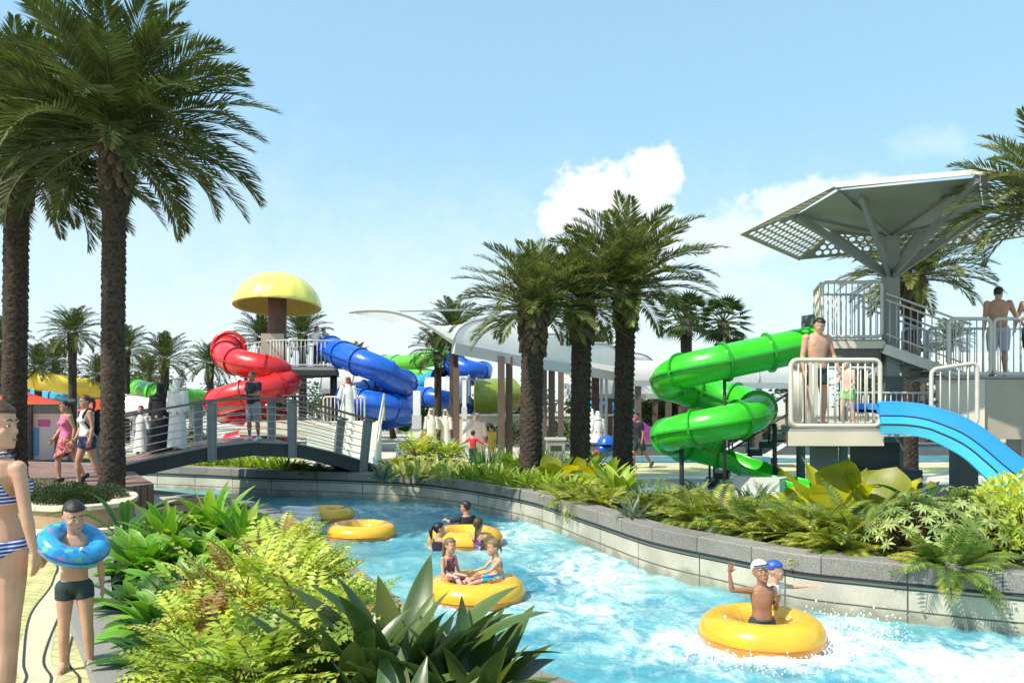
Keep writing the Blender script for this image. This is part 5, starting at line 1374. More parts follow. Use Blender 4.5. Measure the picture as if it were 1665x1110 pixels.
def robe(I, m, hem=.05, wtop=.125, wbot=.155, sleeves=True, name='robe', head=None, headm=None, mid=None):
    t, H, z3 = I['t'], I['H'], I['shift']; b = MB(); n = 40; vs = []; secs = 12
    top = I['top'] + z3; pel = I['pel'] + z3
    mdl = [(0, .045 * H, .042 * H), (.03, .075 * H, .05 * H), (.09, wtop * H * .95, .066 * H), (.2, wtop * H, .078 * H), (.42, wtop * H * .88, .078 * H), (.58, wtop * H * .98, .086 * H), (.8, wbot * H * .92, .10 * H), (1.0, wbot * H, .115 * H)]
    zt = top.z + .02 * H; zb = hem * H
    rows = 18
    for r_ in range(rows + 1):
        f = r_ / rows; wx = interp([q[0] for q in mdl], [q[1] for q in mdl], f); wy = interp([q[0] for q in mdl], [q[2] for q in mdl], f)
        z = lerp(zt, zb, f); k = max(0, min(1, (z - pel.z) / max(.01, top.z - pel.z))); cx, cy = lerp(pel.x, top.x, k), lerp(pel.y, top.y, k)
        for i in range(n):
            a = 2 * PI * i / n; rip = 1 + (f ** 1.5) * .07 * math.sin(5 * a + 1.3 * math.sin(a * 2 + H * 9)) + .02 * noise.noise(V((math.cos(a) * 2, math.sin(a) * 2, f * 5 + H * 11)))
            vs.append((cx + wx * math.cos(a) * rip, cy + wy * math.sin(a) * rip, z + (.012 * H * math.sin(3 * a + H * 5) if r_ == rows else 0)))
    b.add(vs, [(r_ * n + i, (r_ + 1) * n + i, (r_ + 1) * n + (i + 1) % n, r_ * n + (i + 1) % n) for r_ in range(rows) for i in range(n)] + [tuple(range(n))])
    b.build(name, m, t)
    if sleeves:
        for s in 'LR':
            sh, el = I['seg']['ua' + s]; wr = I['seg']['fa' + s][1]
            b = MB(); p = spline([sh + z3, el + z3, (el + z3).lerp(wr + z3, .88)], 5); nn_ = len(p)
            b.tube(p, [lerp(.052, .040, i / nn_) * H * (1 + .05 * math.sin(i * 2.1)) for i in range(nn_)], 12); b.build('sleeve', m, t)
    if head == 'ghutra':
        hp_, hh = I['hp'], I['hh']; b = MB(); vs = []; n = 30
        for (z, w_, yf, yb) in ((1.06, .10, -.10, .14), (1.0, .28, -.28, .34), (.85, .38, -.40, .47), (.72, .41, -.42, .52), (.5, .44, -.24, .58), (.25, .47, -.16, .60), (.0, .54, -.12, .58), (-.25, .66, -.10, .62), (-.5, .72, -.04, .62)):
            for i in range(n):
                a = 2 * PI * i / n; yc = (yf + yb) / 2; rip = 1 + max(0, .6 - z) * .06 * math.sin(7 * a)
                vs.append(hp_(w_ * math.cos(a) * rip, yc + (yb - yf) / 2 * math.sin(a), z) + z3)
        b.add(vs, [(r_ * n + i, r_ * n + (i + 1) % n, (r_ + 1) * n + (i + 1) % n, (r_ + 1) * n + i) for r_ in range(8) for i in range(n) if not (r_ >= 3 and 20 <= i <= 24)] + [tuple(range(n))])
        b.build('headscarf', headm or m, t)
        b = MB(); b.torus(hp_(0, .03, .80) + z3, .44 * hh, .035 * hh, 24, 8, I['HM']); b.build('head_cord', m_abaya if headm is None else headm, t)
    if head == 'veil':
        hp_ = I['hp']; b = MB(); vs = []; n = 28
        for (z, w_, yf, yb) in ((1.08, .10, -.10, .14), (1.0, .30, -.30, .36), (.8, .41, -.42, .52), (.5, .43, -.44, .55), (.2, .42, -.42, .52), (-.05, .46, -.36, .48), (-.35, .72, -.34, .52), (-.8, .95, -.44, .58)):
            for i in range(n):
                a = 2 * PI * i / n; vs.append(hp_(w_ * math.cos(a), (yf + yb) / 2 + (yb - yf) / 2 * math.sin(a), z) + z3)
        b.add(vs, [(r_ * n + i, r_ * n + (i + 1) % n, (r_ + 1) * n + (i + 1) % n, (r_ + 1) * n + i) for r_ in range(7) for i in range(n) if not (r_ == 2 and 20 <= i <= 22)] + [tuple(range(n))])
        b.build('veil', m, t)

# ---------------------------------------------------------------- near figures
# woman at the left edge, seen from behind, face in profile to the right
d = 4.75
I = person((*PX(-9, d).xy, -.005), R(163), 2.06, dict(sp=(0, .02, 1), tw=0, head=(-74, 2, 0), aL=((.10, .12, -1), (.06, -.02, -1), (.02, .05, -1)), aR=((-.20, -.02, -1), (-.10, -.14, -1), (.05, -.2, -1)), thR=(.3, -1, 0), curlR=.45, lL=((.04, -.10, -1), (.02, .10, -1)), lR=((-.02, .05, -1), (0, .08, -1))), SK_L, 'woman in blue striped bikini seen from behind at the left edge', hair=m_hairb, hairstyle='bun', sex='f', vox=.0085, iters=3, leg=.57, arm=.80, girth=.92)
briefs(I, m_stripe, wa=.13, off=.007, name='bikini_bottom')
topc(I, m_stripe, .50, .74, off=.008, name='bikini_top')
b = MB(); z3 = I['shift']
for s in (-1, 1):
    p0 = I['pel'] + I['sp'] * I['tor'] * .74 + I['srx'] * (s * .05 * 2.06) + I['sfw'] * .125; p1 = I['top'] + I['srx'] * (s * .042 * 2.06) + I['sp'] * .015; p2 = I['pel'] + I['sp'] * I['tor'] * .9 - I['sfw'] * .105
    b = MB(); b.tube([p + z3 for p in spline([p0, p1 + I['sfw'] * .03, p1 - I['sfw'] * .05, p2], 5)], .010, 6); b.build('strap', m_stripe, I['t'])
WOMAN = I
# boy with the blue ring
I = person(PX(121, 6.12), R(18), 1.30, dict(tw=4, head=(22, 16, -4), aR=((-.42, .05, -.8), (.12, -.75, .75), (.35, -.55, .6)), thR=(0, -.2, 1), pnR=(.5, .8, 0), aL=((.22, .18, -1), (.05, .1, -1)), curlR=.8, lL=((.10, -.06, -1), (.06, .06, -1), (.35, -.9, -.1)), lR=((-.03, .0, -1), (-.02, .03, -1), (-.15, -1, -.1))), SK_L, 'small boy in black trunks wearing a blue swim ring on the paving', sex='k', heads=5.9, leg=.485, vox=.0062, iters=3, girth=.95)
trunks(I, m_tealdk, low=.30, wa=.14, off=.007, name='swim_trunks')
BOY = I
m_ringb = blotch('blue_printed_vinyl', [(0, (.03, .32, .64)), (.80, (.02, .22, .55)), (.95, (.15, .5, .3)), (.975, (.5, .12, .35))], 26, .25, .4)
RT_ = Matrix.Rotation(R(25), 3, 'Y') @ Matrix.Rotation(R(16), 3, 'X')
rg = thing('swim_ring', 'blue printed inflatable ring worn tilted round the small boy', 'swim ring', PX(121, 6.06, 0))
rc_ = V((0.0, -.01, .985))
b = MB(); b.torus(rc_, .172, .078, 56, 18, RT_, lump=.02); b.build('tube', m_ringb, rg)
b = MB(); b.torus(rc_, .252, .006, 56, 6, RT_); b.build('seam', m_blue_d, rg)
b = MB(); b.rod(rc_ + RT_ @ V((.13, -.13, .07)), rc_ + RT_ @ V((.135, -.135, .10)), .012, 8); b.build('valve', m_wht, rg)

# ---------------------------------------------------------------- walking women on the terrace
I = person(PX(108, 15.7, .5), R(-38), 1.60, dict(head=(0, 12, 0), aL=((.12, .3, -1), (.06, -.2, -1)), aR=((-.12, -.15, -1), (.1, -.6, -.8)), lL=((.04, .35, -1), (0, .55, -1), (.1, -.7, -.7)), lR=((-.02, -.32, -1), (0, .10, -1))), SK_M, 'woman in a pink top and red patterned wrap walking on the terrace', hairstyle='pony', sex='f', vox=.011)
topc(I, m_pink, .02, .98, off=.009, name='tank_top'); briefs(I, m_sarong, wa=.16, off=.012, name='wrap')
def wrap(I, m, f0, f1, w0, w1, name):
    t, H, z3 = I['t'], I['H'], I['shift']; b = MB(); n = 24; vs = []
    pel = I['pel'] + z3
    for r_ in range(7):
        f = r_ / 6
        for i in range(n):
            a = 2 * PI * i / n; rp_2 = 1 + .08 * f * math.sin(5 * a)
            vs.append((pel.x + lerp(w0, w1, f) * H * math.cos(a) * rp_2, pel.y + lerp(w0 * .8, w1 * 1.05, f) * H * math.sin(a) * rp_2, pel.z + lerp(f0, f1, f) * H + .05 * H * f * math.sin(a + 1)))
    b.add(vs, [(r_ * n + i, (r_ + 1) * n + i, (r_ + 1) * n + (i + 1) % n, r_ * n + (i + 1) % n) for r_ in range(6) for i in range(n)]); b.build(name, m, t)
wrap(I, m_sarong, .05, -.16, .098, .125, 'wrap_skirt'); shoes(I, m_dark, .006, 'sandal')
I = person(PX(141, 15.0, .5), R(-42), 1.70, dict(head=(0, 8, 0), aL=((.14, .1, -1), (.05, -.2, -1)), aR=((-.10, -.10, -1), (.15, -.5, -.9)), lL=((.04, .22, -1), (.02, .38, -1), (.1, -.8, -.5)), lR=((-.02, -.30, -1), (0, .06, -1))), SK_M, 'woman in a white top, navy shorts and backpack walking on the terrace', hairstyle='pony', hair=m_hairb, sex='f', vox=.011)
topc(I, m_whitec, .16, .99, off=.010, name='tank_top'); trunks(I, m_navy, .40, .15, .014); shoes(I, m_dark, .006, 'sandal')
def backpack(I, m):
    bt = thing('backpack', 'dark navy backpack worn by the woman in navy shorts', 'backpack', I['t'].location, I['t'].rotation_euler.z)
    c = I['pel'] + I['sp'] * I['tor'] * .58 - I['sfw'] * (.125 * I['H']) + I['shift']; H = I['H']
    M = Matrix((I['srx'], -I['sfw'], I['sp'])).transposed(); b = MB(); b.ell(c, (.085 * H, .06 * H, .15 * H), M, 16, 10); b.ell(c - I['sfw'] * .04 * H - I['sp'] * .04 * H, (.06 * H, .04 * H, .07 * H), M); b.build('pack', m, bt)
    for s in (-1, 1):
        b = MB(); a = I['top'] + I['shift'] + I['srx'] * (s * .06 * H)
        b.tube(spline([a - I['sfw'] * .08 * H - I['sp'] * .03 * H, a + I['sp'] * .012 * H, a + I['sfw'] * .062 * H - I['sp'] * .08 * H, a + I['srx'] * s * .02 * H - I['sp'] * .2 * H], 4), .012 * H, 6); b.build('strap', m, bt)
backpack(I, m_dknavy)

# ---------------------------------------------------------------- on the bridge
def deck_z(x, y): 
    p = V((x, y, 0)); t_ = (p - A).dot(dirb) / (B - A).length; return arch(t_)
def onbridge(px, d): q = PX(px, d); return (q.x, q.y, deck_z(q.x, q.y))
m_wrap_k = dict()
I = person(onbridge(289, 19.6), R(160), 1.76, dict(head=(-30, 4, 0), aL=((.16, .05, -1), (.05, -.1, -1)), aR=((-.16, 0, -1), (-.05, -.15, -1)), lL=((.03, -.12, -1), (0, .1, -1)), lR=((-.03, .15, -1), (0, .2, -1))), SK_M, 'man in white robe and headscarf on the bridge beside the woman in black', sex='m', vox=.016, face=True, hairstyle=None)
robe(I, m_robe, .03, .135, .15, head='ghutra')
I = person(onbridge(261, 19.9), R(200), 1.70, dict(head=(10, 4, 0)), SK_M, 'woman in full black robe and veil walking on the bridge', sex='f', vox=.016, hairstyle=None)
robe(I, m_abaya, .0, .14, .185, head='veil')
I = person(onbridge(229, 20.3), R(8), 1.22, dict(head=(0, 0, 0), aL=((.22, 0, -1), (.3, -.1, -1)), aR=((-.14, 0, -1), (-.05, -.15, -1))), SK_L, 'boy in a white robe at the left end of the bridge', sex='k', heads=6.2, vox=.014)
robe(I, m_robe, .05, .115, .15)
I = person(onbridge(412, 20.9), R(-30), 1.78, dict(head=(-6, 14, 0), aL=((.2, -.15, -1), (-.75, -.75, .05)), aR=((-.2, -.1, -1), (.5, -.85, -.05)), lL=((.10, .03, -1), (.04, .05, -1)), lR=((-.08, -.05, -1), (-.02, .05, -1))), SK_D, 'man in dark polo and grey shorts standing at the top of the bridge', sex='m', vox=.014, girth=1.08)
topc(I, m_dknavy, -.02, 1.01, .62, .016, name='polo_shirt'); trunks(I, m_grey_c, .98, .08, .022); shoes(I, m_wht, .010)
c = I['seg']['haR'][1] + I['shift']; b = MB(); b.box(c + V((.02, -.02, .03)), (.30, .20, .015), R(20)); cb_ = thing('clipboard', 'dark clipboard held by the man in the polo shirt', 'clipboard', I['t'].location, I['t'].rotation_euler.z); b.build('board', m_abaya, cb_, False); b = MB(); b.box(c + V((.02, -.02, .0395)), (.25, .17, .003), R(20)); b.build('paper', m_whitec, cb_, False)

# ---------------------------------------------------------------- mushroom tower and stair
I = person((*PX(566, 27.9).xy, 1.32), R(10), 1.62, dict(head=(-18, 6, 0), aR=((-.35, 0, -1), (-.3, -.2, -1)), aL=((.2, 0, -1), (.1, -.1, -1))), SK_D, 'man in white robe and red headcloth on top of the white stair', sex='m', vox=.018, hairstyle=None)
robe(I, m_robe, .04, .125, .15, head='ghutra', headm=cloth('red_headcloth', (.40, .06, .05)))
I = person((*P(515, 595, 34.9).xy, zf), R(150), 1.78, dict(head=(-40, 0, 0), aR=((-.4, -.4, -.8), (-.3, -.7, -.5))), SK_M, 'long haired person in white top leaning at the tower deck rail', sex='f', hair=m_hairb, hairstyle='long', vox=.02)
topc(I, m_whitec, 0, 1.0, .9, .014, 'shirt'); pants(I, m_dknavy, .95)
I = person((*P(526, 595, 35.1).xy, zf), R(160), 1.72, dict(head=(-30, 0, 0)), SK_M, 'dark haired person in grey top beside the rail on the tower deck', sex='m', vox=.02, hair=m_hairb)
topc(I, m_grey_c, 0, 1.0, 1.4, .014, 'shirt'); pants(I, m_jean, .95)

# ---------------------------------------------------------------- walkers behind the middle planting
I = person(PX(701, 33.5), R(8), 1.80, dict(head=(5, 0, 0)), SK_D, 'left one of two men in cream robes beyond the middle planting', sex='m', vox=.02, hairstyle=None)
m_robe2 = cloth('cream_robe', (.70, .66, .54)); robe(I, m_robe2, .03, head='ghutra')
I = person(PX(724, 33.8), R(-8), 1.76, dict(head=(-8, 0, 0)), SK_D, 'right one of two men in cream robes beyond the middle planting', sex='m', vox=.02, hairstyle=None)
robe(I, m_robe2, .03, head='ghutra')
I = person(PX(777, 27.5), R(15), 1.72, dict(sp=(-.12, -.18, 1), head=(10, 20, 0), aR=((-.55, -.45, -.6), (-.5, -.55, -.5)), aL=((.3, -.2, -1), (.1, -.3, -1))), SK_M, 'man in pale pink robe and headscarf bending toward a child', sex='m', vox=.018, hairstyle=None)
robe(I, cloth('pale_pink_robe', (.78, .62, .56)), .03, .15, .17, head='ghutra')
I = person(PX(769, 25.2, .0), R(170), 1.18, dict(head=(0, 0, 0), aL=((.7, 0, -.5), (.8, -.1, -.3)), aR=((-.7, 0, -.5), (-.8, -.1, -.3))), SK_L, 'child in a red top with arms out behind the middle planting', sex='k', heads=5.8, vox=.016)
topc(I, m_redc, 0, 1.0, 1.6, .012, 'shirt'); pants(I, m_tealdk, .9)
I = person(PX(799, 28.0, .0), R(-160), 1.30, dict(aL=((.6, -.2, -.6), (.8, -.2, .1))), SK_L, 'child in a mustard top walking away beyond the planting', sex='k', heads=5.8, vox=.018)
topc(I, m_yelc, -.1, 1.0, .8, .014, 'shirt'); trunks(I, m_yelc, .8, .1, .02)
I = person(PX(962, 33), R(170), 1.78, dict(), SK_D, 'left one of two white robed people between the palm trunks', sex='m', vox=.02, hairstyle=None)
robe(I, m_robe, .03, .11, .13, head='ghutra')
I = person(PX(972, 32.5), R(190), 1.70, dict(), SK_D, 'right one of two white robed people between the palm trunks', sex='m', vox=.02, hairstyle=None)
robe(I, m_robe, .03, .12, .14, head='ghutra')
I = person(PX(1038, 24.8), R(-62), 1.76, dict(sp=(0, -.06, 1), head=(0, 8, 0), aR=((-.15, -.5, -.85), (-.05, -.85, -.45)), aL=((.15, .15, -1), (.05, -.2, -1)), lL=((.04, .45, -1), (0, .75, -1), (.1, -.6, -.8)), lR=((-.02, -.30, -1), (0, .12, -1))), SK_D, 'man in navy shirt and shorts pushing a stroller past the palms', sex='m', vox=.015)
topc(I, m_dknavy, -.04, 1.01, .7, .016, 'shirt'); trunks(I, m_tealdk, .75, .06, .022); shoes(I, m_dark, .01)
st = thing('stroller', 'blue and red child stroller pushed by the man in navy', 'stroller', PX(984, 24.3), R(-70))
b = MB(); b.ell((0, 0, .62), (.20, .28, .22)); b.build('seat_pod', m_blue_d, st)
b = MB(); b.lathe([(.30, 0), (.26, .14), (.15, .24), (.02, .28)], (0, .05, .80), 16); b.build('hood', m_blue, st)
b = MB(); b.ell((0, -.28, .52), (.16, .10, .12)); b.build('footmuff', m_redc, st)
b = MB(); b.tube([(-.2, .45, 1.02), (-.22, .1, .6), (-.22, -.3, .12)], .015); b.tube([(.2, .45, 1.02), (.22, .1, .6), (.22, -.3, .12)], .015); b.rod((-.2, .45, 1.02), (.2, .45, 1.02), .018); b.build('frame', m_steel_d, st)
for x in (-.24, .24):
    for y in (-.32, .28):
        b = MB(); b.torus((x, y, .12), .10, .025, 20, 8, Matrix.Rotation(R(90), 3, 'Y')); b.build('wheel', m_dark, st)

# ---------------------------------------------------------------- slide tower figures
I = person((*PX(1328, 14.2).xy, zn + .01), R(10), 1.92, dict(head=(8, 26, 0), aR=((-.18, .05, -1), (-.02, -.15, -1)), aL=((.34, -.05, -1), (.22, -.35, -1)), lL=((.03, -.10, -1), (0, .12, -1)), lR=((-.03, .02, -1), (0, .04, -1))), SK_L, 'man in dark trunks standing on the near tower deck', sex='m', vox=.012, girth=1.04)
trunks(I, m_tealdk, .52, .10, .012, 'swim_trunks')
I = person((*PX(1378, 14.1).xy, zn + .01), R(-62), 1.24, dict(head=(-4, 6, 0), aR=((-.15, -.25, -.9), (-.1, -1, -.2)), aL=((.15, -.1, -1), (.1, -.7, -.5)), lL=((.03, .12, -1), (0, .2, -1)), lR=((-.03, -.16, -1), (0, .12, -1))), SK_P, 'boy in pale green trunks beside the man on the near deck', sex='k', heads=6.2, vox=.011)
trunks(I, m_lgreen, .50, .12, .014, 'swim_trunks')
I = person((*PX(1623, 15.75).xy, zr + .01), R(158), 1.76, dict(head=(-22, 16, 0), tw=0, aR=((-.42, -.18, -.9), (-.55, -.35, -.65)), aL=((.14, 0, -1), (.06, -.08, -1)), lL=((.05, .03, -1), (0, .05, -1)), lR=((-.05, -.03, -1), (0, .05, -1))), SK_M, 'bare backed man in pale grey shorts on the right deck', sex='m', vox=.012, girth=1.06)
trunks(I, m_lilac, .92, .10, .022, 'swim_shorts')
I = person((*PX(1680, 15.7).xy, zr + .01), R(-10), 1.74, dict(head=(20, 0, 0), aR=((-.40, -.1, -.95), (-.28, -.2, -.9)), aL=((.14, 0, -1), (.06, -.08, -1))), SK_M, 'person at the right picture edge meeting the bare backed man', sex='m', vox=.016)
trunks(I, m_navy, .8, .10, .02, 'swim_shorts')
# ================================================================== swim rings on the river and the children
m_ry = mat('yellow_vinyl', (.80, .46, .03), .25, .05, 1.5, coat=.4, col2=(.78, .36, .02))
m_ro = mat('yellow_vinyl_shaded', (.72, .24, .02), .25, .05, 1.5, coat=.4)  # orange tint of the shaded, reflecting underside, painted onto the yellow rings
WZ = -.40
def river_ring(px, py, rad, label, tilt=0.0, rm=.19):
    q = GZ(px, py, WZ)
    t = thing('swim_ring', label, 'swim ring', q, group='yellow swim rings on the channel')
    M = Matrix.Rotation(R(tilt), 3, 'X')
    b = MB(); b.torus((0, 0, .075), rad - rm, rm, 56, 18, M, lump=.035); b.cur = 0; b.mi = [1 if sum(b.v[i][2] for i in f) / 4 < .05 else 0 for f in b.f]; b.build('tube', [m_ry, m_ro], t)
    b = MB(); b.torus((0, 0, .075), rad + .002, .007, 56, 6, M); b.build('seam', mat('orange_seam', (.70, .28, .02), .3), t)
    for a in (200,):
        b = MB(); p = V(((rad - rm) * math.cos(R(a)), (rad - rm) * math.sin(R(a)), .075 + rm)); b.rod(M @ (p - V((0, 0, .01))), M @ (p + V((0, 0, .02))), .016); b.build('valve', m_wht, t)
    return t, q
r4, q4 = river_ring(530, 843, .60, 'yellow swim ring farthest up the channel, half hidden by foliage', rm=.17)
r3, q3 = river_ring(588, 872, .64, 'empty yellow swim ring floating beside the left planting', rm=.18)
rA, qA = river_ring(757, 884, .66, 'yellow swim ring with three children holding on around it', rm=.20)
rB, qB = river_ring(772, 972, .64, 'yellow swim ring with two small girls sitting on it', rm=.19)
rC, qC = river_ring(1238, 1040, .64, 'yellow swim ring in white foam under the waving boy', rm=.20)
# children at the middle ring
def at(q, dx, dy, dz=0.0): return (q.x + dx, q.y + dy, dz)
sit = dict(lL=((.15, -1, .05), (.05, -.75, -.6)), lR=((-.05, -1, .05), (-.05, -.75, -.6)))
I = person(at(qB, -.34, .16, WZ), R(42), .98, dict(head=(10, 4, 4), aL=((.2, -.2, -1), (.1, -.5, -.8)), aR=((-.15, -.2, -1), (.05, -.45, -.85)), **sit), SK_L, 'smiling girl in patterned swimsuit on the left of the shared ring', hair=m_hairl, hairstyle='long', sex='k', heads=5.0, vox=.0075, seat=.20, iters=3)
topc(I, m_swim1, -.1, .93, off=.007, name='swimsuit'); briefs(I, m_swim1, .12, .007)
I = person(at(qB, .30, .06, WZ), R(-68), 1.0, dict(sp=(0, -.14, 1), head=(-6, 6, 0), aL=((.05, -.75, -.7), (.0, -1, -.25)), aR=((-.02, -.75, -.7), (-.02, -1, -.25)), lL=((.15, -1, .0), (.05, -.9, -.2)), lR=((-.15, -1, .0), (-.05, -.9, -.2))), SK_L, 'girl with tied up hair and bright swimsuit on the right of the shared ring', hair=m_hairl, hairstyle='bun', sex='k', heads=5.0, vox=.0075, seat=.20, iters=3)
briefs(I, m_swim2, .30, .008, 'swimsuit_bottom'); topc(I, m_swim2, .45, .80, off=.007, name='swimsuit_top')
# far ring
swim = dict(lL=((.1, .35, -1), (.05, .4, -1)), lR=((-.1, .35, -1), (-.05, .4, -1)))
def arms_on(dx=0.0): return dict(aL=((.35 + dx, -.75, -.25), (-.1, -1, .05)), aR=((-.35 + dx, -.75, -.25), (.1, -1, .05)))
def afloat(I, shoulder_z):   # lower the swimmer until the shoulders sit at this height
    I['t'].location.z += shoulder_z - (I['t'].location.z + I['top'].z + I['shift'].z)
I = person(at(qA, -.03, .72, 0), R(-150), 1.45, dict(head=(25, 2, 0), **arms_on(), **swim), SK_M, 'black haired boy in dark rash vest behind the three child ring', sex='k', heads=6.2, vox=.010); afloat(I, -.02)
topc(I, m_dknavy, 0, 1.0, .9, .010, 'rash_vest'); trunks(I, m_dknavy)
I = person(at(qA, -.42, -.50, 0), R(158), 1.30, dict(head=(-40, 4, 12), aL=((.5, -.7, -.1), (.1, -1, .35)), aR=((-.3, -.9, -.2), (.0, -1, .1)), **swim), SK_M, 'dark haired girl at the left of the three child ring, back turned', sex='k', heads=5.8, hairstyle='pony', vox=.010); afloat(I, -.22)
topc(I, m_dknavy, 0, .9, off=.008, name='swimsuit'); briefs(I, m_dknavy)
I = person(at(qA, .24, -.56, 0), R(172), 1.35, dict(head=(-10, 2, 0), **arms_on(), **swim), SK_M, 'girl with a long brown braid at the front of the three child ring', hair=m_hairb, sex='k', heads=5.8, hairstyle='braid', vox=.010); afloat(I, -.14)
topc(I, m_swim1, 0, .80, off=.008, name='swimsuit'); briefs(I, m_swim1)
# near ring: waving boy and girl in a blue cap
I = person(at(qC, .0, -.02, 0), R(10), 1.28, dict(sp=(0, .02, 1), head=(-4, -10, -6), aR=((-1, -.05, .05), (-.15, -.05, 1), (.15, -.1, 1)), thR=(1, 0, 0), spreadR=.5, curlR=.12, pnR=(0, -1, 0), aL=((.22, .1, -1), (-.35, -.8, .55), (-.1, -.35, .95)), thL=(-1, 0, .2), curlL=.35, **swim), SK_D, 'boy in a white cap waving from inside the foamy ring', hair=m_wcap, hairstyle='cap', sex='k', heads=5.7, vox=.0065, iters=3, girth=1.05); afloat(I, .16)
b = MB(); hp_, hh, z3 = I['hp'], I['hh'], I['shift']
vs = []
for k in range(11):
    a = R(200 + 14 * k); vs += [hp_(.34 * math.cos(a), .36 * math.sin(a) - .02, .80) + z3, hp_(.38 * math.cos(a), .54 * math.sin(a) - .02, .80) + z3]
vs2 = [v - V((0, 0, .012)) for v in vs]
b.add(vs + vs2, [(2 * k, 2 * k + 1, 2 * k + 3, 2 * k + 2) for k in range(10)] + [(22 + 2 * k, 22 + 2 * k + 2, 22 + 2 * k + 3, 22 + 2 * k + 1) for k in range(10)] + [(2 * k + 1, 22 + 2 * k + 1, 22 + 2 * k + 3, 2 * k + 3) for k in range(10)]); b.build('cap_visor', m_navy, I['t'])
trunks(I, m_tealdk)
I = person(at(qC, .36, .72, 0), R(62), 1.22, dict(head=(10, 0, 0), aL=((.55, -.8, -.15), (.25, -1, .12)), aR=((-.3, -.3, -1), (0, -.6, -.8)), **swim), SK_L, 'child in a blue swim cap stretching an arm behind the foamy ring', hair=m_bcap, hairstyle='cap', sex='k', heads=5.6, vox=.008); afloat(I, .02)
topc(I, m_whitec, 0, 1.0, .5, .010, 'swim_shirt')
# ---- white steps into the channel
s_ = thing('pool_steps', 'white pool steps entering the channel beside the planting', 'steps', GZ(497, 862, WZ))
for i in range(6):
    b = MB(); b.box((-.35 + .10 * i, .9 - .34 * i, .30 - .045 * i), (.75, .26, .06), R(-24)); b.build('step', m_white_conc, s_, False)
b = MB(); b.beam((-.6, 1.05, .10), (-.12, -1.0, .0), .06, .22); b.build('stringer', m_white_conc, s_, False)
# ---- splash droplets round the rings
def splash(c, n, spread, h, name_label):
    b = MB()
    for i in range(n):
        a = U(0, 2 * PI); rr = spread * math.sqrt(U(0.05, 1)); r_ = random.choice((.003, .004, .005, .006, .008, .011))
        z = abs(random.gauss(0, h)); b.ell(V(c) + V((rr * math.cos(a) * 1.5, rr * math.sin(a), z)), (r_, r_, r_ * U(.8, 1.6)), n=6, m=4)
    m = mat('splash_drops', (.85, .92, .93), .1, .02, 2, spec=.8)
    o = b.build('splash_spray', m); tag(o, name_label, None, None, 'stuff')
splash((qC.x + .75, qC.y + .1, WZ), 900, .55, .10, 'white spray of droplets beside the waving boy and ring')
splash((qC.x - .1, qC.y - .55, WZ), 700, .55, .04, 'white spray of droplets in front of the waving boy and ring')
# ================================================================== vegetation
def leafm(name, c, c2=None, isl=.28, tr=.3, rough=.42, spec=.4, uv=0.0):
    return mat(name, c, rough, .25, 1.4, spec=spec, trans=tr, island=isl, col2=c2, uvleaf=uv)
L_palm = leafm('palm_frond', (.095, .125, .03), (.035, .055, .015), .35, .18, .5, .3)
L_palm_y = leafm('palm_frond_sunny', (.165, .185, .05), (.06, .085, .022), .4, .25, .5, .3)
L_hosta = leafm('bright_green_leaf', (.17, .36, .045), (.10, .25, .03), .3, uv=0.5)
L_hostd = leafm('mid_green_leaf', (.05, .15, .03), (.03, .10, .02), .3, uv=0.35)
L_dark = leafm('dark_green_leaf', (.085, .14, .035), (.04, .08, .02), .35, .18, .35, .5, uv=0.22)
L_gold = leafm('golden_leaf', (.56, .60, .11), (.34, .43, .06), .28, .35)
L_red = leafm('reddish_new_leaf', (.35, .13, .05), (.28, .20, .05), .25, .3)
L_yel = leafm('yellow_leaf', (.62, .55, .04), (.42, .42, .03), .15, .4, uv=0.15)
L_olive = leafm('olive_big_leaf', (.22, .25, .025), (.14, .18, .02), .2, .35, uv=0.15)
L_fern = leafm('fern_leaf', (.42, .42, .06), (.14, .21, .03), .35, .3)
L_fernd = leafm('fern_leaf_dark', (.17, .25, .04), (.09, .16, .03), .35, .25)
L_schef = leafm('pale_schefflera_leaf', (.36, .42, .14), (.12, .21, .05), .35, .3)
L_silver = leafm('silver_leaf', (.17, .22, .14), (.08, .13, .08), .25, .2, uv=0.4)
L_vari = leafm('variegated_leaf', (.42, .44, .13), (.16, .25, .05), .3, .3, uv=0.6)
L_grass = leafm('grass_leaf', (.08, .24, .035), (.05, .16, .025), .35, .3)
L_lime = leafm('lime_leaf', (.34, .42, .055), (.17, .28, .035), .35, .35)
L_hedge = leafm('hedge_leaf', (.07, .105, .035), (.035, .06, .02), .45, .2)
L_tree = leafm('tree_leaf', (.06, .10, .025), (.03, .06, .018), .4, .2)
m_stemg = mat('green_stem', (.10, .12, .03), .6, .2, 8); m_stemb = mat('brown_twig', (.10, .06, .035), .8, .2, 8)
m_bark = mat('palm_bark', (.062, .043, .03), .95, .5, 16, .9, 30, col2=(.014, .010, .008)); m_boot = mat('palm_boot', (.115, .08, .052), .9, .5, 14, .6, 40, col2=(.05, .035, .025))

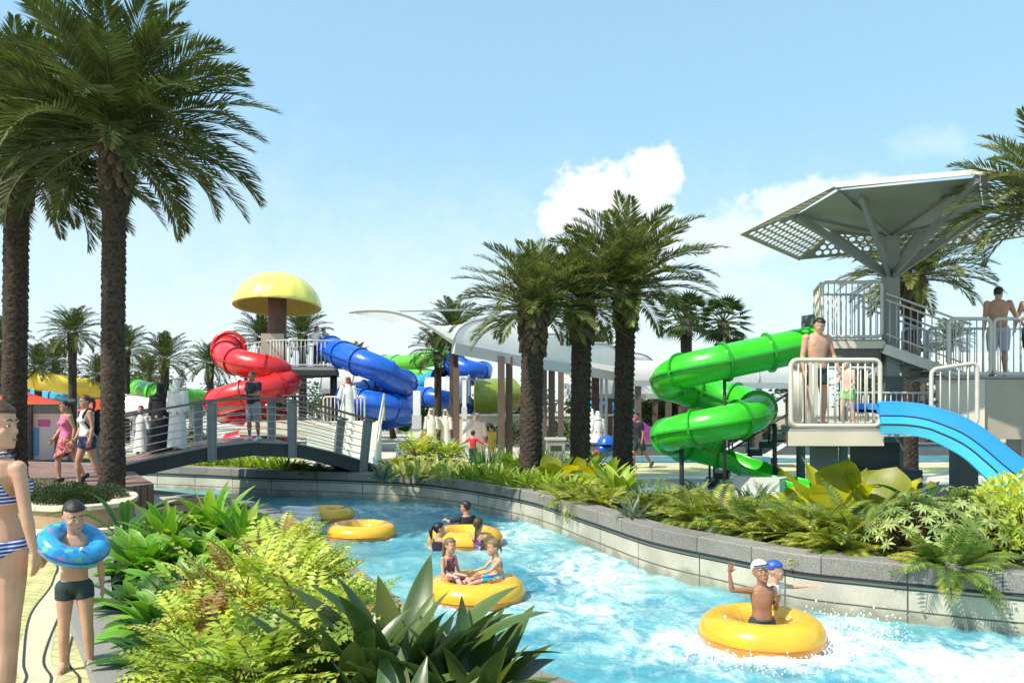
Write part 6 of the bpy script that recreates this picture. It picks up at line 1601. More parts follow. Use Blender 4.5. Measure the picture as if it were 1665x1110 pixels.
def leaf(b, p, az, el, Ln, W, droop, fold=.25, n=7, twist=0.0, wpos=.4, tip=0.04, wave=0.0, stalk=0.0):
    """arching blade with a V fold; el start elevation (rad), droop total bend"""
    p = V(p); h = V((math.cos(az), math.sin(az), 0)); sd = V((-math.sin(az), math.cos(az), 0)); vs = []; e = el; step = Ln / n
    for i in range(n + 1):
        t = i / n
        if t < stalk: w = W * .06
        else:
            q = (t - stalk) / (1 - stalk)
            w = W * ((q / wpos) ** .75 if q < wpos else max(0, 1 - ((q - wpos) / (1 - wpos)) ** 1.7)) * .5
            w = max(w, W * tip * (1 - t) + .0008)
        dirv = h * math.cos(e) + V((0, 0, 1)) * math.sin(e); up = -h * math.sin(e) + V((0, 0, 1)) * math.cos(e)
        tw = twist * t; s2 = sd * math.cos(tw) + up * math.sin(tw); u2 = up * math.cos(tw) - sd * math.sin(tw)
        wv = wave * W * math.sin(t * 13 + az * 5)
        vs += [p - s2 * w + u2 * (w * fold * 2 + wv), p.copy(), p + s2 * w + u2 * (w * fold * 2 - wv)]
        p = p + dirv * step; e -= droop / n * (0.5 + t)
    fs = []
    for i in range(n): fs += [(3 * i, 3 * i + 1, 3 * i + 4, 3 * i + 3), (3 * i + 1, 3 * i + 2, 3 * i + 5, 3 * i + 4)]
    b.add(vs, fs, [(q_, i / n) for i in range(n + 1) for q_ in (0.0, .5, 1.0)]); return p
def leaflet(b, p, d, u_, Ln, W):
    """small kite with a mid fold: p base, d direction, u_ normal"""
    s = d.cross(u_).normalized() * (W / 2); m = p + d * Ln * .42
    b.add([p, m - s + u_ * W * .12, m - u_ * W * .05, m + s + u_ * W * .12, p + d * Ln - V((0, 0, Ln * .08))], [(0, 2, 1), (0, 3, 2), (1, 2, 4), (2, 3, 4)])

# ------------------------------------------------------------- palms
def frond(b, p, az, el, Ln, droop, nl, lw, lmax, curl=0.0, rach=None):
    h = V((math.cos(az), math.sin(az), 0)); sd = V((-math.sin(az), math.cos(az), 0)); p = V(p); n = nl; e = el; step = Ln / n; path = []
    roll = U(-.5, .5)
    for i in range(n + 1):
        t = i / n; dirv = h * math.cos(e) + V((0, 0, 1)) * math.sin(e); up = -h * math.sin(e) + V((0, 0, 1)) * math.cos(e)
        s2 = sd * math.cos(roll * t) + up * math.sin(roll * t); u2 = up * math.cos(roll * t) - sd * math.sin(roll * t)
        path.append(p.copy())
        if t > .10:
            q = (t - .10) / .9; L_ = lmax * (math.sin(PI * min(1, q * .80 + .14)) ** .75) * U(.86, 1.1)
            fa = lerp(1.05, .45, q)          # angle from rachis
            for s in (-1, 1):
                dd = (dirv * math.cos(fa) + s2 * s * math.sin(fa) + u2 * .40 * U(.5, 1.3)).normalized() - V((0, 0, .16 * U(.3, 1.6)))
                dd.normalize(); sdv = dd.cross(u2).normalized() * lw / 2; m = p + dd * L_ * .45
                b.add([p, m - sdv, p + dd * L_ - V((0, 0, L_ * .06)), m + sdv], [(0, 1, 2, 3)])
        p = p + dirv * step; e -= droop / n * (.35 + 1.3 * t)
    if rach is not None: rach.tube(path[::max(1, n // 10)], [lerp(.020, .004, i / (len(path[::max(1, n // 10)]) - 1)) * Ln / 2.2 for i in range(len(path[::max(1, n // 10)]))], 5, caps=False)
def make_crown(seed, nf=62, Ln=2.4, nl=52, lw=.032, lmax=.44, low=-.75):
    random.seed(seed); b = MB(); rc = MB()
    for i in range(nf):
        f = i / nf; el = lerp(1.45, low, f ** .85) + U(-.12, .12); az = i * 2.39996 + U(-.25, .25)
        Lf = Ln * lerp(.80, 1.0, min(1, f * 2)) * U(.9, 1.08) * (1 if f < .8 else .86)
        frond(b, (.12 * math.cos(az), .12 * math.sin(az), lerp(.30, -.10, f)), az, el, Lf, lerp(.75, 1.15, f) * U(.8, 1.2), nl, lw, lmax * U(.9, 1.1), rach=rc)
    return b, rc
def make_trunk(h, r, seed, n=20, flare=1.15, tall_boot=.9):
    random.seed(seed); b = MB(); vs = []; rows = int(h / .035)
    for i in range(rows + 1):
        z = h * i / rows; t = z / h; rr = r * lerp(flare, 1.0, min(1, t * 5)) * (1 + .30 * max(0, (t - .82) / .18) ** 1.3)
        for k in range(n):
            a = 2 * PI * k / n; ph = (z / .135 + (k % 2) * .5 + k * .08) % 1.0
            q = rr * (1 + .20 * (1 - ph) ** 1.3 - .09 + .05 * noise.noise(V((math.cos(a) * 3, math.sin(a) * 3, z * 4 + seed))))
            vs.append((q * math.cos(a), q * math.sin(a), z))
    b.add(vs, [(i * n + k, i * n + (k + 1) % n, (i + 1) * n + (k + 1) % n, (i + 1) * n + k) for i in range(rows) for k in range(n)])
    bt = MB()
    for i in range(46):
        z = h - tall_boot + tall_boot * 1.05 * i / 46; a = i * 2.4 + U(-.2, .2); t = max(0, (z / h - .82) / .18); rr = r * (1 + .3 * min(1, t)) * 1.0
        M = Matrix.Rotation(a, 3, 'Z') @ Matrix.Rotation(R(-22), 3, 'Y')
        bt.ell((rr * math.cos(a), rr * math.sin(a), z), (.05 * r / .19, .075 * r / .19, .15), M, 8, 6)
    return b, bt
def palm(loc, h, r, crown, sc, label, seed, group=None, rz=0.0, leafmat=L_palm):
    t = thing('date_palm', label, 'palm tree', loc, 0, 1, group)
    tb, bt = make_trunk(h, r, seed); tb.build('trunk', m_bark, t); bt.build('leaf_bases', m_boot, t)
    cr = bpy.data.objects.new('crown', crown[0]); COL.objects.link(cr); cr.parent = t; cr.location = (0, 0, h); cr.scale = (sc,) * 3; cr.rotation_euler = (0, 0, rz)
    rh = bpy.data.objects.new('frond_stems', crown[1]); COL.objects.link(rh); rh.parent = t; rh.location = (0, 0, h); rh.scale = (sc,) * 3; rh.rotation_euler = (0, 0, rz)
    t.rotation_euler = (U(-.025, .025), U(-.025, .025), 0)
    return t
def crown_mesh(seed, m, **k):
    b, rc = make_crown(seed, **k); o = b.build('crown', m, None, False); me = o.data; bpy.data.objects.remove(o)
    o = rc.build('frond_stems', m_stemg, None); me2 = o.data; bpy.data.objects.remove(o); return me, me2
CR1 = crown_mesh(11, L_palm, nf=82, Ln=2.75, nl=66, lw=.042, lmax=.60, low=-.24)
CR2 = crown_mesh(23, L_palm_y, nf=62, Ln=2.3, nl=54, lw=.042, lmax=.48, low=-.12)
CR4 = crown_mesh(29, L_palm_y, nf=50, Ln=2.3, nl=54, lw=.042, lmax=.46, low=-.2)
CR3 = crown_mesh(37, L_palm, nf=54, Ln=1.5, nl=34, lw=.04, lmax=.34, low=-.35)
def cz(py, d): return P(0, py, d).z
palm(PX(182, 14.0, .42), cz(222, 14.0) - .42, .19, CR1, .98, 'tall date palm in the clipped hedge, nearest the camera', 3, rz=.4)
palm(PX(22, 16.0, .42), cz(262, 16.0) - .42, .22, CR1, 1.02, 'tall date palm cut by the left picture edge', 5, rz=2.6)
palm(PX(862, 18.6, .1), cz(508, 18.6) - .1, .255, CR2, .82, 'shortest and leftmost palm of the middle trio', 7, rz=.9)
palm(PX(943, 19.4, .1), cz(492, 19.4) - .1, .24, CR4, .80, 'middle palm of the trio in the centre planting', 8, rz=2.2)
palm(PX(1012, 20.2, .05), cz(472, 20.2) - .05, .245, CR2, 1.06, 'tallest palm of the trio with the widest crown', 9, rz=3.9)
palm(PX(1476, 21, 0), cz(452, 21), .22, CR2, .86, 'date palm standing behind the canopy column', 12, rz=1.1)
palm(PX(1722, 12.9, .05), cz(345, 12.9), .17, CR2, .74, 'palm beyond the right edge with fronds reaching over the canopy', 14, rz=5.0)
# background palms: shared trunk
tb, bt = make_trunk(1.0, .18, 90, tall_boot=.2); o = tb.build('trunk', m_bark, None); TRM = o.data; bpy.data.objects.remove(o)
def bgpalm(px, d, pyc, sc, label):
    h = cz(pyc, d); t = thing('date_palm', label, 'palm tree', PX(px, d), 0, 1, 'date palms in the distance')
    for nm, me, s_, z in (('trunk', TRM, (sc * 1.0, sc * 1.0, h + .1), 0), ('crown', CR3[0], (sc,) * 3, h), ('frond_stems', CR3[1], (sc,) * 3, h)):
        o = bpy.data.objects.new(nm, me); COL.objects.link(o); o.parent = t; o.location = (0, 0, z); o.scale = s_; o.rotation_euler = (0, 0, px * .7)
random.seed(5)
for a in ((118, 31, 545, .82, 'distant date palm standing between the two tall near trunks'), (62, 44, 600, 1.0, 'small distant palm behind the orange parasol'), (90, 50, 588, 1.0, 'distant palm just left of the palm between the near trunks'), (205, 40, 572, .95, 'distant palm right beside the near hedge palm trunk'), (268, 38, 588, 1.0, 'bushy distant palm above the woman in black'), (342, 46, 594, 1.05, 'distant palm left of the red spiral slide'), (3, 36, 560, .9, 'distant palm at the left edge behind the tall trunk'), (425, 44, 552, 1.1, 'distant palm left of the brown mushroom stem'), (492, 45, 548, 1.2, 'distant palm right of the brown mushroom stem'), (578, 52, 588, .9, 'distant palm above the blue spiral slide start'), (548, 42, 642, .7, 'low distant palm under the white canopy between spirals'), (738, 38, 540, 1.15, 'distant palm rising behind the shelter beam corner'), (712, 40, 575, 1.0, 'distant palm left of the shelter beam corner'), (968, 36, 572, .95, 'distant palm behind the two right trunks of the trio'), (1398, 42, 622, .9, 'low distant palm seen between the tower decks'), (1545, 46, 556, .95, 'distant palm seen over the tower stair'), (1010, 55, 628, .9, 'tiny distant palm right of the trio'), (940, 50, 640, .8, 'tiny distant palm between the trio trunks'), (160, 46, 612, .9, 'small distant palm behind the walking women'), (240, 48, 610, .9, 'small distant palm behind the boy in white robe'), (1500, 38, 590, .8, 'low distant palm behind the tower stair foot')):
    bgpalm(*a)
# fan palms
def fan_palm(px, d, pyc, label):
    h = cz(pyc, d); t = thing('fan_palm', label, 'palm tree', PX(px, d)); b = MB(); b.tube([(0, 0, 0), (.05, 0, h * .5), (0, 0, h)], [.26, .20, .24], 10); b.build('trunk', m_bark, t)
    b = MB(); rc = MB()
    for i in range(34):
        az = i * 2.4; el = lerp(1.3, -.7, i / 34); q = V((math.cos(az) * math.cos(el), math.sin(az) * math.cos(el), math.sin(el))); base = V((0, 0, h)); tipp = base + q * .75; rc.rod(base, tipp, .02, 5)
        sd = V((-math.sin(az), math.cos(az), 0)); up = sd.cross(q)
        for k in range(13):
            a = lerp(-1.5, 1.5, k / 12); dd = (q * math.cos(a) + sd * math.sin(a) + up * .12).normalized() - V((0, 0, .12)); leaflet(b, tipp, dd, up, .62 * math.cos(a * .4), .10)
    b.build('crown', L_tree, t, False); rc.build('frond_stems', m_stemg, t)
fan_palm(1115, 31, 518, 'left fan palm above the green spiral slide'); fan_palm(1176, 32, 524, 'right fan palm above the green spiral slide')
# broadleaf trees on the skyline
def tree(px, d, h, w_, label, seed):
    random.seed(seed); t = thing('broadleaf_tree', label, 'tree', PX(px, d)); b = MB(); rows = [(0, 0, 0), (U(-.2, .2), 0, h * .3), (U(-.3, .3), 0, h * .6)]; b.tube(rows, [.2, .15, .08], 8)
    for k in range(6):
        a = U(0, 6.3); b.tube([(0, 0, h * U(.25, .45)), (math.cos(a) * w_ * .3, math.sin(a) * w_ * .3, h * U(.55, .8))], [.08, .03], 6)
    b.build('trunk', m_stemb, t); b = MB(); cl = [(U(-.75, .75) * w_ * .5, U(-.75, .75) * w_ * .5, h * U(.35, .9), U(.3, .55) * w_ * .42) for _ in range(16)]
    for i in range(2600):
        c = random.choice(cl); q = V((random.gauss(0, 1), random.gauss(0, 1), random.gauss(0, 1))).normalized() * c[3] * U(.55, 1.05); p = V(c[:3]) + V((q.x, q.y, q.z * .75))
        dd = V((random.gauss(0, 1), random.gauss(0, 1), random.gauss(0, .6))).normalized(); leaflet(b, p, dd, dd.orthogonal().normalized(), .28, .16)
    b.build('crown', L_tree, t, False)
for i, a in enumerate(((655, 60, 3.6, 6.0, 'round tree behind the far green slides'), (700, 62, 3.2, 6, 'low tree right of the round one behind the slides'), (1085, 40, 3.1, 4.4, 'dark tree under the vault left of the green slide'), (1210, 39, 3.6, 5.0, 'dark tree under the vault behind the lower green coils'), (215, 60, 3.8, 8, 'tree mass left of the far green tube'), (130, 58, 4.0, 8, 'tree behind the yellow slide'), (30, 55, 4.2, 8, 'tree behind the leftmost palm'), (320, 62, 3.2, 7, 'tree behind the railing left of the red slide'), (640, 46, 2.6, 4.2, 'bush tree behind the blue spiral foot'), (1440, 44, 3.6, 6, 'tree behind the canopy column'), (985, 46, 3.2, 5, 'tree behind the trio of palms'), (830, 50, 3.0, 6, 'tree behind the shelter pillars'), (1190, 34, 5.3, 1.6, 'slim treetop above the start of the green slide'), (560, 58, 3.2, 7, 'tree behind the mushroom tower deck'))):
    tree(*a, seed=100 + i)

# ------------------------------------------------------------- planting
def make_lance(seed, n, Ln, W, el0, el1, droop, m, name, label, cat='plant', fold=.2, spread=.12, nseg=8, wpos=.42, stalk=.0, wave=0.0, mats2=None, group=None):
    random.seed(seed); t = thing(name, label, cat, (0, 0, 0), group=group); b = MB(); b2 = MB()
    for i in range(n):
        az = i * 2.39996 + U(-.3, .3); f = i / max(1, n - 1); el = lerp(el1, el0, f) + U(-.12, .12); l_ = Ln * U(.75, 1.1) * lerp(.85, 1, math.sin(PI * f))
        tgt = b2 if (mats2 is not None and random.random() < .22) else b
        leaf(tgt, (spread * U(.2, 1) * math.cos(az), spread * U(.2, 1) * math.sin(az), 0), az, el, l_, W * U(.8, 1.15), droop * U(.6, 1.3), fold, nseg, U(-.5, .5), wpos, wave=wave, stalk=stalk)
    b.build('leaves', m, t)
    if mats2 is not None and b2.v: b2.build('foliage', mats2, t)
    return t
def make_pinnate(seed, nfr, Ln, nl, ll, lw, el0, el1, droop, m, name, label, cat='shrub', mats2=None, spread=.15, height=0.0, branches=0):
    random.seed(seed); t = thing(name, label, cat); b = MB(); b2 = MB(); st = MB()
    for i in range(nfr):
        az = i * 2.39996 + U(-.4, .4); f = (i + .5) / nfr; el = lerp(el1, el0, f) + U(-.15, .15)
        zb = height * (1 - f) * U(.5, 1.1); rb = spread * U(.2, 1)
        p = V((rb * math.cos(az), rb * math.sin(az), zb)); h = V((math.cos(az), math.sin(az), 0)); sd = V((-math.sin(az), math.cos(az), 0)); e = el; L_ = Ln * U(.7, 1.15); step = L_ / nl; path = []
        tgt = b2 if (mats2 is not None and random.random() < .16) else b
        if height: st.tube([(0, 0, 0), p * .5 + V((0, 0, zb * .1)), p], [.012, .009, .005], 5, caps=False)
        dr = droop * U(.6, 1.3); roll = U(-.4, .4)
        for k in range(nl + 1):
            tt = k / nl; dirv = h * math.cos(e) + V((0, 0, 1)) * math.sin(e); up = -h * math.sin(e) + V((0, 0, 1)) * math.cos(e); s2 = sd * math.cos(roll) + up * math.sin(roll); u2 = up * math.cos(roll) - sd * math.sin(roll); path.append(p.copy())
            if tt > .12:
                l_ = ll * (math.sin(PI * min(1, tt * .78 + .16)) ** .8) * U(.85, 1.12)
                for s in (-1, 1):
                    dd = (dirv * .55 + s2 * s * .9 + u2 * .12 - V((0, 0, .15))).normalized(); leaflet(tgt, p, dd, u2, l_, lw * l_ / ll)
                if k == nl: leaflet(tgt, p, dirv, u2, l_, lw)
            p = p + dirv * step; e -= dr / nl * (.4 + 1.2 * tt)
        st.tube(path[::3], .0035 * Ln / .5, 4, caps=False)
    b.build('foliage', m, t, False); st.build('stems', m_stemg if not height else m_stemb, t)
    if mats2 is not None and b2.v: b2.build('leaves', mats2, t, False)
    return t
def make_schef(seed, n, rad, hgt, ll, m, label):
    random.seed(seed); t = thing('umbrella_shrub', label, 'shrub'); b = MB(); st = MB()
    for i in range(n):
        a = U(0, 2 * PI); q = math.sqrt(U(0, 1)); p = V((rad * q * math.cos(a), rad * q * math.sin(a), hgt * (1 - .65 * q * q) * U(.7, 1.05))); up = (V((p.x, p.y, 0)) * 1.1 + V((0, 0, .45)) + V((U(-.2, .2), U(-.2, .2), 0))).normalized(); s1 = up.orthogonal().normalized(); s2 = up.cross(s1)
        st.tube([(p.x * .2, p.y * .2, 0), p * .6, p], [.010, .007, .004], 4, caps=False)
        nn_ = random.choice((7, 8, 9))
        for k in range(nn_):
            an = 2 * PI * k / nn_ + U(-.1, .1); dd = (s1 * math.cos(an) + s2 * math.sin(an) + up * U(.0, .25) - V((0, 0, .30))).normalized(); leaflet(b, p, dd, up, ll * U(.8, 1.15), ll * .30)
    b.build('foliage', m, t, False); st.build('stems', m_stemb, t); return t
def make_mound(seed, n, rx, ry, rz_, ll, lw, m, name, label, cat, box=False, stiff=.5):
    random.seed(seed); t = thing(name, label, cat); b = MB()
    for i in range(n):
        a = U(0, 2 * PI); q = math.sqrt(U(0, 1)); p = V((rx * q * math.cos(a), ry * q * math.sin(a), rz_ * math.sqrt(max(0.02, 1 - q * q)) * U(.35, 1.05))); out = V((p.x / rx, p.y / ry, .7 * p.z / rz_ + .3)); out = (out + V((random.gauss(0, stiff), random.gauss(0, stiff), random.gauss(0, stiff)))).normalized(); leaflet(b, p, out, out.orthogonal().normalized(), ll * U(.7, 1.2), lw)
    b.build('foliage', m, t, False)
    st = MB()
    for i in range(10):
        a = U(0, 6.3); st.tube([(0, 0, 0), (rx * .6 * math.cos(a), ry * .6 * math.sin(a), rz_ * .7)], [.012, .004], 4, caps=False)
    st.build('stems', m_stemb, t); return t
PROTO = {}
def put(proto, loc, rz=None, sc=1.0, label=None, group=None):
    rz = U(0, 6.28) if rz is None else rz
    if proto not in PROTO:
        PROTO[proto] = 1; t = proto; t.location = loc; t.rotation_euler = (0, 0, rz); t.scale = (sc,) * 3
        if label: t['label'] = label
        if group: t['group'] = group
        return t
    return dup(proto, loc, rz, sc, label, group)

# --- near left bed
hos = make_lance(1, 46, .62, .17, .15, 1.35, 1.1, L_hosta, 'broad_leaf_plant', 'x', fold=.18, wave=.05, mats2=L_hostd)
hos2 = make_lance(2, 30, .55, .15, .1, 1.3, 1.2, L_hostd, 'broad_leaf_plant', 'x', fold=.18, mats2=L_hosta)
dra = make_lance(3, 24, .85, .17, .55, 1.45, .75, L_hosta, 'tall_leaf_plant', 'x', fold=.22, spread=.06, mats2=L_lime)
ban = make_lance(4, 9, 1.35, .17, .5, 1.2, 1.25, L_hostd, 'long_leaf_plant', 'x', fold=.22, nseg=12, wpos=.5)
asp = make_lance(6, 38, 1.05, .20, .45, 1.42, .75, L_dark, 'strap_leaf_plant', 'x', fold=.16, nseg=12, wpos=.5, spread=.14, mats2=leafm('olive_strap_leaf', (.12, .14, .02), (.07, .10, .02), .2, .3))
sil = make_lance(7, 30, .60, .10, .35, 1.4, .5, L_silver, 'silver_leaf_plant', 'x', fold=.25, wpos=.35)
gold = make_pinnate(8, 150, .58, 9, .155, .066, -.2, 1.15, 1.1, L_gold, 'golden_fern_shrub', 'x', mats2=L_red, spread=.42, height=.78)
gold2 = make_pinnate(9, 150, .56, 9, .15, .066, -.3, 1.1, 1.1, L_lime, 'golden_fern_shrub', 'x', mats2=L_gold, spread=.42, height=.70)
SOIL = .03
def b_at(px, py_base, z=SOIL): return GZ(px, py_base, z)
for px, py, pr, sc, lb in (
    (345, 880, dra, 1.15, 'tall bright green plant with yellow edged leaves at the back of the near bed'),
    (395, 890, dra, .95, 'bright green upright plant right of the tallest one in the near bed'),
    (235, 935, hos, 1.2, 'large bright broad leaved plant beside the blue swim ring'),
    (310, 930, hos, 1.2, 'bright broad leaved plant in the middle of the near bed'),
    (370, 925, hos, 1.05, 'broad leaved plant half covered by golden fern leaves'),
    (225, 1000, hos2, 1.0, 'darker broad leaved plant spilling over the path edging'),
    (260, 1000, hos2, .9, 'darker broad leaved plant under the bright ones'),
    (205, 880, ban, .95, 'plant with long arching blue green blades by the raised planter'),
    (300, 1000, sil, .9, 'silvery pointed leaf plant between green and golden foliage'),
    (330, 985, sil, .8, 'second silvery pointed plant among the broad leaves'),
    (265, 1030, hos, .95, 'low bright broad leaved plant right beside the path edging'), (300, 975, hos, 1.0, 'bright broad leaved plant between silver blades and golden shrubs'), (255, 1085, hos2, .8, 'dark broad leaved plant by the boy and the path edging'), (270, 890, dra, .95, 'tall bright leaved plant left of the tallest one in the near bed'),
    (335, 885, hos2, .9, 'green plant behind the bright broad leaves near the channel')):
    put(pr, b_at(px, py), None, sc, lb)
for px, py, pr, sc, lb in (
    (455, 940, gold, .62, 'golden fern leaved shrub nearest the empty swim rings'), (515, 975, gold2, .62, 'pale golden shrub leaning over the channel edge'),
    (385, 1080, gold, .80, 'golden fern leaved shrub in the middle of the near bed'), (440, 1065, gold, .85, 'golden shrub left of the dark strap leaves'), (410, 990, gold, .68, 'golden shrub behind the middle golden one'),
    (325, 1130, gold, .62, 'golden fern shrub beside the path edging'), (350, 1190, gold2, .70, 'lime golden shrub at the bottom edge by the path'), (430, 1200, gold2, .78, 'lime golden shrub at the bottom picture edge'),
    (500, 1110, gold, .75, 'golden shrub under the dark strap leaves'), (480, 910, gold2, .55, 'small pale golden shrub at the top of the channel edge'),
    (590, 1010, hos2, .8, 'small green broad leaved plant on the channel edge'), (620, 1050, hos2, .8, 'small green plant behind the dark strap leaves'), (555, 985, hos, .65, 'small bright plant between the golden shrub and the channel'),
    (560, 1060, gold2, .62, 'lime shrub peeking out left behind the strap leaves'), (690, 1100, hos2, .7, 'small green plant right behind the strap leaves')):
    put(pr, b_at(px, py), None, sc, lb)
for px, py, sc, rz, lb in ((655, 1165, 1.05, .3, 'large dark green strap leaf plant at the bottom of the channel edge'), (565, 1180, .85, 2.0, 'dark strap leaf plant left of the largest one'), (755, 1190, .82, 4.0, 'dark strap leaf plant right of the largest one'), (650, 1300, .75, 5.0, 'dark strap leaf plant low at the picture bottom')):
    put(asp, b_at(px, py), rz, sc, lb)
# --- hedge in the raised planter
hed = make_mound(20, 2600, .55, .5, .42, .055, .022, L_hedge, 'clipped_hedge', 'x', 'hedge')
for i, (x, y, s_) in enumerate(((-9.9, 14.2, 1.1), (-9.1, 13.9, 1.05), (-8.4, 13.3, 1.0), (-7.7, 12.9, .95), (-7.0, 12.6, .9), (-6.75, 12.55, .75), (-6.7, 13.2, .7), (-10.7, 14.7, 1.0))):
    put(hed, (x, y, .42), None, s_, ('hedge clump at the foot of the near palm' if i in (4,) else ['leftmost hedge clump beside the leftmost palm', 'dark hedge clump below the walking women', 'hedge clump behind the striped bikini arm', 'hedge clump left of the near palm foot', '', 'hedge clump at the rounded planter end', 'small hedge clump behind the rounded planter end', 'hedge clump at the picture edge'][i]), 'clipped hedge clumps in the raised planter')
# --- right bank planting (soil z .2)
ZS = .2
fern = make_pinnate(30, 46, .62, 22, .16, .028, -.1, 1.25, 1.25, L_fern, 'fern_palm', 'x', spread=.12, mats2=L_fernd)
fern2 = make_pinnate(31, 46, .60, 22, .15, .028, -.1, 1.25, 1.2, L_fernd, 'fern_palm', 'x', spread=.12, mats2=L_fern)
bigy = make_lance(32, 10, .95, .52, .55, 1.25, .5, L_yel, 'giant_yellow_leaf_plant', 'x', fold=.12, nseg=8, wpos=.62, wave=.07, mats2=L_olive)
bigo = make_lance(33, 9, .90, .55, .5, 1.2, .5, L_olive, 'giant_yellow_leaf_plant', 'x', fold=.12, nseg=8, wpos=.62, wave=.06, mats2=L_yel)
sch = make_schef(34, 150, .62, .72, .105, L_schef, 'x')
vari = make_lance(35, 60, .42, .085, .0, 1.3, 1.0, L_vari, 'variegated_shrub', 'x', 'shrub', fold=.15, spread=.42, nseg=5)
grs = make_lance(36, 110, .75, .022, .8, 1.5, .35, L_grass, 'ornamental_grass', 'x', fold=.1, spread=.3, nseg=5, wpos=.3)
lim = make_lance(37, 80, .42, .06, .3, 1.4, .7, L_lime, 'lime_leaf_plant', 'x', fold=.2, spread=.35, nseg=5)
agl = make_lance(38, 22, .75, .2, .4, 1.35, .7, L_lime, 'pale_edged_leaf_plant', 'x', fold=.18, spread=.08, mats2=L_vari)
shr = make_mound(39, 1500, .55, .5, .7, .09, .04, L_gold, 'golden_shrub', 'x', 'shrub')
def r_at(px, py): return GZ(px, py, ZS)
for px, py, pr, sc, lb in (
    (1130, 852, fern, .8, 'yellow green fern palm squeezed left of the coping bend ferns'), (1280, 878, fern, .85, 'yellow green fern palm overhanging the coping in the middle'), (1235, 872, fern, .75, 'yellow green fern palm overhanging the coping under the giant leaves'), (1360, 898, fern, .8, 'yellow green fern palm drooping over the coping centre'), (1540, 925, fern2, .8, 'dark fern palm between the pale umbrella shrubs'), (1075, 838, fern2, .8, 'dark fern palm beside the left silver blades'), (1092, 836, fern, .85, 'yellow green fern palm at the left of the right bank row'), (1165, 850, fern, 1.0, 'yellow green fern palm over the granite coping under the slide'),
    (1215, 862, fern2, .95, 'darker fern palm left of the giant yellow leaves'), (1255, 850, fern2, .8, 'dark fern palm behind its brighter neighbour'),
    (1320, 880, fern, 1.05, 'big yellow green fern palm in front of the giant yellow leaves'), (1390, 888, fern2, 1.05, 'dark and bright fern palm right of the big one'), (1440, 890, fern, .8, 'fern palm beside the pale umbrella shrub'),
    (1500, 905, sch, 1.0, 'pale umbrella leaved shrub left of the pair'), (1572, 900, sch, 1.05, 'pale umbrella leaved shrub right of the pair'),
    (1650, 890, fern, .62, 'yellow green fern palm at the right picture edge'), (1670, 905, shr, 1.25, 'golden small leaved shrub at the right picture edge'), (1640, 868, shr, 1.0, 'golden shrub below the end of the blue slide'),
    (1345, 845, bigy, 1.08, 'giant yellow leaved plant, the brighter left one'), (1430, 850, bigo, 1.08, 'giant olive yellow leaved plant, the right one'), (1290, 830, bigy, .45, 'small giant leaf plant by the slide exit'),
    (1045, 832, sil, .85, 'silver green blade plant left of the right bank ferns'), (1030, 846, sil, .7, 'small silver blade plant at the coping bend'), (1150, 815, ban, .55, 'long bladed plant in front of the lower green slide'),
    (1225, 832, sil, .9, 'silver blade plant below the green slide exit'), (1130, 815, sil, .75, 'silver blade plant behind the left ferns'), (1500, 850, ban, .75, 'long arching blade plant before the dark column plinth'), (1545, 868, hos2, .8, 'broad green plant behind the umbrella shrubs')):
    put(pr, r_at(px, py), None, sc * (1.42 if pr in (fern, fern2) else 1.1), lb)
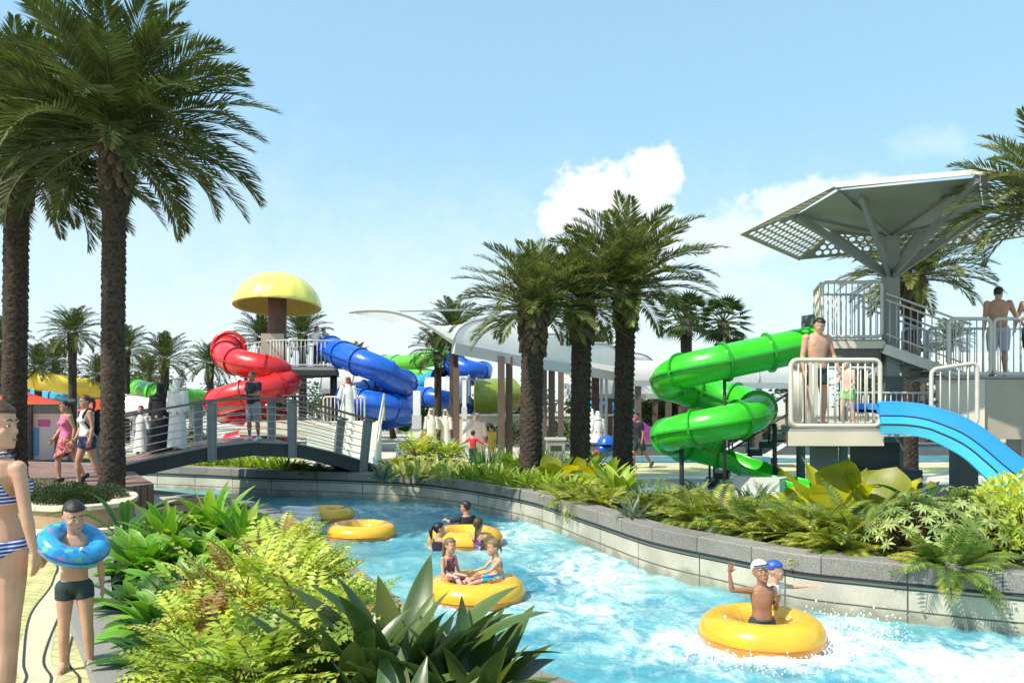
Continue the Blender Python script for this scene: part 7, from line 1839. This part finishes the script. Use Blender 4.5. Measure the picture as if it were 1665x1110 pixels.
# --- middle bank planting
for px, py, pr, sc, lb in (
    (660, 775, vari, 1.25, 'pale variegated shrub at the left end of the middle planting'), (700, 772, vari, 1.35, 'pale variegated shrub below the two cream robed men'), (735, 778, vari, 1.1, 'pale variegated shrub in front of the red topped child'), (680, 757, gold, .72, 'golden fern shrub at the back of the middle planting'), (725, 756, gold2, .66, 'lime fern shrub beside the man in pale pink'),
    (642, 770, bigo, .5, 'round dark leaved plant by the bridge end'), (622, 782, sil, .7, 'long pale blades hanging over the coping by the bridge end'),
    (770, 782, lim, 1.1, 'lime leaved plant below the red topped child'), (805, 786, lim, 1.15, 'lime leaved plant in front of the shelter pillars'), (842, 792, lim, 1.1, 'lime leaved plant in front of the leftmost trio trunk'), (885, 798, lim, 1.1, 'lime leaved plant in the centre of the middle bank'), (925, 806, lim, 1.0, 'lime leaved plant left of the right middle ferns'),
    (790, 772, grs, 1.0, 'tall green grass clump left of the trio palms'), (872, 780, grs, 1.05, 'tall green grass clump in front of the trio palms'), (895, 782, grs, .9, 'green grass clump right of the tallest clump'),
    (945, 815, fern, .9, 'yellow green fern palm at the right end of the middle planting'), (980, 822, fern, .85, 'fern palm where the coping bends'), (905, 790, bigo, .75, 'large olive leaf plant in front of the middle palm'), (950, 790, bigy, .65, 'large yellow leaf plant in front of the middle palm'),
    (985, 795, agl, 1.0, 'pale edged leaf plant beside the walking man in navy'), (1010, 808, agl, .85, 'pale edged plant at the far right of the middle planting'), (830, 770, agl, .85, 'pale edged plant left of the leftmost trio trunk'), (850, 776, ban, .5, 'blue green long bladed plant in the middle planting'), (960, 770, agl, 1.1, 'pale edged plant in front of the tallest trio trunk')):
    put(pr, r_at(px, py), None, sc * 1.25, lb)
# --- planting seen under the bridge arch
for i, (px, py) in enumerate(((325, 757), (352, 757), (380, 758), (408, 760), (436, 761), (462, 762))):
    put(lim, GZ(px, py, .2), None, 1.15, ['leftmost lime plant under the bridge arch', 'lime plant right of the leftmost under the bridge', 'third lime plant from the bridge left end', 'lime plant below the man in the polo shirt', 'lime plant left of the bridge centre post', 'lime plant below the bridge centre post'][i], 'lime planting under the bridge')
put(fern, GZ(485, 766, .2), None, .8, 'fern clump left of the dark opening under the bridge'); put(fern2, GZ(512, 768, .2), None, .75, 'dark fern clump in the shade under the bridge')

bsh = make_mound(60, 900, .9, .7, 1.0, .17, .09, L_tree, 'background_shrub', 'x', 'shrub')
for i, (px, d, sc) in enumerate(((795, 37, 1.0), (835, 38, 1.2), (880, 37.5, .9), (915, 38.5, 1.15), (1075, 36.5, 1.1), (1110, 37, 1.0), (1150, 36.8, 1.2), (1195, 37.2, 1.05), (1240, 37, 1.15), (1290, 37.5, 1.0), (1400, 36, 1.0), (1490, 35, 1.1), (1580, 33, 1.0), (250, 36, .8), (310, 37, .9))):
    put(bsh, PX(px, d), None, sc, 'dark leafy shrub in front of the far boundary wall' if px > 700 else 'dark leafy shrub beyond the bridge at the far path', 'dark shrubs in the distance')
